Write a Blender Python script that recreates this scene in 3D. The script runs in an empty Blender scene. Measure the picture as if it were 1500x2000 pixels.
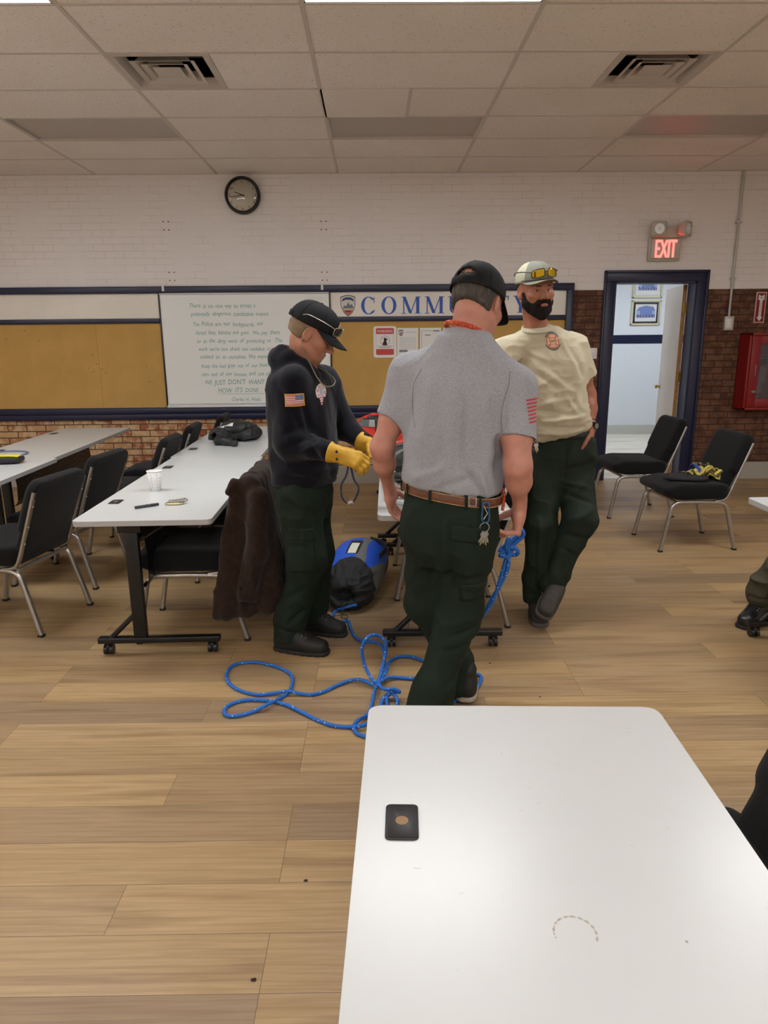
import bpy, bmesh, math, random
import numpy as np
from mathutils import Vector, Matrix
from mathutils.bvhtree import BVHTree
random.seed(7)
rng = np.random.RandomState(3)
PI = math.pi
COL = bpy.context.scene.collection
WALL = 7.68      # back wall
CEIL = 3.194
EYE = 1.565

def C(r, g, b):
    f = lambda v: (v/255/12.92) if v/255 <= .04045 else ((v/255+.055)/1.055)**2.4
    return (f(r), f(g), f(b), 1)

# ---------------------------------------------------------------- materials
MATS = {}
def mat(name, col, rough=.6, metal=0, bump=0, bscale=60, emis=0, var=0, vscale=8, spec=.5, stretch=None, sss=0, sheen=0, var2=None, trans=0):
    if name in MATS: return MATS[name]
    m = bpy.data.materials.new(name); m.use_nodes = True
    nt = m.node_tree; N = nt.nodes; L = nt.links
    p = N['Principled BSDF']
    p.inputs['Base Color'].default_value = col
    p.inputs['Roughness'].default_value = rough
    p.inputs['Metallic'].default_value = metal
    p.inputs['Specular IOR Level'].default_value = spec
    if sss:
        p.inputs['Subsurface Weight'].default_value = sss
        p.inputs['Subsurface Radius'].default_value = (.02, .008, .004)
    if sheen: p.inputs['Sheen Weight'].default_value = sheen
    if trans:
        p.inputs['Transmission Weight'].default_value = trans
    if emis:
        p.inputs['Emission Color'].default_value = col
        p.inputs['Emission Strength'].default_value = emis
    if bump or var:
        tc = N.new('ShaderNodeTexCoord'); mp = N.new('ShaderNodeMapping')
        L.new(tc.outputs['Object'], mp.inputs[0])
        if stretch: mp.inputs['Scale'].default_value = stretch
    if var:
        n = N.new('ShaderNodeTexNoise'); n.inputs['Scale'].default_value = vscale; n.inputs['Detail'].default_value = 6
        L.new(mp.outputs[0], n.inputs[0])
        r = N.new('ShaderNodeValToRGB')
        r.color_ramp.elements[0].position = .35; r.color_ramp.elements[1].position = .65
        c2 = var2 or tuple(max(0, c*(1-var)) for c in col[:3])+(1,)
        c1 = tuple(min(1, c*(1+var*.6)) for c in col[:3])+(1,) if not var2 else col
        r.color_ramp.elements[0].color = c2; r.color_ramp.elements[1].color = c1
        L.new(n.outputs[0], r.inputs[0]); L.new(r.outputs[0], p.inputs['Base Color'])
    if bump:
        n = N.new('ShaderNodeTexNoise'); n.inputs['Scale'].default_value = bscale; n.inputs['Detail'].default_value = 4
        L.new(mp.outputs[0], n.inputs[0])
        b = N.new('ShaderNodeBump'); b.inputs['Strength'].default_value = bump; b.inputs['Distance'].default_value = .004
        L.new(n.outputs[0], b.inputs['Height']); L.new(b.outputs[0], p.inputs['Normal'])
    MATS[name] = m
    return m

# ---------------------------------------------------------------- geometry collector
class G:
    def __init__(s): s.v = []; s.f = []; s.mi = []; s.sm = []
    def add(s, v, f, mi=0, sm=True):
        o = len(s.v); s.v += [tuple(p) for p in v]
        s.f += [tuple(i+o for i in q) for q in f]
        s.mi += [mi]*len(f); s.sm += [sm]*len(f); return s
    def box(s, x0, x1, y0, y1, z0, z1, mi=0, bev=0, M=None, seg=2):
        bm = bmesh.new(); bmesh.ops.create_cube(bm, size=1)
        for v in bm.verts:
            v.co = Vector(((x0+x1)/2+v.co.x*(x1-x0), (y0+y1)/2+v.co.y*(y1-y0), (z0+z1)/2+v.co.z*(z1-z0)))
        if bev: bmesh.ops.bevel(bm, geom=bm.edges[:], offset=bev, segments=seg, affect='EDGES', profile=.5)
        return s.bm(bm, mi, bev > 0, M)
    def bm(s, bm, mi=0, sm=True, M=None):
        if M is not None: bm.transform(M)
        bm.verts.index_update()
        s.add([v.co[:] for v in bm.verts], [[v.index for v in f.verts] for f in bm.faces], mi, sm); bm.free(); return s
    def cyl(s, a, b, r, r2=None, n=20, mi=0, cap=True, sm=True):
        a = Vector(a); b = Vector(b); r2 = r if r2 is None else r2
        d = (b-a).normalized(); u = d.orthogonal().normalized(); w = d.cross(u)
        v = []; 
        for c, rr in ((a, r), (b, r2)):
            for i in range(n):
                t = 2*PI*i/n; v.append(c+(u*math.cos(t)+w*math.sin(t))*rr)
        s.add(v, [(i, (i+1) % n, n+(i+1) % n, n+i) for i in range(n)], mi, sm)
        if cap:
            s.add(v[:n], [tuple(reversed(range(n)))], mi, False); s.add(v[n:], [tuple(range(n))], mi, False)
        return s
    def lathe(s, prof, c=(0, 0, 0), n=32, mi=0, M=None):
        v = []; m = len(prof)
        for i in range(n):
            t = 2*PI*i/n
            for r, z in prof: v.append(Vector((r*math.cos(t), r*math.sin(t), z)))
        if M is not None: v = [M @ p for p in v]
        v = [p+Vector(c) for p in v]
        f = []
        for i in range(n):
            j = (i+1) % n
            for k in range(m-1): f.append((i*m+k, j*m+k, j*m+k+1, i*m+k+1))
        return s.add(v, f, mi)
    def tube(s, path, r, n=10, mi=0, rect=None, closed=False, up=None, radii=None):
        P = [Vector(p) for p in path]; m = len(P)
        T = []
        for i in range(m):
            a = P[(i-1) % m] if (closed or i > 0) else P[i]
            b = P[(i+1) % m] if (closed or i < m-1) else P[i]
            T.append((b-a).normalized())
        u = (Vector(up) if up is not None else T[0].orthogonal()); u = (u-T[0]*u.dot(T[0])).normalized()
        v = []
        if rect:
            w, h = rect; c = min(w, h)*.22
            prof = [(w/2-c, h/2), (w/2, h/2-c), (w/2, -h/2+c), (w/2-c, -h/2), (-w/2+c, -h/2), (-w/2, -h/2+c), (-w/2, h/2-c), (-w/2+c, h/2)]
        else: prof = [(math.cos(2*PI*k/n), math.sin(2*PI*k/n)) for k in range(n)]
        n = len(prof)
        for i in range(m):
            u = (u-T[i]*u.dot(T[i])).normalized(); w_ = T[i].cross(u)
            rr = 1 if rect else (radii[i] if radii else r)
            for a, b in prof: v.append(P[i]+u*a*rr+w_*b*rr)
        f = []
        R = m if closed else m-1
        for i in range(R):
            j = (i+1) % m
            for k in range(n): f.append((i*n+k, i*n+(k+1) % n, j*n+(k+1) % n, j*n+k))
        s.add(v, f, mi, True)
        if not closed:
            s.add(v[:n], [tuple(reversed(range(n)))], mi, False); s.add(v[-n:], [tuple(range(n))], mi, False)
        return s
    def prism(s, poly, z0, z1, M=None, mi=0, sm=False):
        n = len(poly)
        v = [Vector((x, y, z0)) for x, y in poly]+[Vector((x, y, z1)) for x, y in poly]
        if M is not None: v = [M @ p for p in v]
        s.add(v, [(i, (i+1) % n, n+(i+1) % n, n+i) for i in range(n)], mi, sm)
        s.add(v[:n], [tuple(reversed(range(n)))], mi, False); s.add(v[n:], [tuple(range(n))], mi, False)
        return s
    def pillow(s, outline, stations, ax=0, mi=0):
        """outline [(a,b)]; stations [(t, inset)] along axis ax; outline lives in the two other axes"""
        n = len(outline); cx = sum(p[0] for p in outline)/n; cy = sum(p[1] for p in outline)/n
        v = []
        for t, ins in stations:
            for i, (a, b) in enumerate(outline):
                d = math.hypot(a-cx, b-cy); k = max(0, (d-ins)/d)
                q = (cx+(a-cx)*k, cy+(b-cy)*k)
                v.append((t, q[0], q[1]) if ax == 0 else ((q[0], t, q[1]) if ax == 1 else (q[0], q[1], t)))
        f = []
        for j in range(len(stations)-1):
            for i in range(n): f.append((j*n+i, j*n+(i+1) % n, (j+1)*n+(i+1) % n, (j+1)*n+i))
        f.append(tuple(range(n-1, -1, -1))); f.append(tuple(range((len(stations)-1)*n, len(stations)*n)))
        return s.add(v, f, mi, True)

def smooth_poly(pts, r, seg=5, closed=True):
    """round the corners of a polygon (2D or 3D)"""
    out = []; n = len(pts); P = [Vector(p) for p in pts]
    for i in range(n):
        if not closed and i in (0, n-1): out.append(tuple(P[i])); continue
        a, b, c = P[i-1], P[i], P[(i+1) % n]
        rr = r[i] if isinstance(r, (list, tuple)) else r
        d1 = min(rr, (a-b).length*.49); d2 = min(rr, (c-b).length*.49)
        p = b+(a-b).normalized()*d1; q = b+(c-b).normalized()*d2
        for k in range(seg+1):
            t = k/seg; out.append(tuple(p*(1-t)**2+b*2*t*(1-t)+q*t*t))
    return out

def catmull(pts, sub=8, closed=False):
    P = [Vector(p) for p in pts]; n = len(P); out = []
    R = n if closed else n-1
    for i in range(R):
        p0 = P[(i-1) % n] if (closed or i > 0) else P[0]*2-P[1]
        p1 = P[i]; p2 = P[(i+1) % n]
        p3 = P[(i+2) % n] if (closed or i < n-2) else P[-1]*2-P[-2]
        for k in range(sub):
            t = k/sub
            out.append(.5*((2*p1)+(-p0+p2)*t+(2*p0-5*p1+4*p2-p3)*t*t+(-p0+3*p1-3*p2+p3)*t**3))
    if not closed: out.append(P[-1])
    return out

def mesh_obj(name, verts, faces, mats, mi=None, sm=None, parent=None, world=False, loc=None, fixn=True):
    """world=True: verts are in world space; a top-level object gets its origin at its base"""
    me = bpy.data.meshes.new(name)
    V = np.asarray(verts, dtype=np.float64).reshape(-1, 3)
    if loc is None:
        if parent is None and world:
            lo = V.min(0); hi = V.max(0); loc = Vector(((lo[0]+hi[0])/2, (lo[1]+hi[1])/2, lo[2]))
        else: loc = Vector((0, 0, 0))
    base = np.array(loc)
    p = parent
    while world and p is not None: base = base+np.array(p.location); p = p.parent
    V = V-base if world else V
    me.from_pydata(V.tolist(), [], faces if isinstance(faces, list) else faces.tolist())
    for m in (mats if isinstance(mats, (list, tuple)) else [mats]): me.materials.append(m)
    if mi is not None: me.polygons.foreach_set('material_index', np.asarray(mi, dtype=np.int32))
    if sm is None: sm = True
    me.polygons.foreach_set('use_smooth', np.full(len(me.polygons), bool(sm)) if isinstance(sm, bool) else np.asarray(sm, dtype=bool))
    if fixn:
        bm = bmesh.new(); bm.from_mesh(me); bmesh.ops.recalc_face_normals(bm, faces=bm.faces); bm.to_mesh(me); bm.free()
    me.update()
    o = bpy.data.objects.new(name, me); COL.objects.link(o); o.location = loc
    if parent is not None: o.parent = parent
    return o
def obj(name, g, mats, parent=None, world=False, loc=None, fixn=True):
    return mesh_obj(name, g.v, g.f, mats, g.mi, g.sm, parent, world, loc, fixn)
def tag(o, label=None, cat=None, group=None, kind=None):
    if label: o['label'] = label
    if cat: o['category'] = cat
    if group: o['group'] = group
    if kind: o['kind'] = kind
    return o
def empty(name, loc, rz=0, label=None, cat=None, group=None):
    o = bpy.data.objects.new(name, None); COL.objects.link(o); o.location = loc; o.rotation_euler = (0, 0, rz)
    o.empty_display_size = .1
    return tag(o, label, cat, group)
def copy_tree(o, parent=None):
    c = o.copy(); COL.objects.link(c)
    c.parent = parent
    for ch in [x for x in bpy.data.objects if x.parent == o]: copy_tree(ch, c)
    return c
def edge_split(o, ang=35):
    m = o.modifiers.new('split', 'EDGE_SPLIT'); m.split_angle = math.radians(ang); return o

def text_geo(s, size, align='CENTER', extrude=.0, shear=0, space=1, res=3):
    cu = bpy.data.curves.new('t', 'FONT'); cu.body = s; cu.size = size; cu.align_x = align; cu.extrude = extrude
    cu.shear = shear; cu.space_character = space; cu.resolution_u = res
    o = bpy.data.objects.new('t', cu); COL.objects.link(o)
    dg = bpy.context.evaluated_depsgraph_get(); dg.update()
    me = bpy.data.meshes.new_from_object(o.evaluated_get(dg))
    v = [w.co.copy() for w in me.vertices]; f = [tuple(p.vertices) for p in me.polygons]
    bpy.data.objects.remove(o); bpy.data.curves.remove(cu); bpy.data.meshes.remove(me)
    return v, f
# wall frame: text plane XY -> wall XZ facing -y
def WM(x, y, z): return Matrix(((1, 0, 0, x), (0, 0, 1, y), (0, 1, 0, z), (0, 0, 0, 1)))   # local z goes into +y

# ---------------------------------------------------------------- signed-distance modelling
def _np(a): return np.asarray(a, dtype=np.float32)
def smax(a, b, k):
    h = np.maximum(k-np.abs(a-b), 0)/k; return np.maximum(a, b)+h*h*k*.25
def smin(a, b, k):
    h = np.maximum(k-np.abs(a-b), 0)/k; return np.minimum(a, b)-h*h*k*.25
class Prim:
    def __init__(s, fn, lo, hi, op='u', k=.02): s.fn = fn; s.lo = _np(lo); s.hi = _np(hi); s.op = op; s.k = k
def frame(w, u=None):
    w = np.array(w, float); w /= np.linalg.norm(w)
    if u is None: u = np.array([1, 0, 0]) if abs(w[0]) < .8 else np.array([0, 1, 0])
    u = np.array(u, float); u = u-w*np.dot(u, w); u /= np.linalg.norm(u)
    return w, u, np.cross(w, u)
def cone(a, b, ra, rb, k=.02, op='u', flat=None, fu=None):
    """round cone; flat=(f) squashes along axis fu by f"""
    a = np.array(a, float); b = np.array(b, float); d = b-a; L2 = max(1e-9, float(d.dot(d)))
    if flat: w, u, v = frame(d, fu)
    def fn(X, Y, Z):
        px, py, pz = X-a[0], Y-a[1], Z-a[2]
        t = np.clip((px*d[0]+py*d[1]+pz*d[2])/L2, 0, 1)
        qx, qy, qz = px-t*d[0], py-t*d[1], pz-t*d[2]
        r = ra+(rb-ra)*t
        if flat:
            un = qx*u[0]+qy*u[1]+qz*u[2]
            e = un/flat-un
            qx, qy, qz = qx+e*u[0], qy+e*u[1], qz+e*u[2]
            return (np.sqrt(qx*qx+qy*qy+qz*qz)-r)*max(flat, .6)
        return np.sqrt(qx*qx+qy*qy+qz*qz)-r
    R = max(ra, rb)
    return Prim(fn, np.minimum(a, b)-R, np.maximum(a, b)+R, op, k)
def ell(c, r, R=None, k=.02, op='u', n=2):
    c = np.array(c, float); r = np.array(r, float); R = np.eye(3) if R is None else np.array(R, float)   # columns = local axes
    def fn(X, Y, Z):
        px, py, pz = X-c[0], Y-c[1], Z-c[2]
        a = (px*R[0, 0]+py*R[1, 0]+pz*R[2, 0])/r[0]
        b = (px*R[0, 1]+py*R[1, 1]+pz*R[2, 1])/r[1]
        e = (px*R[0, 2]+py*R[1, 2]+pz*R[2, 2])/r[2]
        if n == 2: q = np.sqrt(a*a+b*b+e*e)
        else: q = (np.abs(a)**n+np.abs(b)**n+np.abs(e)**n)**(1/n)
        return (q-1)*r.min()
    ext = np.sqrt(((R*r)**2).sum(1)) if n == 2 else np.abs(R*r).sum(1)
    return Prim(fn, c-ext, c+ext, op, k)
def loft(O, W, U, st, k=.02, op='u', ek=.01, n=2.2):
    """st rows: s, cu, cv, ru, rv ; smooth elliptical sections along axis W"""
    O = np.array(O, float); w, u, v = frame(W, U)
    st = np.array(st, float)
    P = catmull([Vector((r[0], r[1], r[2])) for r in st], 10); Q = catmull([Vector((r[0], r[3], r[4])) for r in st], 10)
    S = np.array([p[0] for p in P]); S = np.maximum.accumulate(S+np.arange(len(S))*1e-7)
    CU = np.array([p[1] for p in P]); CV = np.array([p[2] for p in P]); RU = np.array([q[1] for q in Q]); RV = np.array([q[2] for q in Q])
    def fn(X, Y, Z):
        px, py, pz = X-O[0], Y-O[1], Z-O[2]
        s = px*w[0]+py*w[1]+pz*w[2]
        a = px*u[0]+py*u[1]+pz*u[2]; b = px*v[0]+py*v[1]+pz*v[2]
        sh = s.shape; sf = s.ravel()
        cu = np.interp(sf, S, CU).reshape(sh).astype(np.float32); cv = np.interp(sf, S, CV).reshape(sh).astype(np.float32)
        ru = np.interp(sf, S, RU).reshape(sh).astype(np.float32); rv = np.interp(sf, S, RV).reshape(sh).astype(np.float32)
        q = (np.abs((a-cu)/ru)**n+np.abs((b-cv)/rv)**n)**(1/n)
        d = (q-1)*np.minimum(ru, rv)
        return smax(d, np.maximum(S[0]-s, s-S[-1]), ek)
    pts = []
    for r in st:
        c = O+w*r[0]+u*r[1]+v*r[2]; e = np.sqrt((u*r[3])**2+(v*r[4])**2)*1.1+.01
        pts += [c-e, c+e]
    pts = np.array(pts)
    return Prim(fn, pts.min(0), pts.max(0), op, k)
def cut(prim, p, nrm, k=.003):
    """one primitive clipped by a half space"""
    p = np.array(p, float); nn = unit_(nrm); f0 = prim.fn
    prim.fn = lambda X, Y, Z: smax(f0(X, Y, Z), (X-p[0])*nn[0]+(Y-p[1])*nn[1]+(Z-p[2])*nn[2], k)
    return prim
def unit_(v): v = np.array(v, float); return v/np.linalg.norm(v)
def plane(p, nrm, op='i', k=.004, lo=None, hi=None):
    """intersect with the half space opposite to nrm"""
    p = np.array(p, float); nn = np.array(nrm, float); nn /= np.linalg.norm(nn)
    fn = lambda X, Y, Z: (X-p[0])*nn[0]+(Y-p[1])*nn[1]+(Z-p[2])*nn[2]
    return Prim(fn, lo if lo is not None else [-99]*3, hi if hi is not None else [99]*3, op, k)
def axis(lo, hi, h, bands=()):
    """grid coordinates with finer steps inside bands [(a,b,h)]"""
    out = [lo]; x = lo
    while x < hi:
        hh = h
        for a, b, q in bands:
            if a <= x <= b: hh = min(hh, q)
        x += hh; out.append(x)
    return np.array(out, np.float32)
def sdf_mesh(prims, h=.006, bands=((), (), ()), pad=.02, lo=None, hi=None):
    us = [p for p in prims if p.op == 'u']
    L = np.min([p.lo for p in us], 0)-pad if lo is None else _np(lo)
    H = np.max([p.hi for p in us], 0)+pad if hi is None else _np(hi)
    ax = [axis(L[i], H[i], h, bands[i]) for i in range(3)]
    F = np.full([len(a) for a in ax], .5, np.float32)
    for p in prims:
        m = p.k+.012
        if p.op in 'i':
            sl = [slice(0, len(a)) for a in ax]
            if p.lo[0] > -50: sl = [slice(max(0, np.searchsorted(ax[i], p.lo[i])), max(0, np.searchsorted(ax[i], p.hi[i]))) for i in range(3)]
        else: sl = [slice(max(0, np.searchsorted(ax[i], p.lo[i]-m)-1), np.searchsorted(ax[i], p.hi[i]+m)+1) for i in range(3)]
        X = ax[0][sl[0]][:, None, None]; Y = ax[1][sl[1]][None, :, None]; Z = ax[2][sl[2]][None, None, :]
        if X.size == 0 or Y.size == 0 or Z.size == 0: continue
        d = p.fn(X, Y, Z).astype(np.float32); A = F[sl[0], sl[1], sl[2]]
        if p.op == 'u': F[sl[0], sl[1], sl[2]] = smin(A, d, p.k)
        elif p.op == 's': F[sl[0], sl[1], sl[2]] = smax(A, -d, p.k)
        else: F[sl[0], sl[1], sl[2]] = smax(A, d, p.k)
    for i in range(3):
        ix = [slice(None)]*3
        for e in (0, -1): ix[i] = e; F[tuple(ix)] = .5
    return nets(F, ax)
def nets(F, ax):
    S = F < 0
    n = np.array(F.shape)
    cnt = np.zeros(n-1, np.int8)
    offs = [(i, j, k) for i in (0, 1) for j in (0, 1) for k in (0, 1)]
    for (i, j, k) in offs: cnt += S[i:n[0]-1+i, j:n[1]-1+j, k:n[2]-1+k]
    act = np.nonzero((cnt > 0) & (cnt < 8))
    idx = np.full(n-1, -1, np.int32); idx[act] = np.arange(len(act[0]))
    I, J, K = act
    val = {o: F[I+o[0], J+o[1], K+o[2]] for o in offs}
    acc = np.zeros((len(I), 3), np.float64); c = np.zeros(len(I))
    for a in range(3):
        for o in offs:
            if o[a]: continue
            q = list(o); q[a] = 1; q = tuple(q)
            v0, v1 = val[o], val[q]; m = (v0 < 0) != (v1 < 0)
            t = np.where(m, v0/np.where(m, v0-v1, 1), 0)
            pos = np.stack([np.full(len(I), o[0], float), np.full(len(I), o[1], float), np.full(len(I), o[2], float)], 1)
            pos[:, a] += t
            acc += pos*m[:, None]; c += m
    acc /= c[:, None]
    V = np.empty_like(acc)
    for a, ii in enumerate((I, J, K)):
        V[:, a] = ax[a][ii]+acc[:, a]*(ax[a][ii+1]-ax[a][ii])
    faces = []
    for a in range(3):
        b, c_ = (a+1) % 3, (a+2) % 3
        s0 = [slice(0, n[x]) for x in range(3)]; s1 = list(s0)
        s0[a] = slice(0, n[a]-1); s1[a] = slice(1, n[a])
        ch = S[tuple(s0)] != S[tuple(s1)]
        e = np.array(np.nonzero(ch))
        ok = (e[b] > 0) & (e[c_] > 0) & (e[b] < n[b]-1) & (e[c_] < n[c_]-1)
        e = e[:, ok]
        def cell(db, dc):
            q = e.copy(); q[b] -= db; q[c_] -= dc; return idx[q[0], q[1], q[2]]
        quad = np.stack([cell(1, 1), cell(0, 1), cell(0, 0), cell(1, 0)], 1)
        flip = ~S[e[0], e[1], e[2]]
        quad[flip] = quad[flip][:, ::-1]
        faces.append(quad)
    Fc = np.concatenate(faces); Fc = Fc[(Fc >= 0).all(1)]
    return V, Fc
def vnormals(V, F):
    a = V[F[:, 2]]-V[F[:, 0]]; b = V[F[:, 3]]-V[F[:, 1]]
    n = np.cross(a, b); N = np.zeros_like(V)
    for i in range(4): np.add.at(N, F[:, i], n)
    return N/np.maximum(1e-12, np.linalg.norm(N, axis=1))[:, None]
def relax(V, F, it=1, lam=.5):
    E = np.concatenate([F[:, [0, 1]], F[:, [1, 2]], F[:, [2, 3]], F[:, [3, 0]]]); 
    for _ in range(it):
        acc = np.zeros_like(V); c = np.zeros(len(V))
        np.add.at(acc, E[:, 0], V[E[:, 1]]); np.add.at(acc, E[:, 1], V[E[:, 0]])
        np.add.at(c, E[:, 0], 1); np.add.at(c, E[:, 1], 1)
        V = V+lam*(acc/np.maximum(1, c)[:, None]-V)
    return V
def vnoise(P, seed=0):
    """smooth value noise, P (n,3) -> [-1,1]"""
    r = np.random.RandomState(seed); T = r.rand(4096).astype(np.float64)*2-1
    i = np.floor(P).astype(np.int64); f = P-i; f = f*f*(3-2*f); out = 0
    for dx in (0, 1):
        for dy in (0, 1):
            for dz in (0, 1):
                h = ((i[:, 0]+dx)*73856093 ^ (i[:, 1]+dy)*19349663 ^ (i[:, 2]+dz)*83492791) & 4095
                w = (f[:, 0] if dx else 1-f[:, 0])*(f[:, 1] if dy else 1-f[:, 1])*(f[:, 2] if dz else 1-f[:, 2])
                out = out+w*T[h]
    return out
def seg_dist(P, a, b):
    a = np.array(a, float); b = np.array(b, float); d = b-a
    t = np.clip(((P-a)@d)/max(1e-9, d@d), 0, 1)
    return np.linalg.norm(P-(a+t[:, None]*d), axis=1), t
def folds(V, F, segs=(), noise=()):
    """segs: (a,b,radius,amp); noise: (scale xyz, amp, seed[, ridge])"""
    N = vnormals(V, F); D = np.zeros(len(V))
    P2 = V*np.array([1, 0, 1]); fw = np.clip((-N[:, 1]+.05)*3, 0, 1)     # folds pressed into the side turned to -y
    for a, b, r, amp in segs:
        d, t = seg_dist(P2, np.array(a, float)*np.array([1, 0, 1]), np.array(b, float)*np.array([1, 0, 1]))
        D += 1.5*fw*amp*np.exp(-(d/r)**2)*np.sin(PI*np.clip(t*.9+.05, 0, 1))**.5
    for q in noise:
        n = vnoise(V*np.array(q[0], float), q[2])
        if len(q) > 3 and q[3]: n = 1-2*np.abs(n)**.7
        w = q[4](V) if len(q) > 4 else 1
        D += q[1]*n*w
    return V+N*D[:, None]
def decal(name, target, o, u, v, d, nu, nv, colf, mats, parent, off=.0012):
    """conform a small grid to a surface: o corner, u/v edge vectors, d ray direction; colf(s,t)->material index or None"""
    me = target.data; loc = Vector((0, 0, 0)); p = target
    while p is not None: loc += p.location; p = p.parent
    bvh = BVHTree.FromPolygons([x.co+loc for x in me.vertices], [tuple(q.vertices) for q in me.polygons])
    o = Vector(o); u = Vector(u); v = Vector(v); d = Vector(d).normalized()
    g = G(); ids = {}
    def vid(i, j):
        if (i, j) not in ids:
            p = o+u*(i/nu)+v*(j/nv)
            hit = bvh.ray_cast(p-d*.3, d, 1.0)
            ids[(i, j)] = (len(g.v), hit[0] is not None); g.v.append(tuple((hit[0] if hit[0] is not None else p)-d*off))
        return ids[(i, j)]
    for i in range(nu):
        for j in range(nv):
            c = colf((i+.5)/nu, (j+.5)/nv)
            if c is None: continue
            q = [vid(i, j), vid(i+1, j), vid(i+1, j+1), vid(i, j+1)]
            if all(x[1] for x in q): g.f.append(tuple(x[0] for x in q)); g.mi.append(c); g.sm.append(True)
    if not g.f: print('DECAL MISSED', name); return None
    return obj(name, g, mats, parent, world=True, fixn=False)
# ================================================================ ROOM MATERIALS
def node_mat(name):
    m = bpy.data.materials.new(name); m.use_nodes = True; nt = m.node_tree; MATS[name] = m
    return m, nt, nt.nodes, nt.links, nt.nodes['Principled BSDF']
def brick_nodes(nt, w=.205, h=.0685, mortar=.006, smooth=.3):
    N, L = nt.nodes, nt.links
    tc = N.new('ShaderNodeTexCoord'); sp = N.new('ShaderNodeSeparateXYZ'); cb = N.new('ShaderNodeCombineXYZ')
    L.new(tc.outputs['Object'], sp.inputs[0])
    ad = N.new('ShaderNodeMath'); ad.operation = 'ADD'; L.new(sp.outputs[0], ad.inputs[0]); L.new(sp.outputs[1], ad.inputs[1])
    L.new(ad.outputs[0], cb.inputs[0]); L.new(sp.outputs[2], cb.inputs[1])
    b = N.new('ShaderNodeTexBrick'); b.inputs['Scale'].default_value = 1
    b.inputs['Brick Width'].default_value = w; b.inputs['Row Height'].default_value = h
    b.inputs['Mortar Size'].default_value = mortar; b.inputs['Mortar Smooth'].default_value = smooth
    b.offset = .5; L.new(cb.outputs[0], b.inputs['Vector'])
    return tc, sp, cb, b
def ramp(nt, src, *els):
    r = nt.nodes.new('ShaderNodeValToRGB'); e = r.color_ramp.elements
    while len(e) < len(els): e.new(.5)
    for i, (p, c) in enumerate(els): e[i].position = p; e[i].color = c
    nt.links.new(src, r.inputs[0]); return r
def mixc(nt, f, a, b, mode='MIX'):
    m = nt.nodes.new('ShaderNodeMix'); m.data_type = 'RGBA'; m.blend_type = mode
    for i, x in ((0, f), (6, a), (7, b)):
        if hasattr(x, 'links'): nt.links.new(x, m.inputs[i])
        else: m.inputs[i].default_value = x
    return m.outputs[2]
def noise(nt, vec, s, d=4, stretch=None):
    n = nt.nodes.new('ShaderNodeTexNoise'); n.inputs['Scale'].default_value = s; n.inputs['Detail'].default_value = d
    if stretch:
        mp = nt.nodes.new('ShaderNodeMapping'); mp.inputs['Scale'].default_value = stretch; nt.links.new(vec, mp.inputs[0]); vec = mp.outputs[0]
    nt.links.new(vec, n.inputs[0]); return n.outputs[0]

# painted brick: bumpy joints under thick paint
PAINT, nt, N, L, p = node_mat('painted_brick')
tc, sp, cb, b = brick_nodes(nt, mortar=.005, smooth=.6)
b.inputs['Color1'].default_value = C(233, 227, 224); b.inputs['Color2'].default_value = C(230, 224, 221); b.inputs['Mortar'].default_value = C(218, 211, 207)
jn = noise(nt, tc.outputs['Object'], 3.2, 3); jr = ramp(nt, jn, (.38, (0, 0, 0, 1)), (.62, (1, 1, 1, 1)))
base = mixc(nt, jr.outputs[0], (0.80, .755, .735, 1), b.outputs['Color'])
L.new(base, p.inputs['Base Color']); p.inputs['Roughness'].default_value = .42
bp = N.new('ShaderNodeBump'); bp.inputs['Strength'].default_value = .35; bp.inputs['Distance'].default_value = .004; bp.invert = True
hm = N.new('ShaderNodeMath'); hm.operation = 'MULTIPLY_ADD'; L.new(b.outputs['Fac'], hm.inputs[0]); L.new(jr.outputs[0], hm.inputs[1])
nz = noise(nt, tc.outputs['Object'], 25, 3); L.new(nz, hm.inputs[2])
L.new(hm.outputs[0], bp.inputs['Height']); L.new(bp.outputs[0], p.inputs['Normal'])

def raw_brick(name, cols, wash, mort):
    m, nt, N, L, p = node_mat(name)
    tc, sp, cb, b = brick_nodes(nt, mortar=.0055, smooth=.15)
    b.inputs['Color1'].default_value = (0, 0, 0, 1); b.inputs['Color2'].default_value = (1, 1, 1, 1); b.inputs['Mortar'].default_value = (.5, .5, .5, 1)
    b.inputs['Bias'].default_value = 0
    r = ramp(nt, b.outputs['Color'], (0, cols[0]), (.35, cols[1]), (.65, cols[2]), (1, cols[3]))
    n1 = noise(nt, tc.outputs['Object'], 14, 6); f = ramp(nt, n1, (.45, (0, 0, 0, 1)), (.6, (1, 1, 1, 1)))
    n2 = noise(nt, tc.outputs['Object'], 1.1, 2); f2 = ramp(nt, n2, (.35, (0, 0, 0, 1)), (.7, (1, 1, 1, 1)))
    mm = N.new('ShaderNodeMath'); mm.operation = 'MULTIPLY'; L.new(f.outputs[0], mm.inputs[0]); mm.inputs[1].default_value = wash[1]
    c1 = mixc(nt, mm.outputs[0], r.outputs[0], wash[0])
    n3 = noise(nt, tc.outputs['Object'], 60, 4); c2 = mixc(nt, .25, c1, n3, 'OVERLAY')
    c3 = mixc(nt, b.outputs['Fac'], c2, mort)
    L.new(c3, p.inputs['Base Color']); p.inputs['Roughness'].default_value = .8
    bp = N.new('ShaderNodeBump'); bp.inputs['Strength'].default_value = .8; bp.inputs['Distance'].default_value = .006; bp.invert = True
    L.new(b.outputs['Fac'], bp.inputs['Height']); L.new(bp.outputs[0], p.inputs['Normal'])
    return m
BRICK_L = raw_brick('washed_brick', [C(150, 86, 58), C(176, 128, 88), C(190, 152, 110), C(160, 98, 68)], (C(204, 174, 134), .9), C(90, 64, 42))
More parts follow.
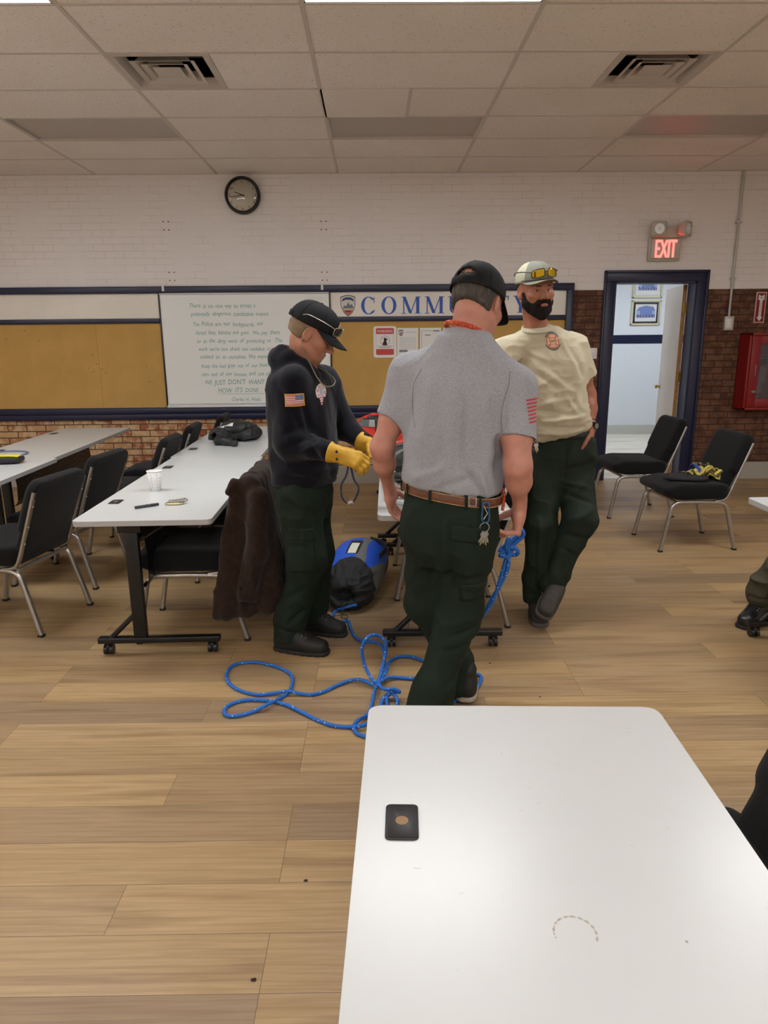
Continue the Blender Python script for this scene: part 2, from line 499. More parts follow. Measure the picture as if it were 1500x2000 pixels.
BRICK_R = raw_brick('dark_brick', [C(78, 46, 31), C(88, 52, 36), C(98, 60, 41), C(80, 44, 31)], (C(134, 96, 70), .5), C(58, 38, 28))

# vinyl plank floor
FLOOR, nt, N, L, p = node_mat('oak_planks')
tc = N.new('ShaderNodeTexCoord'); mp = N.new('ShaderNodeMapping'); L.new(tc.outputs['Object'], mp.inputs[0])
mp.inputs['Rotation'].default_value = (0, 0, math.radians(.4)); mp.inputs['Location'].default_value = (.31, .062, 0)
b = N.new('ShaderNodeTexBrick'); b.inputs['Scale'].default_value = 1; b.inputs['Brick Width'].default_value = 1.22; b.inputs['Row Height'].default_value = .1815
b.inputs['Mortar Size'].default_value = .0009; b.inputs['Mortar Smooth'].default_value = .2; b.offset = .37; b.offset_frequency = 3
b.inputs['Color1'].default_value = (0, 0, 0, 1); b.inputs['Color2'].default_value = (1, 1, 1, 1); b.inputs['Mortar'].default_value = (.5, .5, .5, 1)
L.new(mp.outputs[0], b.inputs['Vector'])
tone = ramp(nt, b.outputs['Color'], (0, C(148, 125, 98)), (.3, C(178, 149, 108)), (.6, C(184, 155, 112)), (.8, C(156, 132, 101)), (1, C(186, 157, 116)))
sc = N.new('ShaderNodeVectorMath'); sc.operation = 'ADD'
cc = N.new('ShaderNodeVectorMath'); cc.operation = 'SCALE'; cc.inputs['Scale'].default_value = 7; L.new(b.outputs['Color'], cc.inputs[0])
L.new(mp.outputs[0], sc.inputs[0]); L.new(cc.outputs[0], sc.inputs[1])
g1 = noise(nt, sc.outputs[0], 1, 8, (1.2, 16, 1)); g2 = noise(nt, sc.outputs[0], 1, 6, (6, 190, 1)); g3 = noise(nt, sc.outputs[0], 1, 3, (.9, 5.5, 1))
r1 = ramp(nt, g1, (.32, C(150, 122, 94)), (.5, (1, 1, 1, 1)), (.72, C(206, 184, 156)))
c1 = mixc(nt, .42, tone.outputs[0], r1.outputs[0], 'MULTIPLY')
r2 = ramp(nt, g2, (.3, (.58, .56, .54, 1)), (.62, (1, 1, 1, 1))); c2 = mixc(nt, .38, c1, r2.outputs[0], 'MULTIPLY')
# cathedral grain
wv = N.new('ShaderNodeTexWave'); wv.wave_type = 'RINGS'; wv.rings_direction = 'SPHERICAL'; wv.inputs['Scale'].default_value = 1.0; wv.inputs['Distortion'].default_value = 5; wv.inputs['Detail'].default_value = 3
wm = N.new('ShaderNodeMapping'); wm.inputs['Scale'].default_value = (1.3, 13, 1); L.new(sc.outputs[0], wm.inputs[0]); L.new(wm.outputs[0], wv.inputs[0])
r3 = ramp(nt, wv.outputs['Fac'], (0, (.74, .7, .66, 1)), (.35, (1, 1, 1, 1))); c3 = mixc(nt, .38, c2, r3.outputs[0], 'MULTIPLY')
c4 = mixc(nt, b.outputs['Fac'], c3, C(96, 74, 54))
L.new(c4, p.inputs['Base Color'])
rr = ramp(nt, g3, (.3, (.36, .36, .36, 1)), (.7, (.5, .5, .5, 1))); L.new(rr.outputs[0], p.inputs['Roughness'])
p.inputs['Specular IOR Level'].default_value = .42
bp = N.new('ShaderNodeBump'); bp.inputs['Strength'].default_value = .12; bp.inputs['Distance'].default_value = .002
L.new(g2, bp.inputs['Height']); L.new(bp.outputs[0], p.inputs['Normal'])

# fissured ceiling tile
TILE, nt, N, L, p = node_mat('ceiling_tile')
tc = N.new('ShaderNodeTexCoord')
n1 = noise(nt, tc.outputs['Object'], 95, 3); n2 = noise(nt, tc.outputs['Object'], 1.3, 2)
r = ramp(nt, n1, (.28, C(176, 164, 148)), (.37, C(243, 236, 229))); v = ramp(nt, n2, (.3, (.93, .92, .9, 1)), (.7, (1, 1, 1, 1)))
L.new(mixc(nt, 1., r.outputs[0], v.outputs[0], 'MULTIPLY'), p.inputs['Base Color']); p.inputs['Roughness'].default_value = .9
bp = N.new('ShaderNodeBump'); bp.inputs['Strength'].default_value = .3; bp.inputs['Distance'].default_value = .003; L.new(n1, bp.inputs['Height']); L.new(bp.outputs[0], p.inputs['Normal'])

M_GRID = mat('grid_metal', C(206, 198, 188), .5)
M_NAVY = mat('navy_paint', C(23, 30, 60), .35, bump=.15, bscale=30)
M_NAVY2 = mat('navy_paint_worn', C(30, 38, 70), .4, var=.35, vscale=30)
M_WHITEW = mat('hall_wall_paint', C(222, 228, 236), .6)
M_BASE = mat('grey_baseboard', C(170, 164, 152), .5)
M_CORK = mat('cork', C(196, 156, 88), .9, bump=.4, bscale=400, var=.07, vscale=4)
M_PANEL = mat('header_panel', C(236, 230, 218), .5, var=.05, vscale=2)
M_WB = mat('whiteboard_face', C(232, 234, 230), .22)
M_ALU = mat('aluminium', C(196, 198, 200), .35, .9)
M_STEEL = mat('brushed_steel', C(176, 172, 166), .32, .85, bump=.1, bscale=120)
M_BLACK = mat('black_plastic', C(22, 22, 24), .4)
M_BLKMET = mat('black_metal', C(20, 21, 22), .35, .2)
M_WHITEPL = mat('white_laminate', C(202, 205, 205), .28, var=.02, vscale=3)
M_EDGE = mat('laminate_edge', C(172, 174, 175), .45)
M_FABRIC = mat('black_fabric', C(19, 19, 20), .95, bump=.5, bscale=500, sheen=.08, spec=.15)
M_WHITE = mat('white', C(228, 228, 226), .5)
M_INK = mat('green_marker', C(92, 158, 146), .6)
M_BLUEINK = mat('sign_blue', C(38, 86, 178), .5)
M_RED = mat('red_paint', C(134, 20, 22), .4)
M_GOLD = mat('brass', C(196, 160, 84), .3, .9)
M_TANEDGE = mat('door_edge_wood', C(168, 122, 66), .6, var=.2, vscale=20)
M_DOOR = mat('door_paint', C(214, 200, 186), .5, var=.06, vscale=3)
M_LAMP = mat('lit_diffuser', (.965, .985, 1, 1), .5, emis=6.6)
M_DIFF = mat('unlit_diffuser', C(186, 176, 168), .35, bump=.3, bscale=300)
M_GLASS = mat('clear_glass', (1, 1, 1, 1), .02)
_n = M_GLASS.node_tree; _t = _n.nodes.new('ShaderNodeBsdfTransparent'); _g = _n.nodes.new('ShaderNodeBsdfGlossy'); _g.inputs['Roughness'].default_value = .03
_f = _n.nodes.new('ShaderNodeFresnel'); _f.inputs[0].default_value = 1.5; _m = _n.nodes.new('ShaderNodeMixShader')
_n.links.new(_f.outputs[0], _m.inputs[0]); _n.links.new(_t.outputs[0], _m.inputs[1]); _n.links.new(_g.outputs[0], _m.inputs[2]); _n.links.new(_m.outputs[0], _n.nodes['Material Output'].inputs[0])

# ================================================================ SHELL
XL, XR, YB = -5.3, 5.9, -7.6
o = obj('floor', G().box(XL, XR, YB, WALL+.1, -.1, 0), FLOOR); tag(o, kind='structure')
# ceiling with openings for the recessed lamps and air diffusers
GX = [-.335+1.215*k for k in range(-4, 5)]; GX = [XL]+[x for x in GX if XL < x < XR]+[XR]
GY = [7.055-.61*k for k in range(0, 25)]; GY = [WALL]+[y for y in GY if y > YB]+[YB]
def cell(x0, y0): return (round(x0, 3), round(y0, 3))
unlit = [(-2.765, 5.835), (-.335, 5.835), (2.095, 5.835)]
lit = [(x, y) for x in (-5.195, -2.765, -.335, 2.095) for y in (3.395, -1.485, -3.925)]+[(4.525, -1.485), (4.525, -3.925)]  # rearmost row and right wall column are unseen, added to brighten wall and ceiling
vents = [(-1.55, 4.615), (1.485, 4.615)]
holes = [(x, y, 1.215) for x, y in unlit+lit]+[(x, y, .61) for x, y in vents]
g = G()
for i in range(len(GX)-1):
    for j in range(len(GY)-1):
        x0, x1, y1, y0 = GX[i], GX[i+1], GY[j], GY[j+1]
        hs = [h for h in holes if h[0] > x0-.02 and h[0]+h[2] < x1+.02 and abs(h[1]-y0) < .02]
        if hs:
            h = hs[0]
            if h[2] < 1:
                if h[0]-x0 > .05: g.box(x0, h[0], y0, y1, CEIL, CEIL+.018)
                if x1-h[0]-h[2] > .05: g.box(h[0]+h[2], x1, y0, y1, CEIL, CEIL+.018)
            continue
        if abs(x0+.335) < .02 and abs(y0-5.225) < .02:
            g.box(x0, x0+.6, y0, y1, CEIL-.004, CEIL+.014); g.box(x0+.625, x1, y0, y1, CEIL, CEIL+.018); continue
        dz = rng.uniform(-.0015, .0015)
        g.box(x0, x1, y0, y1, CEIL+dz, CEIL+.018+dz)
g.box(XL, XR, YB, WALL, CEIL+.28, CEIL+.3)
ceil = tag(obj('ceiling', g, TILE), kind='structure')
g = G()
for x in GX[1:-1]: g.box(x-.012, x+.012, YB, WALL, CEIL-.004, CEIL+.002)
for y in GY[1:-1]: g.box(XL, XR, y-.010, y+.010, CEIL-.0035, CEIL+.002)
g.box(XL, XR, WALL-.022, WALL, CEIL-.004, CEIL+.001)
g.box(.265, .29, 5.225, 5.835, CEIL-.004, CEIL+.002)
obj('ceiling_grid', g, M_GRID, ceil)

# back wall with a doorway
DX0, DX1, DZ = 2.555, 3.425, 2.125
g = G()
BZ = 2.045
def wallpiece(x0, x1, z0, z1, mi): g.box(x0, x1, WALL, WALL+.16, z0, z1, mi)
wallpiece(XL, -.0, 0, .9, 1); wallpiece(XL, 2.1, .9, BZ, 1); wallpiece(0, 2.1, 0, .9, 1)
wallpiece(2.1, DX0-.001, 0, BZ, 2); wallpiece(DX1+.001, XR, 0, BZ, 2)
wallpiece(XL, DX0, BZ, CEIL+.3, 0); wallpiece(DX1, XR, BZ, CEIL+.3, 0); wallpiece(DX0, DX1, DZ, CEIL+.3, 0)
tag(obj('wall_back', g, [PAINT, BRICK_L, BRICK_R]), kind='structure')
tag(obj('wall_left', G().box(XL-.15, XL, YB, WALL+.16, 0, CEIL+.3), PAINT), kind='structure')
tag(obj('wall_right', G().box(XR, XR+.15, YB, WALL+.16, 0, CEIL+.3), PAINT), kind='structure')
tag(obj('wall_front', G().box(XL-.15, XR+.15, YB-.15, YB, 0, CEIL+.3), PAINT), kind='structure')
g = G().box(XL, DX0-.13, WALL-.012, WALL, 0, .19).box(DX1+.13, XR, WALL-.012, WALL, 0, .19)
tag(obj('baseboard_back', g, M_BASE), kind='structure')

# door 1: casing, leaf swung into the hall
g = G()
for (x0, x1, y0) in ((DX0-.115, DX0, WALL-.02), (DX1, DX1+.115, WALL-.02)):
    g.box(x0, x1, y0, WALL+.0, 0, DZ, bev=.002)
g.box(DX0-.115, DX1+.115, WALL-.02, WALL, DZ, DZ+.10, bev=.004)
g.box(DX0-.118, DX0-.09, WALL-.034, WALL, 0, DZ+.11, bev=.006).box(DX1+.09, DX1+.118, WALL-.034, WALL, 0, DZ+.11, bev=.006).box(DX0-.118, DX1+.118, WALL-.034, WALL, DZ+.085, DZ+.113, bev=.006)
g.box(DX0-.02, DX0+.018, WALL-.012, WALL+.17, 0, DZ).box(DX1-.018, DX1+.02, WALL-.012, WALL+.17, 0, DZ).box(DX0, DX1, WALL-.012, WALL+.17, DZ-.018, DZ+.01)
door = tag(obj('door_1', g, M_NAVY), kind='structure')
ang = math.radians(100)
R = Matrix.Translation((DX1-.035, WALL+.19, 0)) @ Matrix.Rotation(-ang, 4, 'Z')   # leaf runs along local -x when shut
lf = G(); lf.box(-.81, 0, -.022, .022, .012, DZ-.02, 0, .002, R); lf.box(-.001, .003, -.021, .021, .012, DZ-.02, 1, 0, R)
leaf = obj('door_leaf', lf, [M_DOOR, M_TANEDGE], door)
k = G()
for sgn in (-1, 1):
    k.cyl(R @ Vector((-.74, sgn*.022, .97)), R @ Vector((-.74, sgn*.05, .97)), .009)
    k.lathe([(.0, .0), (.016, .002), (.024, .014), (.024, .024), (.015, .034), (0, .036)], M=R @ Matrix.Translation((-.74, sgn*.045, .97)) @ Matrix.Rotation(-sgn*PI/2, 4, 'X'))
    k.lathe([(.028, .0), (.028, .004), (0, .005)], M=R @ Matrix.Translation((-.74, sgn*.022, .97)) @ Matrix.Rotation(-sgn*PI/2, 4, 'X'))
obj('door_knob', k, M_GOLD, leaf)
for z in (.28, 1.13, 1.86):
    h = G().box(DX1-.045, DX1-.018, WALL+.155, WALL+.2, z-.05, z+.05).cyl((DX1-.03, WALL+.165, z-.055), (DX1-.03, WALL+.165, z+.055), .008, n=10)
    obj('hinge', h, M_GOLD, door)

# hall beyond the doorway
HY = WALL+3.8
g = G().box(1.5, 6.2, HY, HY+.1, 0, 3.0); tag(obj('wall_hall', g, M_WHITEW), kind='structure')
g = G().box(1.4, 1.5, WALL+.16, HY+.1, 0, 3.0); tag(obj('wall_hall_left', g, M_WHITEW), kind='structure')
g = G().box(6.1, 6.2, WALL+.16, HY+.1, 0, 3.0); tag(obj('wall_hall_right', g, M_WHITEW), kind='structure')
g = G().box(1.4, 6.2, WALL+.16, HY+.1, 2.75, 2.85); tag(obj('ceiling_hall', g, M_WHITEW), kind='structure')
g = G().box(1.5, 6.1, HY-.006, HY, 1.455, 1.59); tag(obj('trim_1', g, M_NAVY), kind='structure')
g = G().box(1.5, 6.1, HY-.012, HY, 0, .15); tag(obj('baseboard_hall', g, mat('hall_base', C(196, 196, 190), .5)), kind='structure')
HL, nt, N, L, p = node_mat('hall_planks')
tc = N.new('ShaderNodeTexCoord'); n_ = noise(nt, tc.outputs['Object'], 1, 6, (1.2, 18, 1)); r_ = ramp(nt, n_, (.35, C(188, 178, 162)), (.55, C(226, 220, 208)))
L.new(r_.outputs[0], p.inputs['Base Color']); p.inputs['Roughness'].default_value = .4
tag(obj('floor_hall', G().box(1.5, 6.1, WALL+.1, HY, -.1, 0), HL), kind='structure')
lampm = mat('hall_lamp', (.93, .97, 1, 1), emis=7)
for x in (2.9, 4.6):
    r_ = empty('hall_ceiling_light', (x, WALL+2.3, 2.75), 0, ('white hall ceiling light nearer the doorway' if x < 3.5 else 'white hall ceiling light further along the hall'), 'ceiling light')
    obj('frame', G().box(-.33, .33, -.33, .33, -.03, 0, bev=.003), M_WHITE, r_); obj('diffuser', G().box(-.3, .3, -.3, .3, -.034, -.029), lampm, r_)

# ================================================================ CEILING THINGS
def light_fixture(x, y, on, label, grp=None):
    r = empty('recessed_ceiling_light', (x+.6075, y+.305, CEIL), 0, label, 'ceiling light', grp)
    a, b = .6055, .303; g = G()
    for (x0, x1, y0, y1) in ((-a, a, -b, -b+.02), (-a, a, b-.02, b), (-a, -a+.02, -b, b), (a-.02, a, -b, b)): g.box(x0, x1, y0, y1, -.002, .06)
    obj('frame', g, M_GRID, r)
    obj('diffuser', G().box(-a+.02, a-.02, -b+.02, b-.02, .012 if not on else .004, .016), M_LAMP if on else M_DIFF, r)
    obj('housing', G().box(-a, a, -b, b, .06, .11), M_GRID, r)
pos3 = ['left', 'middle', 'right']
for i, (x, y) in enumerate(unlit):
    light_fixture(x, y, False, ['unlit recessed troffer nearest the left edge, above the bulletin board', 'unlit recessed troffer in the middle, above the sign wall', 'unlit recessed troffer on the right, towards the exit sign'][i], 'unlit ceiling troffers')
for (x, y) in lit:
    i = {-5.195: 3, -2.765: 0, -.335: 1, 2.095: 2, 4.525: 4}[x]; row = {3.395: 0, -1.485: 1, -3.925: 2}[y]
    lab = ['glowing ceiling troffer cut off at the top left corner', 'glowing ceiling troffer just above the top middle edge', 'glowing ceiling troffer in the front row, beyond the top right edge', 'glowing ceiling troffer in the front row, nearest the left wall'][i] if row == 0 else \
        'glowing ceiling troffer %s, %s' % (['behind the near table', 'in the added row furthest from the sign wall'][row-1], ['over the left desks', 'over the middle', 'right of the middle', 'by the left wall', 'added by the right wall'][i])
    light_fixture(x, y, True, lab, 'glowing ceiling troffers')
M_VENT = mat('vent_metal', C(200, 192, 182), .5); M_DUCT = mat('duct_dark', C(140, 136, 130), .5, .3); M_HOLE = mat('duct_hole', C(14, 14, 14), .9)
for i, (x, y) in enumerate(vents):
    r = empty('air_diffuser', (x+.305, y+.305, CEIL), 0, ['square stepped ceiling air vent on the left, above the clock', 'square stepped ceiling air vent on the right, nearer the exit sign'][i], 'air vent', 'ceiling air vents')
    def ring(g, a0, z0, a1, z1, t=.003):
        for k in range(4):
            M = Matrix.Rotation(k*PI/2, 4, 'Z')
            vs = [(-a0, -a0, z0), (a0, -a0, z0), (a1, -a1, z1), (-a1, -a1, z1)]
            vs = [M @ Vector(q) for q in vs]; w = [q+Vector((0, 0, t)) for q in vs]
            g.add(vs+w, [(0, 1, 2, 3), (7, 6, 5, 4), (0, 4, 5, 1), (2, 6, 7, 3), (1, 5, 6, 2), (0, 3, 7, 4)], 0, False)
    g = G(); ring(g, .303, -.002, .262, -.004); ring(g, .262, -.004, .232, .045); obj('frame', g, M_VENT, r)
    for a in (.195, .14):
        g = G(); ring(g, a, -.006, a-.028, .004); ring(g, a-.028, .004, a-.06, .05); obj('louvre', g, M_VENT, r)
    g = G().box(-.085, .085, -.085, .085, -.004, .0); obj('centre_plate', g, M_VENT, r)
    g = G(); ring(g, .235, .045, .235, .16)
    g.box(-.24, .24, -.24, .24, .16, .165); obj('duct_box', g, M_DUCT, r)
    obj('duct_opening', G().cyl((0, 0, .155), (0, 0, .16), .12, n=32), M_HOLE, r)

# ================================================================ WALL BOARDS
BX1 = 2.075
def rail(name, x0, x1, z0, z1, d, mi=M_NAVY):
    return tag(obj(name, G().box(x0, x1, WALL-d, WALL, z0, z1, bev=min(.006, (z1-z0)*.2)), mi), kind='structure')
rail('trim_2', XL, BX1+.045, 2.045, 2.115, .05)
g = G().box(XL, BX1+.045, WALL-.055, WALL, .795, .865, bev=.012).box(XL, BX1+.045, WALL-.04, WALL, .735, .80, bev=.008)
tag(obj('trim_3', g, M_NAVY), kind='structure')
rail('trim_4', XL, -2.235, 1.745, 1.795, .04); rail('trim_6', -.435, BX1, 1.745, 1.795, .04)
rail('trim_5', BX1-.03, BX1+.045, .80, 2.05, .048)
def board(name, x0, x1, z0, z1, m, label, cat, d=.014):
    o = obj(name, G().box(x0, x1, WALL-d, WALL-.001, z0, z1), m, world=True); return tag(o, label, cat)
cb = board('cork_board', XL, -2.24, .865, 1.745, M_CORK, 'long tan cork bulletin board left of the whiteboard', 'bulletin board')
g = G(); 
for (x, z) in [(-3.87, 1.60), (-3.67, 1.68), (-3.53, 1.58), (-2.42, 1.30), (-2.98, 1.43), (-2.95, 1.33), (-3.04, 1.29), (-2.9, 1.28), (-2.99, 1.25), (-2.86, 1.24), (-2.4, 1.14)]:
    g.cyl((x, WALL-.0155, z), (x, WALL-.014, z), .006, n=8)
g2 = G().box(-2.925, -2.921, WALL-.0155, WALL-.014, .865, 1.745)
obj('pin_holes', g, mat('dark_hole', C(120, 82, 40), .9), cb, world=True); obj('panel_seam', g2, mat('seam', C(176, 132, 66), .9), cb, world=True)
board('cork_board', -.44, BX1-.03, .865, 1.745, M_CORK, 'tan cork bulletin board with posted papers, behind the men', 'bulletin board')
board('header_panel', XL, -2.24, 1.795, 2.045, M_PANEL, 'blank cream panel strip above the left bulletin board', 'wall panel')
sign = empty('community_sign', (.8, WALL-.001, 1.795), 0, 'cream wall sign with blue serif letters and a police-style shield', 'sign')
obj('sign_panel', G().box(-.44-.8, BX1-.03-.8, -.013, 0, 0, .25), M_PANEL, sign)
# serif lettering, built stroke by stroke (unit height 1)
def serif(g, ch, ox, oz, h):
    def P(poly): k = len(g.v) % 97; g.prism([(ox+x*h*1.1, oz+y*h) for x, y in poly], 0, .003, WM(0, -.0165-k*2e-5, 0))
    def bar(x0, y0, x1, y1, w):  # stroke with horizontal cuts
        P([(x0-w/2, y0), (x0+w/2, y0), (x1+w/2, y1), (x1-w/2, y1)])
    def S(x, y, w=.34, t=.035): P([(x-w/2, y), (x+w/2, y), (x+w/2, y+t), (x-w/2, y+t)])
    T, t = .17, .055
    if ch in 'CO':
        n = 40; a0 = .75 if ch == 'C' else 0; a1 = 2*PI-.75 if ch == 'C' else 2*PI
        for i in range(n):
            A, B = a0+(a1-a0)*i/n, a0+(a1-a0)*(i+1)/n
            o_ = lambda a: (.42+.42*math.cos(a), .5+.52*math.sin(a)); q = lambda a: (.42+.24*math.cos(a), .5+.475*math.sin(a))
            P([o_(A), o_(B), q(B), q(A)])
        if ch == 'C': P([(.70, .66), (.745, .66), (.745, .99), (.715, .99)]); P([(.70, .12), (.76, .22), (.745, .25), (.66, .2)])
        return .84
    if ch == 'M':
        bar(.12, 0, .12, 1, t); bar(.14, 1, .5, .02, T); bar(.5, .02, .85, 1, t); bar(.9, 0, .9, 1, T)
        S(.12, 0, .28); S(.9, 0, .36); S(.1, .965, .24); S(.92, .965, .3); return 1.04
    if ch == 'U':
        bar(.18, .3, .18, 1, T); bar(.72, .3, .72, 1, t); S(.18, .965, .36); S(.72, .965, .28)
        n = 20
        for i in range(n):
            A, B = PI+PI*i/n, PI+PI*(i+1)/n
            o_ = lambda a: (.42+.325*math.cos(a), .3+.32*math.sin(a)); q = lambda a: (.475+.22*math.cos(a), .3+.25*math.sin(a))
            P([o_(A), o_(B), q(B), q(A)])
        return .88
    if ch == 'N':
        bar(.12, 0, .12, 1, t); bar(.14, 1, .72, 0, T); bar(.74, 0, .74, 1, t); S(.12, 0, .28); S(.1, .965, .24); S(.74, .965, .28); return .88
    if ch == 'I': bar(.2, 0, .2, 1, T); S(.2, 0); S(.2, .965); return .4
    if ch == 'T':
        bar(.36, 0, .36, 1, T); S(.36, 0, .36); P([(0, .95), (.72, .95), (.72, 1), (0, 1)]); P([(0, .74), (.03, .74), (.06, .95), (0, .95)]); P([(.69, .74), (.72, .74), (.72, .95), (.66, .95)]); return .74
    if ch == 'Y':
        bar(.42, 0, .42, .46, T); bar(.42, .42, .14, 1, T); bar(.42, .42, .7, 1, t); S(.42, 0, .34); S(.16, .965, .34); S(.7, .965, .26); return .86
g = G(); xs = [-.115, .155, .40, .66, .925, 1.2, 1.47, 1.57, 1.71]
xs = [-.118, .095, .308, .555, .797, .995, 1.19, 1.30, 1.485]
for ch, x in zip('COMMUNITY', xs):
    g = G(); serif(g, ch, x-.8, .026, .172); obj('letter', g, M_BLUEINK, sign)
def shield(parent, cx, cz, w, h, y, nm='shield_badge'):
    def sh(k, dy, z0=-1., z1=1.):
        pts = []
        for i in range(13): a = i/12; pts.append((-1+2*a, .82+.18*math.sin(PI*a)))
        pts += [(1, .1), (.9, -.25), (.6, -.65), (.25, -.9), (0, -1.0), (-.25, -.9), (-.6, -.65), (-.9, -.25), (-1, .1)]
        pts = [(cx+x*w/2*k, cz+z*h/2*k) for x, z in pts if z0 <= z <= z1]
        return pts
    g = G(); T = WM(0, y, 0)
    g.prism(sh(1, 0), 0, .0015, T, 0); T = WM(0, y-.0008, 0); g.prism(sh(.92, 0), 0, .001, T, 1)
    T = WM(0, y-.0014, 0); g.prism(sh(.9, 0, -1, -.24), 0, .001, T, 2)
    arc = [(cx+w*.40*math.cos(a), cz+h*(.2+.16*math.sin(a))) for a in np.linspace(PI, 0, 9)]+[(cx+w*.36*math.cos(a), cz+h*(.14+.10*math.sin(a))) for a in np.linspace(0, PI, 9)]
    g.prism([(a, b+h*.04) for a, b in arc], 0, .001, WM(0, y-.0022, 0), 3)
    mt = [(-.38, -.14), (-.24, .02), (-.12, -.02), (.02, .17), (.14, .02), (.26, .08), (.40, -.14)]
    g.prism([(cx+a*w, cz+b*h) for a, b in mt], 0, .001, WM(0, y-.0022, 0), 4)
    g.prism([(cx+a*w, cz+b*h) for a, b in [(-.4, -.13), (.4, -.13), (.34, -.2), (-.34, -.2)]], 0, .001, WM(0, y-.003, 0), 5)
    g.prism([(cx+a*w, cz+b*h) for a, b in [(-.22, -.24), (.22, -.24), (.14, -.3), (-.14, -.3)]], 0, .001, WM(0, y-.003, 0), 3)
    return obj(nm, g, [mat('badge_line', C(60, 64, 62), .5), mat('badge_ground', C(206, 204, 200), .5), mat('badge_red', C(196, 96, 92), .5), mat('badge_navy', C(54, 58, 110), .5), mat('badge_grey', C(110, 114, 128), .5), mat('badge_tan', C(214, 190, 140), .5)], parent)
shield(sign, -.256-.8, .112, .155, .215, -.0145)

# whiteboard
wb = empty('whiteboard', (-1.335, WALL-.014, .89), 0, 'large whiteboard covered in green handwriting, hung between the bulletin boards', 'whiteboard')
W2, WH = .885, 1.155
obj('writing_surface', G().box(-W2, W2, -.018, 0, 0, WH), M_WB, wb)
g = G()
for (x0, x1, z0, z1) in ((-W2-.012, -W2+.004, -.012, WH+.02), (W2-.004, W2+.012, -.012, WH+.02)): g.box(x0, x1, -.026, 0, z0, z1, 1, .002)
g.box(-W2, W2, -.028, 0, WH-.015, WH+.022, 0, .004)
obj('frame', g, [M_ALU, M_BLACK], wb)
obj('pen_tray', G().box(-W2, W2, -.06, 0, -.03, -.006, bev=.004).box(-W2, W2, -.026, 0, -.008, .016), M_ALU, wb)
for x in (-W2+.05, W2-.07): obj('hanger', G().box(x-.012, x+.012, -.04, 0, WH+.02, WH+.085, bev=.002).cyl((x, -.046, WH+.06), (x, -.038, WH+.06), .006, n=10), M_WHITE, wb)
lines = [('There is no nice way to arrest a', -.585, 1.005, .062), ('potentially dangerous, combative suspect.', -.57, .925, .062), ('The Police are our bodyguards; our', -.56, .825, .062),
         ('hired fists, batons and guns  We pay them', -.535, .735, .060), ('to do the dirty work of protecting us  The', -.53, .65, .060), ("work we're too afraid, too unskilled, or too", -.515, .565, .060),
         ('civilized to do ourselves. We expect them', -.51, .485, .060), ('Keep the bad guys out of our businesses, our', -.5, .395, .060), ('cars out of our houses, and out of our faces', -.5, .305, .060),
         ("WE JUST DON'T WANT TO SEE", -.475, .215, .070), ("HOW IT'S DONE", -.34, .13, .070), ('Charles H. Webb', -.2, .035, .054)]
g = G(); rr = random.Random(5)
def hand_text(g, s, x, z, size, y, wsc=.80):
    cx = x
    for wd in s.split(' '):
        if wd:
            v, f = text_geo(wd, size*rr.uniform(.9, 1.08), 'LEFT', 0, rr.uniform(.05, .3), .98, 2)
            mx = max([q.x for q in v]) if v else 0; a = rr.uniform(-.06, .05); dz = rr.uniform(-.004, .004)
            # thin the strokes by keeping the outline letters narrow
            g.add([(cx+q.x*wsc, y, z+dz+q.y+q.x*a*.5) for q in v], f, 0, False); cx += mx*wsc
        cx += size*.34
    return cx
for s, x, z, sz in lines: hand_text(g, s, x, z, sz, -.0188)
g.box(-.33, .16, -.0188, -.0186, .112, .115)
obj('handwriting', g, M_INK, wb, fixn=False)
g = G()
for k in range(7): g.box(.62, .82, -.0186, -.0184, .96+k*.022, .9625+k*.022)
obj('faint_ruled_lines', g, mat('faint_grey', C(186, 188, 184), .5), wb)

# screw holes left in the painted wall
for i, (x, z) in enumerate([(-2.10, 2.708), (-.49, 2.70), (-2.08, 2.215), (-.494, 2.205)]):
    g = G()
    for a in (-.026, .026):
        for b_ in (-.04, .04): g.cyl((x+a+rr.uniform(-.004, .004), WALL-.002, z+b_), (x+a, WALL+.002, z+b_), .007, n=8)
    tag(obj('screw_holes', g, mat('rust_hole', C(96, 74, 58), .9), world=True), 'four dark screw holes in the painted brick, ' + ['upper left of the clock wall', 'upper right, under the middle troffer', 'lower left, above the whiteboard corner', 'lower right, above the right whiteboard hanger'][i], 'screw holes', 'leftover screw holes')

# clock
ck = empty('wall_clock', (-1.298, WALL, 2.985), 0, 'round black rimmed wall clock showing about quarter to ten', 'clock')
RX = Matrix.Rotation(PI/2, 4, 'X')
rim = G().lathe([(.150, .0), (.176, .0), (.180, .02), (.176, .06), (.166, .072), (.155, .066), (.152, .05), (.150, .0)], n=56, M=RX); obj('rim', rim, M_BLACK, ck)
obj('clock_face', G().lathe([(0, .044), (.155, .044)], n=56, M=RX), mat('clock_cream', C(214, 206, 184), .5), ck)
g = G()
for k in range(1, 13):
    v, f = text_geo(str(k), .036); a = PI/2-k*PI/6; mx = .128
    g.add([(mx*math.cos(a)+q.x, -.0455, mx*math.sin(a)+q.y-.013) for q in v], f, 0, False)
obj('numerals', g, M_BLACK, ck, fixn=False)
def hand(nm, a, ln, w):
    a = PI/2-a; d = Vector((math.cos(a), 0, math.sin(a))); n_ = Vector((-math.sin(a), 0, math.cos(a)))
    q = [(-.02, -w), (ln, -w*.6), (ln, w*.6), (-.02, w)]
    vs = [d*x+n_*y+Vector((0, -.048, 0)) for x, y in q]; obj(nm, G().add(vs, [(0, 1, 2, 3)], 0, False), M_BLACK, ck, fixn=False)
hand('hour_hand', 2*PI*(9.72/12), .085, .006); hand('minute_hand', 2*PI*(43.5/60), .125, .0045)
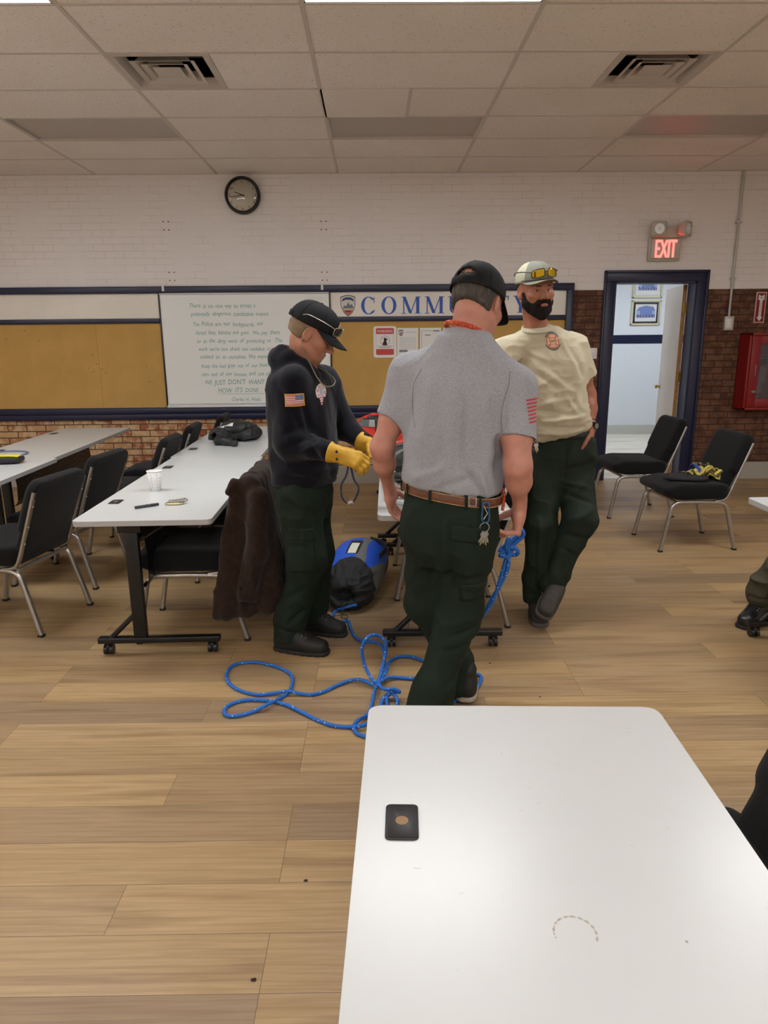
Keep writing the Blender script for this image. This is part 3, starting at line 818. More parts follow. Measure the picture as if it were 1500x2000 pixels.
gl = G().lathe([(0, .078), (.05, .0765), (.1, .071), (.14, .062), (.154, .056), (.154, .053), (.14, .059), (.1, .068), (.05, .0735), (0, .075)], n=56, M=RX); obj('lens', gl, M_GLASS, ck)

# exit sign
ex = empty('exit_sign', (3.035, WALL, 2.325), 0, 'grey emergency exit sign with red glowing letters and two lamp heads', 'exit sign')
M_SIGNG = mat('sign_grey', C(190, 187, 174), .45)
obj('housing', G().box(-.165, .165, -.05, 0, 0, .235, bev=.008).box(-.15, .15, -.075, -.045, .02, .215, bev=.006), M_SIGNG, ex)
obj('lamp_bar', G().box(-.155, .17, -.08, 0, .225, .33, bev=.008), M_SIGNG, ex)
v, f = text_geo('EXIT', .225, 'CENTER', .0, 0, 1.0); xs_ = [q.x for q in v]; wd = max(xs_)-min(xs_)
sy = .17/max(q.y for q in v)
obj('letters', G().add([((q.x-(max(xs_)+min(xs_))/2)*.215/wd+dx_, -.0765, .032+q.y*sy) for dx_ in (-.004, .006) for q in v], f+[tuple(i+len(v) for i in ff) for ff in f], 0, False), mat('exit_red', (1, .06, .05, 1), emis=2.2), ex, fixn=False)
M_REFL = mat('lamp_reflector', C(236, 238, 242), .3, .35)
for sx, yaw in ((-.115, .0), (.155, .75)):
    Mh = Matrix.Translation((sx, -.115, .30)) @ Matrix.Rotation(yaw, 4, 'Z') @ Matrix.Scale(1.25, 4)
    h = G().pillow([(a, b) for a, b in smooth_poly([(-.062, -.058), (.062, -.058), (.062, .058), (-.062, .058)], .02)], [(.035, .03), (.0, .008), (-.03, .0), (-.036, .0)], ax=1)
    hg = G(); hg.add([Mh @ Vector(q) for q in h.v], h.f); ho = obj('lamp_head', hg, M_SIGNG, ex)
    rg = G(); rg.lathe([(.0, .0), (.02, -.002), (.045, -.02), (.054, -.032)], n=20, M=Mh @ Matrix.Translation((0, -.006, 0)) @ Matrix.Rotation(-PI/2, 4, 'X') @ Matrix.Scale(-1, 4, (0, 0, 1)))
    hg = G().cyl(Mh @ Vector((0, -.037, 0)), Mh @ Vector((0, -.040, 0)), .05, n=24); obj('reflector', hg, M_REFL, ho)
    obj('bulb', G().cyl(Mh @ Vector((0, -.04, 0)), Mh @ Vector((0, -.048, 0)), .012, n=12), M_WHITE, ho)

# conduit and outlet box, fire sign
cd = empty('electrical_conduit', (3.79, WALL, 1.60), 0, 'thin grey conduit running down the wall to a metal outlet box', 'conduit')
M_CON = mat('conduit_paint', C(186, 184, 178), .45, .2)
obj('pipe', G().cyl((0, -.022, .16), (0, -.022, CEIL-1.6), .0125, n=14), M_CON, cd)
obj('outlet_box', G().box(-.048, .048, -.05, 0, .02, .165, bev=.004), mat('galvanised', C(196, 194, 186), .4, .5), cd)
obj('socket', G().box(-.028, .028, -.056, -.05, .045, .14, bev=.003), M_WHITE, cd)
for z in (.55, 1.1): obj('strap', G().box(-.03, .03, -.037, 0, z-.008, z+.008), M_CON, cd)
fs = empty('fire_extinguisher_sign', (4.125, WALL, 1.695), 0, 'red and white vertical fire arrow sign above the red cabinet', 'sign')
obj('plate', G().box(-.055, .055, -.008, -.001, 0, .315, bev=.001), mat('sign_pinkwhite', C(214, 190, 190), .5), fs)
obj('red_field', G().box(-.046, .046, -.0095, -.008, .01, .305), M_RED, fs)
g = G().prism([(0, .018), (.032, .06), (.014, .06), (.014, .235), (.032, .235), (.032, .29), (0, .272), (-.032, .29), (-.032, .235), (-.014, .235), (-.014, .06), (-.032, .06)], 0, .001, WM(0, -.011, 0)); obj('arrow', g, M_WHITE, fs)
g = G(); v, f = text_geo('FIRE', .026); g.add([(q.x, -.0116, .248+q.y) for q in v], f, 0, False)
v, f = text_geo('EXTINGUISHER', .019); g.add([(-q.y+.006, -.0116, .148+q.x) for q in v], f, 0, False)
obj('sign_text', g, M_RED, fs, fixn=False)

# extinguisher cabinet with window
fc = empty('extinguisher_cabinet', (4.275, WALL, .79), 0, 'red wall mounted fire extinguisher cabinet with a window, at the right edge', 'cabinet')
CW, CH, CDp = .33, .80, .20
g = G(); g.box(-CW, CW, -.008, 0, 0, CH); g.box(-CW, -CW+.008, -CDp, 0, 0, CH).box(CW-.008, CW, -CDp, 0, 0, CH).box(-CW, CW, -CDp, 0, 0, .008).box(-CW, CW, -CDp, 0, CH-.008, CH)
obj('cabinet_body', g, M_RED, fc)
g = G(); D = -CDp-.02
g.box(-CW+.03, -CW+.125, D, D+.02, .03, CH-.03, bev=.003).box(CW-.125, CW-.03, D, D+.02, .03, CH-.03, bev=.003).box(-CW+.12, CW-.12, D, D+.02, .03, .12, bev=.003).box(-CW+.12, CW-.12, D, D+.02, CH-.12, CH-.03, bev=.003)
for (x0, x1, z0, z1) in ((-CW, -CW+.026, 0, CH), (CW-.026, CW, 0, CH), (-CW, CW, 0, .026), (-CW, CW, CH-.026, CH)): g.box(x0, x1, D+.004, D+.024, z0, z1, bev=.002)
dr = obj('cabinet_door', g, M_RED, fc)
obj('window_pane', G().box(-CW+.12, CW-.12, D+.008, D+.012, .12, CH-.12), mat('cabinet_glass', C(180, 170, 176), .05, trans=.9), dr)
obj('door_pull', G().tube(smooth_poly([(-CW+.075, D, .36), (-CW+.075, D-.03, .36), (-CW+.075, D-.03, .47), (-CW+.075, D, .47)], .008, closed=False), .004), M_STEEL, dr)
obj('oval_latch', G().lathe([(0, -.004), (.03, -.002), (.034, 0), (0, .001)], n=24, M=Matrix.Translation((-CW+.10, D, .19)) @ Matrix.Scale(.5, 4, (0, 0, 1)) @ RX), M_STEEL, dr)
fe = empty('fire_extinguisher', (4.275-.05, WALL-.1, .80), 0, 'red fire extinguisher inside the red cabinet, white tag showing', 'fire extinguisher')
obj('cylinder', G().lathe([(0, .0), (.06, .0), (.068, .012), (.068, .40), (.055, .44), (.03, .46), (.025, .50), (0, .50)], n=32), mat('dark_red', C(120, 16, 18), .3), fe)
obj('valve', G().box(-.02, .02, -.015, .015, .49, .55, bev=.004).box(-.10, .04, -.009, .009, .55, .562, bev=.002).box(-.12, .03, -.009, .009, .525, .535, bev=.002), M_STEEL, fe)
obj('hose', G().tube(catmull([(-.02, 0, .52), (-.07, -.02, .50), (-.10, -.03, .42), (-.10, -.04, .2)], 6), .009), M_BLACK, fe)
obj('white_tag', G().add([(-.135, -.08, .30), (-.06, -.085, .28), (-.055, -.083, .44), (-.12, -.08, .45), (-.14, -.078, .17), (-.08, -.08, .165), (-.085, -.082, .29), (-.13, -.08, .295)], [(0, 1, 2, 3), (4, 5, 6, 7)], 0, False), M_WHITE, fe, fixn=False)
# light switch by the door
sw = empty('light_switch', (2.375, WALL, 1.335), 0, 'small white wall switch beside the navy door frame', 'light switch')
obj('plate', G().box(-.037, .037, -.006, 0, 0, .115, bev=.002), M_WHITE, sw); obj('toggle', G().box(-.006, .006, -.016, -.005, .045, .07, bev=.002), M_WHITE, sw)

# posted papers and sign on the cork
def paper(name, x, z, w, h, label, cat, lines_, extra=None):
    r = empty(name, (x, WALL-.0145, z), 0, label, cat)
    obj('sheet', G().box(-w/2, w/2, -.0012, 0, -h/2, h/2), M_WHITE, r)
    g = G()
    for (a, b_, c_, d_) in lines_: g.box(a, b_, -.0018, -.0012, c_, d_)
    if lines_: obj('print', g, mat('print_grey', C(130, 130, 132), .7), r)
    return r
w = empty('warning_sign', (.13, WALL-.0145, 1.37), 0, 'white rounded warning sign with red bands on the cork board', 'sign')
rp = lambda a, b_, c_, d_, r_: smooth_poly([(a, c_), (b_, c_), (b_, d_), (a, d_)], r_)
obj('plate', G().prism(rp(-.122, .122, 0, .325, .03), 0, .003, WM(0, -.003, 0)), M_WHITE, w)
M_WRED = mat('warning_red', C(196, 62, 58), .5); M_BLK2 = mat('print_black', C(24, 24, 26), .6)
g = G().prism(rp(-.095, .095, .245, .305, .014), 0, .001, WM(0, -.004, 0)).prism(rp(-.095, .095, .028, .09, .014), 0, .001, WM(0, -.004, 0))
for sx in (-.094, .094): g.box(sx-.001, sx+.001, -.004, -.003, .08, .25)
for i in range(28):
    A, B = 2*PI*i/28, 2*PI*(i+1)/28; q = [(.052*math.cos(A), .175+.05*math.sin(A)), (.052*math.cos(B), .175+.05*math.sin(B)), (.048*math.cos(B), .175+.046*math.sin(B)), (.048*math.cos(A), .175+.046*math.sin(A))]
    g.prism(q, 0, .001, WM(0, -.004, 0))
g.prism([(-.037, .212), (-.034, .215), (-.004, .184), (-.007, .181)], 0, .001, WM(0, -.004, 0))
obj('red_bands', g, M_WRED, w)
g = G().prism([(-.028, .128), (.022, .128), (.02, .155), (.014, .168), (.016, .186), (-.01, .186), (-.012, .17), (-.022, .155)], 0, .001, WM(0, -.0042, 0))
g.prism([(-.014, .187), (.034, .180), (.03, .19), (.016, .196), (.006, .21), (-.006, .205), (-.012, .194)], 0, .001, WM(0, -.0042, 0))
obj('hooded_figure', g, M_BLK2, w)
g = G(); v, f = text_geo('WARNING', .040); g.add([(q.x*.86, -.0052, .26+q.y) for q in v], f, 0, False); obj('warning_word', g, M_WHITE, w, fixn=False)
g = G()
for z_, a in ((.118, .084), (.108, .07), (.099, .05)): g.box(-a, a, -.0042, -.003, z_, z_+.004)
obj('small_print', g, mat('print_grey', C(130, 130, 132), .7), w)
p1 = paper('flyer', .372, 1.525, .225, .30, 'white flyer with a small shield, right of the warning sign', 'flyer', [(-.02, .09, .105, .108)]+[(-.09, .09, .05-.014*k, .052-.014*k) for k in range(9)]+[(-.09, -.0, -.1, -.075)])
shield(p1, -.072, .10, .055, .07, -.0018)
p2 = paper('flyer', .615, 1.525, .225, .30, 'white flyer with a thin border, partly behind the grey shirted man', 'flyer', [(-.095, .095, .12, .123), (-.095, -.092, -.1, .12), (.092, .095, -.1, .12), (.03, .09, .112, .124), (-.06, .0, .07, .08)])
p3 = paper('flyer', .86, 1.53, .22, .29, 'white flyer behind the grey shirted man, third in the row', 'flyer', [(-.09, .09, .05-.02*k, .053-.02*k) for k in range(6)])
p4 = paper('flyer', 1.73, 1.60, .22, .28, 'white flyer low under the letter Y, half behind the tan shirt', 'flyer', [(-.09, .09, .05-.02*k, .053-.02*k) for k in range(6)])

# framed pictures in the hall
def picture(z, label, dark, seed):
    r = empty('framed_picture', (4.34, HY, z), 0, label, 'picture', 'framed hall photographs')
    w_, h_ = .235, .19
    g = G(); mo = (.026, M_GOLD) 
    for (a, b_, c_, d_) in ((-w_, w_, -h_, -h_+.024), (-w_, w_, h_-.024, h_), (-w_, -w_+.024, -h_, h_), (w_-.024, w_, -h_, h_)): g.box(a, b_, -.028, 0, c_, d_, bev=.003)
    obj('frame', g, mat('cream_frame', C(216, 208, 170), .4), r)
    if dark:
        g = G()
        for (a, b_, c_, d_) in ((-.19, .19, -.152, -.135), (-.19, .19, .135, .152), (-.19, -.173, -.152, .152), (.173, .19, -.152, .152)): g.box(a, b_, -.022, -.004, c_, d_)
        obj('inner_frame', g, M_BLACK, r)
    obj('mat_board', G().box(-.19, .19, -.008, -.004, -.15, .15), M_WHITE, r)
    g = G(); rq = random.Random(seed)
    g.box(-.15, .15, -.0085, -.008, -.05, .03, 1)
    g.prism([(-.15, .03), (-.11, .085), (.0, .11), (.12, .09), (.15, .03)], 0, .0005, WM(0, -.009, 0), 0 if dark else 1)
    g.box(-.09, .1, -.0095, -.009, -.03, .04, 0)
    for k in range(20): x_ = -.145+.0148*k; g.box(x_, x_+.011, -.010, -.0095, -.075, -.03+rq.uniform(-.015, .01), 2 if k % 3 else 0)
    obj('photograph', g, [mat('photo_mid', C(120, 138, 196), .4), mat('photo_light', C(164, 178, 214), .4), mat('photo_dark', C(48, 62, 140), .4)], r)
picture(2.345, 'blue tinted photograph in a pale gold frame, upper of the hall pair', False, 2)
picture(1.93, 'blue tinted photograph with a black inner frame, lower of the hall pair', True, 3)
# ================================================================ TABLES
def make_table():
    root = empty('training_table', (0, 0, 0))
    W_, L_ = .33, .92
    out = smooth_poly([(-W_, -L_), (W_, -L_), (W_, L_), (-W_, L_)], .035, 5)
    g = G(); g.pillow(out, [(.713, .001), (.7145, 0), (.7385, 0), (.74, .0015)], ax=2)
    # edge band below the top face
    g.mi = [1]*len(g.mi); g.mi[-1] = 0; g.sm = [False]*len(g.sm)
    obj('tabletop', g, [M_WHITEPL, M_EDGE], root)
    for sy in (-1, 1):
        gr = G(); o = smooth_poly([(-.029, -.046), (.029, -.046), (.029, .046), (-.029, .046)], .010, 4)
        gr.pillow([(a-.252, b+sy*.515) for a, b in o], [(.7395, 0), (.7425, 0), (.744, .003)], ax=2)
        gm = obj('cable_grommet', gr, M_BLACK, root)
        h = G().lathe([(0, .7443), (.0115, .7443)], c=(-.252, sy*.515, 0), n=20); obj('grommet_hole', h, mat('hole_tan', C(150, 120, 88), .8), gm)
        y = sy*.80
        # foot bar, upright, brace, top bracket
        obj('foot_bar', G().box(-.31, .31, y-.022, y+.022, .068, .098, bev=.006), M_BLKMET, root)
        g = G().box(-.125, -.058, y-.017, y+.017, .095, .69, bev=.005); obj('upright', g, M_BLKMET, root)
        g = G().tube([(-.245, y, .092), (-.118, y, .215)], 0, rect=(.026, .026), up=(0, 1, 0)); obj('brace', g, M_BLKMET, root)
        g = G().box(-.22, .20, y-.016, y+.016, .69, .713, bev=.003).box(-.15, -.035, y-.03, y+.03, .655, .69, bev=.003)
        g.tube([(.1, y+sy*-.03, .70), (-.06, y-sy*.03, .60)], .006); obj('top_bracket', g, M_BLKMET, root)
        for sx in (-.265, .265):
            c = G()
            for dx in (-.014, .014): c.cyl((sx+dx-.008, y+.012, .027), (sx+dx+.008, y+.012, .027), .027, n=20)
            c.cyl((sx, y, .03), (sx, y, .07), .008, n=10); c.box(sx-.012, sx+.012, y-.012, y+.024, .03, .056, bev=.006)
            obj('caster', c, M_BLACK, root)
    # perforated modesty panel, folded lip
    g = G(); x = -.045
    prof = [(x-.02, .64), (x, .62), (x+.012, .50), (x+.004, .39), (x-.015, .35), (x-.04, .35)]
    P1 = [(a, -.76, b) for a, b in prof]; P2 = [(a, .76, b) for a, b in prof]; n = len(prof)
    vs = P1+P2+[(a+.003, b, c) for a, b, c in P1+P2]
    f = [(i, i+1, n+i+1, n+i) for i in range(n-1)]+[(2*n+n+i, 2*n+n+i+1, 2*n+i+1, 2*n+i) for i in range(n-1)]
    g.add(vs, f, 0, False)
    pan = obj('modesty_panel', g, M_BLKMET, root)
    h = G()
    for sgn in (-1, 1):
        for i in range(9):
            for j in range(3):
                yy = sgn*(.60-.03*i-.015*(j % 2)); zz = .56-.045*j-.018*abs(i-4)/2
                for dx in (.0145, -.004): h.add([(x+dx+.004, yy+.005*math.cos(t), zz+.005*math.sin(t)) for t in np.linspace(0, 2*PI, 7)[:-1]], [tuple(range(6))], 0, False)
    obj('perforations', h, mat('perforation_light', C(170, 168, 160), .7), pan, fixn=False)
    obj('stretcher', G().box(-.1, -.07, -.79, .79, .60, .64, bev=.004), M_BLKMET, root)
    return root
table0 = make_table()
tables = [
    ((-1.125, 4.14), 1.0, 'white training table in the centre left aisle, in front, paper cup and carabiners on it', 'front'),
    ((-1.175, 5.98), 1.0, 'white training table by the wall with the black nylon bag on it', 'b'),
    ((-2.62, 4.17), 1.5, 'white training table cut off at the left edge, with the yellow pouch on it', 'c'),
    ((-2.70, 6.0), 1.5, 'white training table far left, standing against the washed brick wall', 'd'),
    ((.36, 4.17), -1.2, 'white training table in the middle, behind the grey shirted man, under the rescue gear', 'e'),
    ((.33, 6.02), 0, 'white training table behind the middle one, under the red and black pack', 'f'),
    ((.270, .535), -2.5, 'white training table closest to the camera, with a round coffee stain', 'g'),
    ((2.275, 2.63), -.5, 'white training table at the right edge, one corner showing beside the seated leg', 'h'),
]
for i, ((x, y), a, lab, _) in enumerate(tables):
    t = table0 if i == 0 else copy_tree(table0)
    t.location = (x, y, 0); t.rotation_euler.z = math.radians(a); tag(t, lab, 'table', 'white training tables')
# marks on the near table top, chipped corner on the front left one
st = G(); n = 40
for i in range(n):
    a0, a1 = -.5+3.9*i/n, -.5+3.9*(i+1)/n; r0 = .030; w = .0012+.0008*math.sin(i*1.7)
    if i % 7 == 3: continue
    st.add([(.278+(r0-w)*math.cos(a0), .818+(r0-w)*math.sin(a0), .7404), (.278+(r0+w)*math.cos(a0), .818+(r0+w)*math.sin(a0), .7404), (.278+(r0+w)*math.cos(a1), .818+(r0+w)*math.sin(a1), .7404), (.278+(r0-w)*math.cos(a1), .818+(r0-w)*math.sin(a1), .7404)], [(0, 1, 2, 3)], 0, False)
near = [o for o in bpy.data.objects if o.name.startswith('training_table') and abs(o.location.y-.535) < .01 and abs(o.location.x-.270) < .01][0]
def to_local(g, o):
    Mi = (Matrix.Translation(o.location) @ Matrix.Rotation(o.rotation_euler.z, 4, 'Z')).inverted()
    g.v = [tuple(Mi @ Vector(p)) for p in g.v]; return g
obj('coffee_ring', to_local(st, near), mat('stain', C(168, 162, 148), .4), near, fixn=False)
g = G()
rq = random.Random(11)
for k in range(16):
    x, y = rq.uniform(.02, .55), rq.uniform(.75, 1.35); a = rq.uniform(0, PI); l = rq.uniform(.004, .014)
    dx, dy = math.cos(a)*l, math.sin(a)*l
    g.add([(x, y, .7404), (x+dx, y+dy, .7404), (x+dx-dy*.06, y+dy+dx*.06, .7404), (x-dy*.06, y+dx*.06, .7404)], [(0, 1, 2, 3)], 0, False)
g.lathe([(0, .7404), (.0022, .7404)], c=(.43, .80, 0), n=10)
obj('scratches', to_local(g, near), mat('scratch_grey', C(150, 149, 144), .5), near, fixn=False)

# ================================================================ CHAIRS
def make_chair():
    root = empty('stacking_chair', (0, 0, 0))
    prof = smooth_poly([(.285, .478), (.15, .515), (-.19, .505), (-.215, .47), (-.2, .395), (.13, .385), (.20, .395), (.285, .435)], .035, 5)
    obj('seat', G().pillow(prof, [(-.25, .05), (-.246, .028), (-.235, .010), (-.21, 0), (.21, 0), (.235, .010), (.246, .028), (.25, .05)], ax=0), M_FABRIC, root)
    # backrest panel: outline in (x, along), thickness along the normal
    lean = math.radians(22); MB = Matrix.Translation((0, -.175, .44)) @ Matrix.Rotation(lean, 4, 'X')
    o = smooth_poly([(-.20, .0), (.20, .0), (.205, .14), (.232, .165), (.232, .455), (-.232, .455), (-.232, .165), (-.205, .14)], [.03, .03, .02, .03, .075, .075, .03, .02], 6)
    p = G().pillow([(a, b) for a, b in o], [(-.03, .012), (-.027, .003), (-.018, .0), (.012, .0), (.030, .012), (.038, .035), (.040, .06)], ax=1)
    g = G(); g.add([MB @ Vector(v) for v in p.v], p.f, 0, True)
    back = obj('backrest', g, M_FABRIC, root)
    s = G().tube([MB @ Vector(q) for q in [(-.196, .034, .156), (-.1, .0395, .153), (.1, .0395, .153), (.196, .034, .156)]], .0022, n=6)
    s.tube([MB @ Vector(q) for q in [(-.200, -.0265, .158), (.200, -.0265, .158)]], .0022, n=6); obj('seam', s, M_FABRIC, back)
    for sx in (-1, 1):
        x = sx*.225
        fr = smooth_poly([(x+sx*.012, .285, .008), (x, .225, .345), (x, .17, .378)], .06, 5, closed=False)
        a = smooth_poly([(x+sx*.012, .285, .01), (x, .215, .372), (x, -.0, .372)], .06, 6, closed=False)
        b = smooth_poly([(x+sx*.012, -.285, .01), (x, -.19, .365), (x, -.0, .372)], .06, 6, closed=False)
        for q, yy in ((a, .285), (b, -.285)):
            lg = obj('leg', G().tube(q, 0, rect=(.030, .024), up=(1, 0, 0)), M_STEEL, root)
            obj('foot_cap', G().box(x+sx*.012-.016, x+sx*.012+.016, yy-.015, yy+.015, 0, .014, bev=.002), M_BLACK, lg)
            for zz in (.12, .24): 
                t = (zz-.01)/.36; yc = yy+(q[6][1]*.0); 
        pb = smooth_poly([(x, -.10, .377), (x, -.175, .385), (x, -.205, .43), (x, -.345, .805)], .05, 5, closed=False)
        if True:
            pbg = G().tube(pb, 0, rect=(.028, .016), up=(1, 0, 0))
            post = obj('back_post', pbg, M_STEEL, root)
            sc = G()
            for t in (.25, .5, .8): 
                q = Vector(pb[-2]).lerp(Vector(pb[-1]), t) if False else Vector((x, -.205-.14*t, .43+.375*t)); sc.cyl(q+Vector((0, -.008, -.002)), q+Vector((0, -.013, -.004)), .005, n=8)
            obj('screw', sc, M_ALU, post)
    obj('cross_bar', G().tube([(-.215, -.18, .368), (.215, -.18, .368)], 0, rect=(.02, .018), up=(0, 0, 1)), M_STEEL, root)
    obj('cross_bar', G().tube([(-.215, .17, .368), (.215, .17, .368)], 0, rect=(.02, .018), up=(0, 0, 1)), M_STEEL, root)
    return root
chair0 = make_chair()
chairs = [   # x, y, rotation (0 faces +y; 90 faces -x)
    (-2.07, 3.86, 80, 'black chair at the left edge, nearest, its back turned to the camera'),
    (-2.07, 4.60, 82, 'black chair at the left edge, second one back, half hidden by the nearest'),
    (-1.88, 5.33, 90, 'black chair left of the cup table, its seat cut by the table edge'),
    (-1.90, 6.10, 92, 'black chair facing the far left table, between brick wall and cup table'),
    (-1.80, 6.90, 92, 'black chair against the brick wall, only the tall back and silver post showing'),
    (-.985, 3.72, 92, 'black chair under the cup table, with the brown jacket over its back'),
    (-.90, 4.66, 90, 'black chair under the cup table, hidden behind the brown jacket'),
    (.43, 3.83, 94, 'black chair under the middle table, behind the grey shirted man'),
    (.43, 4.50, 92, 'black chair under the middle table, further back, near the blue rope bag'),
    (2.40, 5.22, 93, 'black chair in the open floor at right, with the webbing bundle on its seat'),
    (2.35, 6.22, 92, 'empty black chair standing in front of the open doorway'),
    (.645, 1.165, 90, 'black chair at the bottom right edge, pushed under the near table'),
    (2.98, 3.70, 90, 'black chair under the seated person at the right edge'),
]
for i, (x, y, a, lab) in enumerate(chairs):
    c = chair0 if i == 0 else copy_tree(chair0)
    c.location = (x, y, 0); c.rotation_euler.z = math.radians(a); tag(c, lab, 'chair', 'black stacking chairs')
# ================================================================ PEOPLE
def V3(*a): return np.array(a, float)
def unit(v): v = np.array(v, float); return v/np.linalg.norm(v)
class Head:
    def __init__(s, c, fwd, up=(0, 0, 1), sc=1.0):
        s.c = V3(*c); s.F = unit(fwd); up = np.array(up, float); s.U = unit(up-s.F*np.dot(up, s.F)); s.R = np.cross(s.F, s.U); s.s = sc
        s.M = np.stack([s.R, s.F, s.U], 1)
    def p(s, x, y, z): return s.c+s.s*(s.R*x+s.F*y+s.U*z)
    def e(s, x, y, z, rx, ry, rz, k=.015, op='u', n=2): return ell(s.p(x, y, z), V3(rx, ry, rz)*s.s, s.M, k*s.s, op, n)
    def cn(s, a, b, ra, rb, k=.012, op='u', **kw): return cone(s.p(*a), s.p(*b), ra*s.s, rb*s.s, k*s.s, op, **kw)
    def prims(s, ears=True, beard=False):
        P = [s.e(0, -.018, .045, .076, .098, .082), s.e(0, .018, -.012, .067, .074, .088, .03), s.e(0, .03, -.066, .054, .056, .045, .03),
             s.e(0, .068, -.096, .026, .020, .019, .025), s.e(0, .042, .045, .056, .038, .034, .03),
             s.cn((-.052, -.005, -.055), (-.03, .055, -.092), .018, .014, .03), s.cn((.052, -.005, -.055), (.03, .055, -.092), .018, .014, .03)]
        for q in (-1, 1):
            P += [s.e(q*.046, .062, -.022, .018, .018, .016, .03),                       # cheekbone
                  s.e(q*.030, .100, .001, .017, .016, .011, .014, 's'),                    # eye socket
                  s.cn((q*.012, .088, .017), (q*.046, .080, .018), .008, .007, .012),      # brow
                  s.cn((q*.018, .0885, .0055), (q*.043, .078, .003), .0042, .0036, .004),      # upper lid
                  s.cn((q*.019, .0862, -.0085), (q*.041, .079, -.008), .0035, .003, .006)]
        P += [s.cn((0, .088, .012), (0, .110, -.028), .0085, .0105, .014), s.e(0, .110, -.032, .0125, .013, .0105, .008),
              s.e(-.013, .100, -.036, .0075, .010, .008, .006), s.e(.013, .100, -.036, .0075, .010, .008, .006),
              s.cn((-.017, .0895, -.060), (.017, .0895, -.060), .0055, .0055, .006), s.cn((0, .093, -.060), (0, .093, -.060), .006, .006, .006),
              s.cn((-.015, .0885, -.0725), (.015, .0885, -.0725), .0062, .0062, .006),
              s.cn((-.024, .094, -.0662), (.024, .094, -.0662), .0018, .0018, .003, 's'),
              s.cn((-.028, .092, -.038), (-.034, .08, -.062), .002, .002, .008, 's'), s.cn((.028, .092, -.038), (.034, .08, -.062), .002, .002, .008, 's')]
        for q in ((-1, 1) if ears else ()):
            Mr = s.M @ np.array(Matrix.Rotation(q*.38, 3, 'Z')) @ np.array(Matrix.Rotation(-.2, 3, 'X'))
            P += [ell(s.p(q*.080, -.008, -.004), V3(.0085, .0185, .033)*s.s, Mr, .008*s.s), ell(s.p(q*.087, -.004, .002), V3(.006, .010, .019)*s.s, Mr, .004*s.s, 's'),
                  ell(s.p(q*.077, -.0, -.028), V3(.007, .009, .010)*s.s, Mr, .006*s.s), s.cn((q*.079, .008, -.012), (q*.079, .009, -.004), .004, .004, .004)]
        return P
def hand_prims(w, d, n, side, curl=(.3, .35, .3), spread=.04, thumb=(.8, .25), sc=1.0, curls=None):
    """w wrist, d finger direction, n palm-facing normal, side +1 right hand -1 left"""
    w = np.array(w, float); d = unit(d); n = np.array(n, float); n = unit(n-d*np.dot(n, d)); t = np.cross(d, n)*side
    S = sc; P = []
    q = lambda a, b, c=0: w+S*(d*a+t*b+n*c)
    P += [cone(q(-.02, 0), q(.03, .002), .026*S, .034*S, .02, flat=.62, fu=n), cone(q(.03, .018), q(.082, .022), .020*S, .0165*S, .016, flat=.8, fu=n),
          cone(q(.03, -.004), q(.085, .0), .021*S, .016*S, .016, flat=.8, fu=n), cone(q(.03, -.02), q(.080, -.026), .019*S, .0145*S, .016, flat=.8, fu=n),
          cone(q(.012, .022, .008), q(.05, .03, .010), .017*S, .012*S, .014)]
    segs = [(.030, (.043, .026, .021)), (.0095, (.047, .030, .022)), (-.0115, (.043, .027, .021)), (-.0315, (.034, .021, .018))]
    for i, (off, L) in enumerate(segs):
        cu = curls[i] if curls else curl
        a = q(.086-.003*abs(i-1), off, 0); ang = 0; dd = unit(d+t*spread*(1.5-i))
        r = [.0098, .0090, .0082, .0072] if i < 3 else [.0086, .0078, .0070, .0062]
        for j in range(3):
            ang += cu[j]; v = dd*math.cos(ang)+n*math.sin(ang); b = a+v*L[j]*S
            P.append(cone(a, b, r[j]*S, r[j+1]*S, .0045)); a = b
    a = q(.022, .028, .006); v = unit(d*.55+t*thumb[0]+n*thumb[1]); r = [.0145, .0115, .0105, .0085]
    for j, L in enumerate((.040, .034, .026)):
        b = a+v*L*S; P.append(cone(a, b, r[j]*S, r[j+1]*S, .006)); a = b; v = unit(v+d*.35+n*(.15+thumb[1]*.2)-t*.18)
    return P
def smooth_obj(name, prims, m, parent=None, h=.006, bands=((), (), ()), rel=1, seg=(), noi=(), mats=None, mi=None, sub=None):
    V, F = sdf_mesh(prims, h, bands)
    if len(F) == 0: print('EMPTY', name)
    V = relax(V, F, rel, .5)
    if len(seg) or len(noi): V = folds(V, F, seg, noi)
    o = mesh_obj(name, V, F, mats or m, None, True, parent, world=True, fixn=False)
    return o
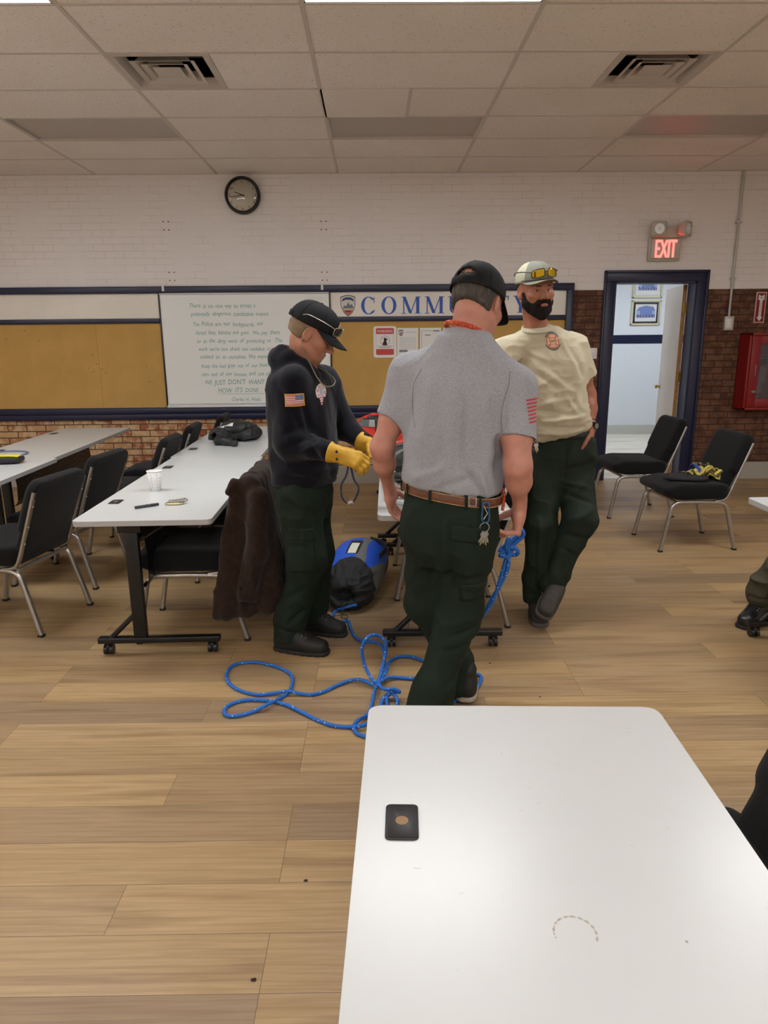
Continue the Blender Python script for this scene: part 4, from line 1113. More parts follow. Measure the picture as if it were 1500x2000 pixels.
def boot(name, heel, toe, parent, m, msole, sc=1.0, up=(0, 0, 1), high=.13, laces=True, low=False):
    heel = V3(*heel); toe = V3(*toe); f = unit(toe-heel); U = unit(np.array(up, float)-f*np.dot(up, f)); R = np.cross(f, U)
    L = np.linalg.norm(toe-heel); M = np.stack([R, f, U], 1)
    q = lambda x, y, z: heel+R*x+f*y+U*z
    P = [loft(q(0, 0, 0), U, R, [(.012, 0, L*.5, .047, L*.5-.004), (.035, 0, L*.495, .046, L*.495), (.06, 0, L*.47, .042, L*.46)], .02, ek=.006, n=2.5) if False else
         ell(q(0, L*.22, .05), (.043, L*.22, .048), M, .03, n=2.6), ell(q(0, L*.74, .038), (.049, L*.25, .040), M, .03, n=2.6), ell(q(0, L*.50, .052), (.043, L*.28, .046), M, .03)]
    if low: P += [ell(q(0, L*.3, .07), (.042, .085, .035), M, .03)]
    else: P += [cone(q(0, L*.24, .05), q(0, L*.20, high), .045, .047, .03), ell(q(0, L*.40, .085), (.036, .06, .035), M, .03)]
    P.append(plane(q(0, 0, .008), -U, k=.006))
    up_ = smooth_obj(name, P, m, parent, .0045, rel=1)
    sole = [ell(q(0, L*.26, .008), (.046, L*.265, .03), M, .03, n=3), ell(q(0, L*.74, .008), (.052, L*.27, .03), M, .03, n=3), ell(q(0, L*.5, .008), (.043, L*.30, .03), M, .02, n=3),
            plane(q(0, 0, .022), U, k=.004), plane(q(0, 0, .0), -U, k=.003)]
    if not low:
        for k in range(7): sole.append(cone(q(-.07, L*(.12+.13*k), -.001), q(.07, L*(.12+.13*k), -.001), .005, .005, .003, 's'))
    smooth_obj('sole', sole, msole, up_, .004, rel=0)
    if laces:
        g = G(); bv = BVHTree.FromPolygons([x.co+up_.location+(parent.location if parent else Vector((0, 0, 0))) for x in up_.data.vertices], [tuple(p_.vertices) for p_ in up_.data.polygons])
        def on(x, y, off=.002):
            h_ = bv.ray_cast(Vector(q(x, y, .3)), Vector(-U), 1); return (np.array(h_[0])+U*off) if h_[0] is not None else q(x, y, .08)
        for k in range(5):
            y = L*(.40+.062*k)
            for sg_ in (1, -1): g.tube([on(-.026*sg_, y), on(-.010*sg_, y+.004, .004), on(.010*sg_, y+.010, .004), on(.026*sg_, y+.016)], .0026, n=6)
        obj('laces', g, mat('boot_lace', C(36, 35, 34), .8), up_, world=True)
        g = G()
        for k in range(4):
            for sx in (-1, 1): p_ = on(sx*.029, L*(.42+.07*k), .0); g.cyl(p_, p_+U*.004+R*sx*.002, .0042, n=8)
        obj('lace_hooks', g, M_ALU, up_, world=True)
    return up_
SKIN = mat('skin_fair', C(178, 124, 100), .5, bump=.15, bscale=260, sss=.12, var=.10, vscale=28, spec=.4)
SKIN2 = mat('skin_ruddy', C(190, 134, 116), .5, bump=.15, bscale=260, sss=.12, var=.10, vscale=26, spec=.4)
SKIN3 = mat('skin_tanned', C(160, 104, 80), .5, bump=.15, bscale=260, sss=.12, var=.12, vscale=26, spec=.4)
GREENP = mat('green_trouser', C(27, 39, 30), .8, bump=.2, bscale=700, spec=.2, var=.12, vscale=9)
GREENP3 = mat('green_trouser_faded', C(35, 45, 36), .8, bump=.2, bscale=700, spec=.2, var=.15, vscale=9)
GREYT = mat('heather_grey', C(156, 158, 165), .9, bump=.15, bscale=600, var=.16, vscale=150, stretch=(1, 1, 2.2), sheen=.1, spec=.15)
TANT = mat('tan_cotton', C(190, 182, 158), .9, bump=.12, bscale=600, var=.03, vscale=12, spec=.15)
NAVYH = mat('navy_fleece', C(20, 21, 29), .95, bump=.3, bscale=350, sheen=.12, spec=.12)
BOOTM = mat('black_boot', C(22, 22, 22), .6, bump=.3, bscale=200, var=.2, vscale=40)
SOLEM = mat('boot_sole', C(30, 29, 28), .75)
EYEW = mat('eye_white', C(216, 208, 200), .2); IRIS = mat('iris_brown', C(44, 28, 20), .45)
LIP = mat('lip', C(168, 98, 86), .5)
CAPB = mat('black_cap', C(26, 28, 30), .8, bump=.25, bscale=500, spec=.2)
CAPK = mat('khaki_cap', C(124, 126, 114), .85, bump=.2, bscale=500, spec=.2)
CAPL = mat('pale_cap', C(176, 172, 150), .85, bump=.2, bscale=500, spec=.2)
def eyes(H, parent, look=(0, 1, 0)):
    for q in (-1, 1):
        c = H.p(q*.030, .0755, .0); o = G()
        e = bmesh.new(); bmesh.ops.create_uvsphere(e, u_segments=20, v_segments=14, radius=.0118*H.s); o.bm(e, 0, True, Matrix.Translation(Vector(c)))
        l = unit(H.R*look[0]+H.F*look[1]+H.U*look[2])
        ey = obj('eye', o, EYEW, parent, world=True)
        i = G().cyl(c+l*.0100*H.s, c+l*.0121*H.s, .0062*H.s, n=16); i.cyl(c+l*.0115*H.s, c+l*.0124*H.s, .0026*H.s, n=12, mi=1)
        obj('iris', i, [IRIS, M_BLACK], ey, world=True)
def brows(H, parent, m, ry=.0055):
    for q in (-1, 1):
        g = G(); P = [H.p(q*.012, .0950, .0165), H.p(q*.028, .0935, .0205), H.p(q*.046, .0840, .0180)]
        g.tube(catmull(P, 4), 0, n=8, radii=[.0030*H.s]*4+[.0030*H.s]*3+[.0015*H.s]*2); obj('eyebrow', g, m, parent, world=True)
def hair_obj(H, parent, m, extra, name='hair', off=.0, amp=.002, topz=.05, noisef=(260, 60, 60)):
    P = [H.e(0, -.019, .038, .080+off, .101+off, .080, .02), H.e(0, -.045, -.03, .066+off, .058+off, .060+off, .03)]+extra+[plane(H.p(0, 0, topz), H.U-H.F*.25, k=.012)]
    V, F = sdf_mesh(P, .004); V = relax(V, F, 1)
    L = (V-H.c) @ H.M
    n = vnoise(L*np.array(noisef), 4)+.6*vnoise(L*np.array(noisef)*.45, 9); V = V+vnormals(V, F)*(amp*n)[:, None]
    return mesh_obj(name, V, F, m, None, True, parent, world=True, fixn=False)
def cap(H, parent, m, mfront=None, tilt=0.0, brimlen=.085, droop=.03, z0=.028, name='cap', strap=True, backwards=False, hgt=.094, gap=False, mb=None, a=.0885, b=.1135):
    """dome, brim, button, seams. Built in head space; the rim follows z0"""
    g = G(); nu, nv = 48, 14; c = hgt
    def pt(u, v): # u angle from the brim direction, v 0 rim ..1 top
        ph = v*PI/2; x = a*math.sin(u)*math.cos(ph)**.8; y = b*math.cos(u)*math.cos(ph)**.8-.016; z = z0+(c)*math.sin(ph)**1.05
        f = max(0, math.cos(u)); z += .006*f*math.cos(ph); y += .010*f*math.sin(2*ph)          # fuller front panel
        z -= tilt*(-math.cos(u))*(.02)*math.cos(ph)
        return H.p(x, y, z)
    vs = [pt(2*PI*i/nu, j/nv) for j in range(nv) for i in range(nu)]+[pt(0, 1)]
    fs = [(j*nu+i, j*nu+(i+1) % nu, (j+1)*nu+(i+1) % nu, (j+1)*nu+i) for j in range(nv-1) for i in range(nu)]+[((nv-1)*nu+i, (nv-1)*nu+(i+1) % nu, nv*nu) for i in range(nu)]
    mi = []
    for k, f in enumerate(fs):
        i = f[0] % nu; j = f[0]//nu; an = abs(((i+.5)*2*PI/nu+PI) % (2*PI)-PI)
        mi.append(1 if (mfront is not None and an > 1.05) else 0)
    if gap: # arched opening above the strap at the back
        keep = [k for k, f in enumerate(fs) if not (abs(((f[0] % nu+.5)*2*PI/nu) % (2*PI)-PI) < .42*math.sqrt(max(0, 1-((f[0]//nu)/5.2)**2)) and f[0]//nu < 5)]
        fs = [fs[k] for k in keep]; mi = [mi[k] for k in keep]
    me = mesh_obj(name, vs, fs, [m, mfront or m], mi, True, parent, world=True)
    so = me.modifiers.new('s', 'SOLIDIFY'); so.thickness = .003; so.offset = -1
    # brim
    nb, nr = 24, 8; v = []; 
    for j in range(nr+1):
        for i in range(nb+1):
            u = -1.22+2.44*i/nb; e = (j/nr); w = math.cos(u/1.22*PI/2)**.55
            x = (a-.001)*math.sin(u); y = (b-.001)*math.cos(u)-.016-.001
            y2 = y+brimlen*w*e; x2 = x*(1+.06*e*w)
            z = z0+.008*max(0, math.cos(u))-droop*e*w-.034*(x2/.085)**2*e*w-.002
            v.append((x2, y2, z))
    f = [(j*(nb+1)+i, j*(nb+1)+i+1, (j+1)*(nb+1)+i+1, (j+1)*(nb+1)+i) for j in range(nr) for i in range(nb)]
    br = mesh_obj('brim', [H.p(*q) for q in v], f, mb or m, None, True, me, world=True)
    so = br.modifiers.new('s', 'SOLIDIFY'); so.thickness = .0035; so.offset = 0
    g = G(); g.lathe([(0, .004), (.006, .003), (.008, 0)], n=12, M=Matrix(np.column_stack([np.vstack([H.M, [[0, 0, 0]]]), np.append(H.p(0, -.016, z0+c), 1)]).tolist())); obj('button', g, m, me, world=True)
    g = G()
    for k in range(3):
        u0 = k*PI/3+(PI/6 if False else 0)
        for uu in (u0, u0+PI): g.tube([np.array(pt(uu, j/10))+H.M @ np.array([math.sin(uu), math.cos(uu), .3])*.0006 for j in range(11)], .0011, n=5)
    obj('seam', g, m, me, world=True)
    if strap:
        g = G(); P = [(a+.0015)*math.sin(PI+t)*1 for t in np.linspace(-.6, .6, 9)]
        pts = [H.p((a+.0005)*math.sin(PI+t), (b+.0005)*math.cos(PI+t)-.016, z0+.012) for t in np.linspace(-.62, .62, 11)]
        g.tube(pts, 0, rect=(.003, .026), up=H.M @ np.array([0, -1, 0])); obj('strap', g, m, me, world=True)
    return me
def belt_tube(pts, parent, m, name='belt', w=.038, t=.005, up=(0, 0, 1)):
    g = G().tube(catmull([tuple(p) for p in pts], 5, True), 0, rect=(w, t), closed=True, up=up); return obj(name, g, m, parent, world=True)
def ring_pts(c, R, F, rx, ry, tilt=(0, 0), n=20, ex=2.3):
    out = []
    for i in range(n):
        a = 2*PI*i/n; x = rx*np.sign(math.cos(a))*abs(math.cos(a))**(2/ex); y = ry*np.sign(math.sin(a))*abs(math.sin(a))**(2/ex)
        out.append(np.array(c)+np.array(R)*x+np.array(F)*y+np.array([0, 0, 1])*(tilt[0]*x+tilt[1]*y))
    return out
UP = V3(0, 0, 1)
def surf_hit(target, o, d):
    loc = Vector((0, 0, 0)); p = target
    while p is not None: loc += p.location; p = p.parent
    bvh = BVHTree.FromPolygons([x.co+loc for x in target.data.vertices], [tuple(q.vertices) for q in target.data.polygons])
    h = bvh.ray_cast(Vector(o), Vector(d).normalized(), 9)
    return h[0] if h[0] is not None else Vector(o)
# mark colours
MK_RED = mat('patch_red', C(184, 60, 56), .8); MK_WH = mat('patch_white', C(220, 214, 214), .8); MK_BL = mat('patch_blue', C(74, 84, 140), .8); MK_GD = mat('patch_gold', C(218, 172, 70), .8)
MK_OR = mat('print_orange', C(196, 104, 74), .8); MK_NV = mat('print_navy', C(46, 48, 72), .8); MK_PK = mat('print_pink', C(212, 150, 156), .8)
def flag_col(s, t):
    if s < .04 or s > .96 or t < .06 or t > .94: return 3
    s = (s-.04)/.92; t = (t-.06)/.88
    if s > .58 and t > .45: return 1 if (int(s*40)+int(t*16)) % 2 and int(t*16) % 2 else 2
    return 0 if int(t*13) % 2 == 0 else 1

# ---------------------------------------------------------------- 1: man in the grey T-shirt, back to the camera
def man_grey():
    F2 = unit((.40, .92, 0)); R2 = np.cross(F2, UP)
    H = Head((.385, 2.655, 1.685), (.56, .74, -.36), sc=1.04)
    shL, elL, wrL = V3(.135, 2.71, 1.425), V3(.030, 2.69, 1.155), V3(.062, 2.83, .955)
    shR, elR, wrR = V3(.508, 2.535, 1.385), V3(.512, 2.45, 1.120), V3(.548, 2.56, .945)
    hip = V3(.297, 2.62, .95)
    B = H.prims()
    B += [cone(H.p(0, -.035, -.045), V3(.335, 2.625, 1.50), .060, .064, .03), cone((.335, 2.61, 1.52), (.335, 2.64, 1.46), .075, .09, .05),
          loft((.297, 2.62, 0), UP, R2, [(.88, 0, 0, .15, .095), (1.0, 0, 0, .155, .10), (1.2, 0, 0, .155, .10), (1.38, .02, 0, .17, .10), (1.47, .03, 0, .14, .08)], .04)]
    for sh, el, wr, k in ((shL, elL, wrL, .95), (shR, elR, wrR, 1.06)):
        B += [cone(sh, sh*.4+el*.6, .058*k, .050*k, .04), cone(sh*.4+el*.6, el, .050*k, .043*k, .03), cone(el, el*.65+wr*.35, .044*k, .045*k, .03), cone(el*.65+wr*.35, wr, .045*k, .027*k, .03, flat=.8, fu=R2)]
    B += hand_prims(wrL, (.12, .35, -.93), unit(R2+F2*.2), -1, (.45, .5, .4), thumb=(.6, .35), sc=1.02)
    B += hand_prims(wrR, (-.05, .06, -.99), unit(-R2*1.0-F2*.25), 1, (.9, .75, .45), thumb=(.30, .95), sc=1.14, spread=.02, curls=[(.95, .35, .2), (1.1, .4, .2), (1.25, .4, .25), (1.35, .45, .3)])
    # legs inside the trousers
    kR, aR, kL, aL = V3(.339, 2.66, .485), V3(.215, 2.58, .10), V3(.209, 2.76, .487), V3(.352, 2.84, .11)
    hR, hL = V3(.375, 2.585, .90), V3(.205, 2.665, .90)
    for h_, k_, a_ in ((hR, kR, aR), (hL, kL, aL)): B += [cone(h_, k_, .075, .05, .05), cone(k_, a_, .05, .038, .03)]
    zb = ((), (), ((1.50, 1.88, .0032), (.74, 1.0, .0035)))
    body = smooth_obj('person', B, SKIN2, None, .0045, zb, rel=1)
    tag(body, 'man in grey T-shirt and black cap, back to the camera, orange cord round his neck', 'person')
    # T-shirt
    S = [loft((.297, 2.62, 0), UP, R2, [(1.0, .0, 0, .180, .128), (1.02, .0, 0, .190, .142), (1.06, .0, 0, .194, .150), (1.14, .003, 0, .190, .146), (1.24, .008, .0, .194, .144), (1.34, .018, .0, .205, .142), (1.42, .026, .0, .192, .128), (1.485, .032, 0, .145, .103), (1.53, .038, .0, .105, .082), (1.565, .04, .0, .080, .070)], .03, ek=.012, n=2.35),
         cut(cone(shL, elL, .073, .063, .05), shL*.42+elL*.58-(elL-shL)*.0, elL-shL), cut(cone(shR, elR, .076, .070, .05), shR*.36+elR*.64, unit(elR-shR)+V3(-.22, 0, 0)),
         cone((.335, 2.62, 1.535), shL+V3(.0, 0, .005), .068, .060, .06), cone((.335, 2.62, 1.535), shR+V3(.0, 0, .005), .068, .062, .06)]
    cL = shL*.42+elL*.58; dL = unit(elL-shL); cR = shR*.42+elR*.58; dR = unit(elR-shR)
    bx = .13
    S += [
          cone(cL+dL*.025, elL, .052, .052, .004, 's'), cone(cR+dR*.03, elR, .058, .058, .004, 's'),
          ell((.34, 2.635, 1.595), (.066, .066, .045), None, .006, 's'), plane((.297, 2.62, 1.012), -unit(V3(0, 0, 1)+R2*.11), k=.012, lo=(0, 2.3, .9), hi=(.62, 2.95, 1.12))]
    Bk = lambda x, z, y=2.48: V3(x, y, z)
    sg = [(Bk(.20, 1.40), Bk(.155, 1.05), .022, .006), (Bk(.27, 1.38), Bk(.24, 1.05), .022, .005), (Bk(.35, 1.42), Bk(.33, 1.12), .025, .005), (Bk(.31, 1.36), Bk(.29, 1.08), .02, -.005), (Bk(.42, 1.35, 2.44), Bk(.455, 1.12, 2.42), .016, -.007),
          (Bk(.145, 1.42, 2.58), Bk(.12, 1.2, 2.6), .015, -.007), (Bk(.46, 1.38, 2.42), Bk(.452, 1.26, 2.42), .012, -.004), (Bk(.22, 1.03), Bk(.36, 1.08), .016, -.005), (Bk(.15, 1.06, 2.52), Bk(.26, 1.12), .018, .005), (Bk(.38, 1.02, 2.44), Bk(.33, 1.10), .014, -.006), (Bk(.41, 1.0, 2.44), Bk(.38, 1.10, 2.45), .012, .006),
          (Bk(.45, 1.03, 2.44), Bk(.44, 1.14, 2.44), .014, -.006), (Bk(.12, 1.0, 2.6), Bk(.40, .995, 2.45), .012, -.004)]
    shirt = smooth_obj('tshirt', S, GREYT, body, .005, ((), (), ()), rel=2, seg=[(a, b, r, m_*1.5) for a, b, r, m_ in sg], noi=[((9, 9, 4.5), .006, 3, 1), ((20, 20, 9), .0025, 5, 1)])
    for sh, el, q_ in ((shL, elL, -1), (shR, elR, 1)):      # armhole seam on the back
        cps = catmull([(x_, 0, z_) for x_, z_ in (((.175, 1.46), (.150, 1.41), (.142, 1.35), (.145, 1.29), (.15, 1.25)) if q_ < 0 else ((.475, 1.45), (.468, 1.40), (.452, 1.34), (.448, 1.28), (.455, 1.22)))], 10)
        pts = [surf_hit(shirt, (c_[0], 2.0, c_[2]), (0, 1, 0)) for c_ in cps[::2]]
        obj('armhole_seam', G().tube([tuple(p_+Vector((0, -.0006, 0))) for p_ in pts], .0015, n=5), mat('grey_seam', C(126, 127, 134), .9), shirt, world=True)
    decal('sleeve_stripes', shirt, (.532, 2.35, 1.355), (.050, .0, .004), (.012, 0, -.082), (0, 1, 0), 14, 26, lambda s, t: 0 if (int(t*13) % 2 == 0) else None, [MK_RED], shirt)
    # collar ribbing and orange cord
    g = G().tube(catmull([tuple(p) for p in ring_pts((.338, 2.628, 1.560), R2, F2, .078, .074, (-.1, -.28), 16)], 3, True), .0065, n=8, closed=True); obj('collar', g, GREYT, shirt, world=True)
    CORD, nt, N, L, p = node_mat('orange_cord'); tc = N.new('ShaderNodeTexCoord'); ck_ = N.new('ShaderNodeTexVoronoi'); ck_.inputs['Scale'].default_value = 150; L.new(tc.outputs['Object'], ck_.inputs[0])
    r = ramp(nt, ck_.outputs['Distance'], (.18, C(226, 190, 150)), (.34, C(184, 62, 28))); L.new(r.outputs[0], p.inputs['Base Color']); p.inputs['Roughness'].default_value = .7
    g = G().tube(catmull([tuple(p) for p in ring_pts((.343, 2.635, 1.588), R2, F2, .073, .080, (-.22, -.34), 16)], 3, True), .0085, n=10, closed=True); obj('neck_cord', g, CORD, body, world=True)
    # belt
    bc = V3(.297, 2.62, .998)
    BR = mat('brown_leather', C(104, 62, 40), .6, var=.35, vscale=40, bump=.2, bscale=150)
    bl = belt_tube(ring_pts(bc, R2, F2, .190, .136, (-.12, 0), 24), body, BR, w=.030, t=.007)
    BR2 = mat('belt_edge', C(178, 140, 96), .6, var=.3, vscale=60)
    for dz in (.0158, -.0158):
        g = G().tube(catmull([tuple(p+V3(0, 0, dz)) for p in ring_pts(bc, R2, F2, .1925, .1385, (-.12, 0), 24)], 5, True), .0022, n=6, closed=True); obj('belt_stitching', g, BR2, bl, world=True)
    g = G(); cc = bc+R2*.115-F2*.128+V3(0, 0, -.006)
    g.tube([cc+V3(-.012, -.006, .018), cc+V3(.014, -.008, .016), cc+V3(.014, -.008, -.016), cc+V3(-.012, -.006, -.014)], .0018, n=6, closed=True); obj('buckle_frame', g, M_ALU, bl, world=True)
    # trousers
    T = [loft((.297, 2.62, 0), UP, R2, [(.70, .02, -.0, .135, .10), (.80, -.008, -.0, .170, .132), (.88, -.008, -.004, .176, .142), (.945, -.003, 0, .178, .135), (1.03, .0, 0, .180, .130)], .04, ek=.008, n=2.4),
         cone(hR-V3(.012, 0, .05), kR, .098, .086, .04), cone(kR, aR+V3(0, 0, .02), .084, .075, .06), cone(aR+V3(.01, 0, .08), aR+V3(-.012, -.01, -.065), .082, .086, .04),
         cone(hL-V3(0, 0, .05), kL, .098, .078, .04), cone(kL, aL+V3(0, 0, .05), .076, .068, .05), cone(aL+V3(-.01, 0, .09), aL+V3(.0, -.01, -.035), .072, .075, .04),
         ell((.345, 2.53, .86), (.085, .055, .11), None, .05), ell((.22, 2.59, .86), (.080, .055, .10), None, .05),
         cone(aR+V3(0, 0, -.04), aR+V3(0, 0, -.12), .062, .066, .004, 's'), plane((0, 0, .035), (0, 0, -1), k=.004),
         plane((.297, 2.62, 1.012), unit(V3(0, 0, 1)+R2*.12), k=.003, lo=(.0, 2.4, .90), hi=(.6, 2.9, 1.1))]
    sg = [((.29, 2.50, .80), (.275, 2.60, .56), .018, -.010), ((.25, 2.56, .95), (.22, 2.6, .62), .014, -.006), ((.30, 2.57, .42), (.44, 2.58, .46), .014, -.009), ((.27, 2.58, .46), (.38, 2.57, .50), .02, .006), ((.26, 2.50, .36), (.41, 2.56, .38), .012, -.007), ((.30, 2.52, .62), (.44, 2.50, .60), .015, -.005),
          ((.25, 2.50, .22), (.37, 2.55, .26), .014, -.006), ((.16, 2.5, .10), (.30, 2.5, .16), .014, -.007), ((.34, 2.47, .93), (.34, 2.49, .78), .01, -.002), ((.42, 2.5, .70), (.36, 2.5, .55), .02, .006)]
    tr = smooth_obj('trousers', T, GREENP, body, .0055, rel=1, seg=sg, noi=[((10, 10, 7), .006, 8, 1), ((26, 26, 16), .002, 2)])
    # back pocket flap, cargo flap, belt loops
    def flap(name, pts, dirv, w_, h_, nx=12, ny=6, off=.004):
        o = decal(name, tr, pts[0], np.array(pts[1])-np.array(pts[0]), np.array(pts[2])-np.array(pts[0]), dirv, nx, ny, lambda s, t: 0, [GREENP], tr, off)
        if o: md = o.modifiers.new('s', 'SOLIDIFY'); md.thickness = .004; md.offset = 0
    flap('back_pocket_flap', [(.275, 2.3, .905), (.425, 2.3, .885), (.275, 2.3, .845)], (0, 1, 0), 0, 0)
    flap('cargo_pocket_flap', [(.325, 2.3, .645), (.435, 2.3, .655), (.33, 2.3, .575)], (0, 1, 0), 0, 0)
    for a in (3.95, 4.55, 5.15, 5.45, 3.4):
        q = bc+R2*(.190*np.sign(math.cos(a))*abs(math.cos(a))**.87)+F2*(.136*np.sign(math.sin(a))*abs(math.sin(a))**.87); o_ = unit(q-bc)
        dz = -.12*.190*math.cos(a)
        g = G().tube([q+o_*.000+V3(0, 0, dz-.030), q+o_*.008+V3(0, 0, dz-.022), q+o_*.008+V3(0, 0, dz+.018), q+V3(0, 0, dz+.026)], 0, rect=(.011, .003), up=np.cross(o_, UP)); obj('belt_loop', g, GREENP, tr, world=True)
    # hair
    hr = hair_obj(H, body, mat('dark_grey_hair', C(74, 68, 62), .75, var=.5, vscale=60, stretch=(1, 1, .25), bump=.6, bscale=220), [
        plane(H.p(0, 0, -.055), -H.U-H.F*.35, k=.008), plane(H.p(0, .045, 0), H.F, k=.006), plane(H.p(0, .012, -.01), H.F*.9-H.U*.6, k=.01),
        H.e(.088, -.004, -.010, .03, .022, .034, .006, 's'), H.e(-.088, -.004, -.010, .03, .022, .034, .006, 's')], off=.003, amp=.0020, topz=.098)
    cp = cap(H, body, CAPB, gap=True, droop=.035, brimlen=.08, z0=.022, hgt=.114, a=.0915, b=.116)
    # shoes (hidden behind the near table from here)
    TAN = mat('tan_shoe', C(150, 132, 108), .7)
    boot('boot', (.228, 2.52, .0), (.165, 2.79, .0), body, BOOTM, SOLEM)
    boot('boot', (.385, 2.755, .02), (.42, 3.02, .0), body, BOOTM, mat('worn_sole', C(170, 160, 146), .7))
    return body, tr, shirt, H
manG, trG, shG, HG = man_grey()

# ---------------------------------------------------------------- 2: man in the navy hoodie, profile
def man_hood():
    F1 = unit((.94, -.34, 0)); R1 = np.cross(F1, UP)
    H = Head((-.288, 3.43, 1.592), (.86, -.05, -.46), sc=1.06)
    shR, elR, wrR = V3(-.372, 3.30, 1.375), V3(-.388, 3.27, 1.10), V3(-.165, 3.165, 1.055)
    shL, elL, wrL = V3(-.250, 3.585, 1.365), V3(-.155, 3.63, 1.125), V3(-.035, 3.48, 1.055)
    B = H.prims()
    B += [cone(H.p(0, -.03, -.05), V3(-.345, 3.44, 1.42), .056, .062, .03), loft((-.35, 3.44, 0), UP, R1, [(.84, 0, 0, .14, .09), (1.0, 0, 0, .14, .09), (1.25, 0, 0, .15, .09), (1.42, 0, 0, .12, .07)], .04)]
    for sh, el, wr in ((shR, elR, wrR), (shL, elL, wrL)): B += [cone(sh, el, .05, .04, .04), cone(el, wr, .04, .027, .03)]
    hR, hL = V3(-.365, 3.36, .88), V3(-.335, 3.53, .88); kR, kL = V3(-.343, 3.35, .49), V3(-.318, 3.555, .47); aR, aL = V3(-.445, 3.375, .10), V3(-.345, 3.61, .10)
    for a, b, c in ((hR, kR, aR), (hL, kL, aL)): B += [cone(a, b, .075, .05, .05), cone(b, c, .05, .036, .03)]
    B += hand_prims(wrR, unit((.93, -.20, -.25)), unit((.0, .75, -.65)), 1, (.7, .8, .5), sc=.92, thumb=(.55, .7))
    B += hand_prims(wrL, unit((.8, -.5, -.3)), unit((-.2, -.6, -.75)), -1, (.7, .8, .5), sc=.92, thumb=(.55, .7))
    body = smooth_obj('person', B, SKIN, None, .0045, ((), (), ((1.42, 1.78, .0032),)), rel=1)
    tag(body, 'man in dark navy hoodie and black cap, seen in profile looking down, yellow gloves', 'person')
    eyes(H, body, (0, .8, -.6)); brows(H, body, mat('fair_brow', C(150, 118, 90), .8))
    S = [loft((-.352, 3.44, 0), UP, R1, [(.875, .0, .003, .165, .140), (.90, .0, .003, .178, .154), (.96, .0, .006, .180, .158), (1.08, .0, .006, .180, .156), (1.2, .0, .0, .185, .150), (1.30, .0, -.008, .190, .142), (1.38, .0, -.02, .180, .125), (1.44, .0, -.03, .125, .100), (1.475, .0, -.028, .085, .085)], .03, ek=.012, n=2.3),
         cone(shR, elR+V3(-.0, 0, .0), .076, .068, .05), cone(elR, wrR*.88+elR*.12, .068, .044, .04), cone(shL, elL, .076, .068, .05), cone(elL, wrL*.88+elL*.12, .066, .044, .03),
         # hood lying on the back
         ell((-.452, 3.46, 1.452), (.055, .105, .075), np.array(Matrix.Rotation(-.35, 3, 'Y')), .03), cone((-.40, 3.37, 1.475), (-.285, 3.37, 1.40), .045, .032, .03), cone((-.40, 3.53, 1.475), (-.265, 3.49, 1.39), .045, .032, .03), cone((-.43, 3.40, 1.505), (-.43, 3.51, 1.505), .035, .035, .02),
         ell((-.34, 3.44, 1.505), (.072, .066, .085), None, .01, 's'), cone((-.30, 3.435, 1.46), (-.235, 3.42, 1.41), .04, .02, .01, 's'),
         ell((-.50, 3.455, 1.425), (.012, .09, .015), None, .02, 's'),
         cone(wrR, wrR+unit((.93, -.2, -.25))*.06, .038, .038, .004, 's')]
    y0 = 3.22
    sg = [((-.44, y0, 1.36), (-.30, 3.2, 1.12), .016, -.007), ((-.33, 3.23, 1.32), (-.27, 3.24, 1.05), .014, -.009), ((-.43, 3.2, 1.07), (-.30, 3.18, 1.13), .014, -.008), ((-.42, 3.2, 1.14), (-.33, 3.2, 1.18), .014, -.006), ((-.36, 3.17, 1.05), (-.26, 3.15, 1.10), .012, .006), ((-.30, 3.17, 1.10), (-.24, 3.14, 1.03), .012, -.006),
          ((-.24, 3.29, 1.25), (-.23, 3.30, 1.0), .016, .006), ((-.5, 3.36, .93), (-.2, 3.3, .93), .012, -.006), ((-.49, 3.36, 1.3), (-.50, 3.40, 1.0), .02, .006), ((-.4, 3.27, .98), (-.3, 3.28, .93), .02, .007), ((-.22, 3.31, 1.0), (-.2, 3.34, .9), .015, -.006)]
    hd = smooth_obj('hoodie', S, NAVYH, body, .0055, rel=1, seg=sg, noi=[((9, 9, 7), .006, 13, 1), ((24, 24, 20), .002, 2)])
    fl = decal('flag_patch', hd, (-.404, 3.0, 1.268), (.088, .0, .002), (-.002, 0, .057), (0, 1, 0), 44, 28, flag_col, [MK_RED, MK_WH, MK_BL, MK_GD], hd, .003)
    def chestlogo(s, t):
        x, y = s*2-1, t*2-1
        if y < -.3:
            return 1 if abs(x) < .5*(y+1.1) and int((y+1)*9) % 2 else (2 if abs(x) < .45*(y+1.1) else None)
        r = math.hypot(x, (y-.25)*1.35)
        if r > 1: return None
        if r < .42: return 3 if abs(x) < .25 else 1
        a = math.atan2(y-.25, x); return (0 if (int((a+PI)*8/PI) % 2) else 1) if r < .85 else 1
    o_ = V3(-.247, 3.0, 1.262)
    decal('chest_emblem', hd, (-.226, 3.02, 1.262), (.050, .05, 0), (.0, 0, .10), unit((-.15, 1, 0)), 24, 30, chestlogo, [MK_PK, MK_WH, MK_RED, mat('patch_lightblue', C(170, 186, 206), .8)], hd, .003)
    # ribbed hem, pocket, drawcord
    g = G().tube(catmull([tuple(p) for p in ring_pts((-.352, 3.44, .885), R1, F1, .166, .143, (0, 0), 20)], 4, True), .012, n=8, closed=True); obj('ribbed_hem', g, NAVYH, hd, world=True)
    CRD = mat('olive_cord', C(118, 116, 92), .8)
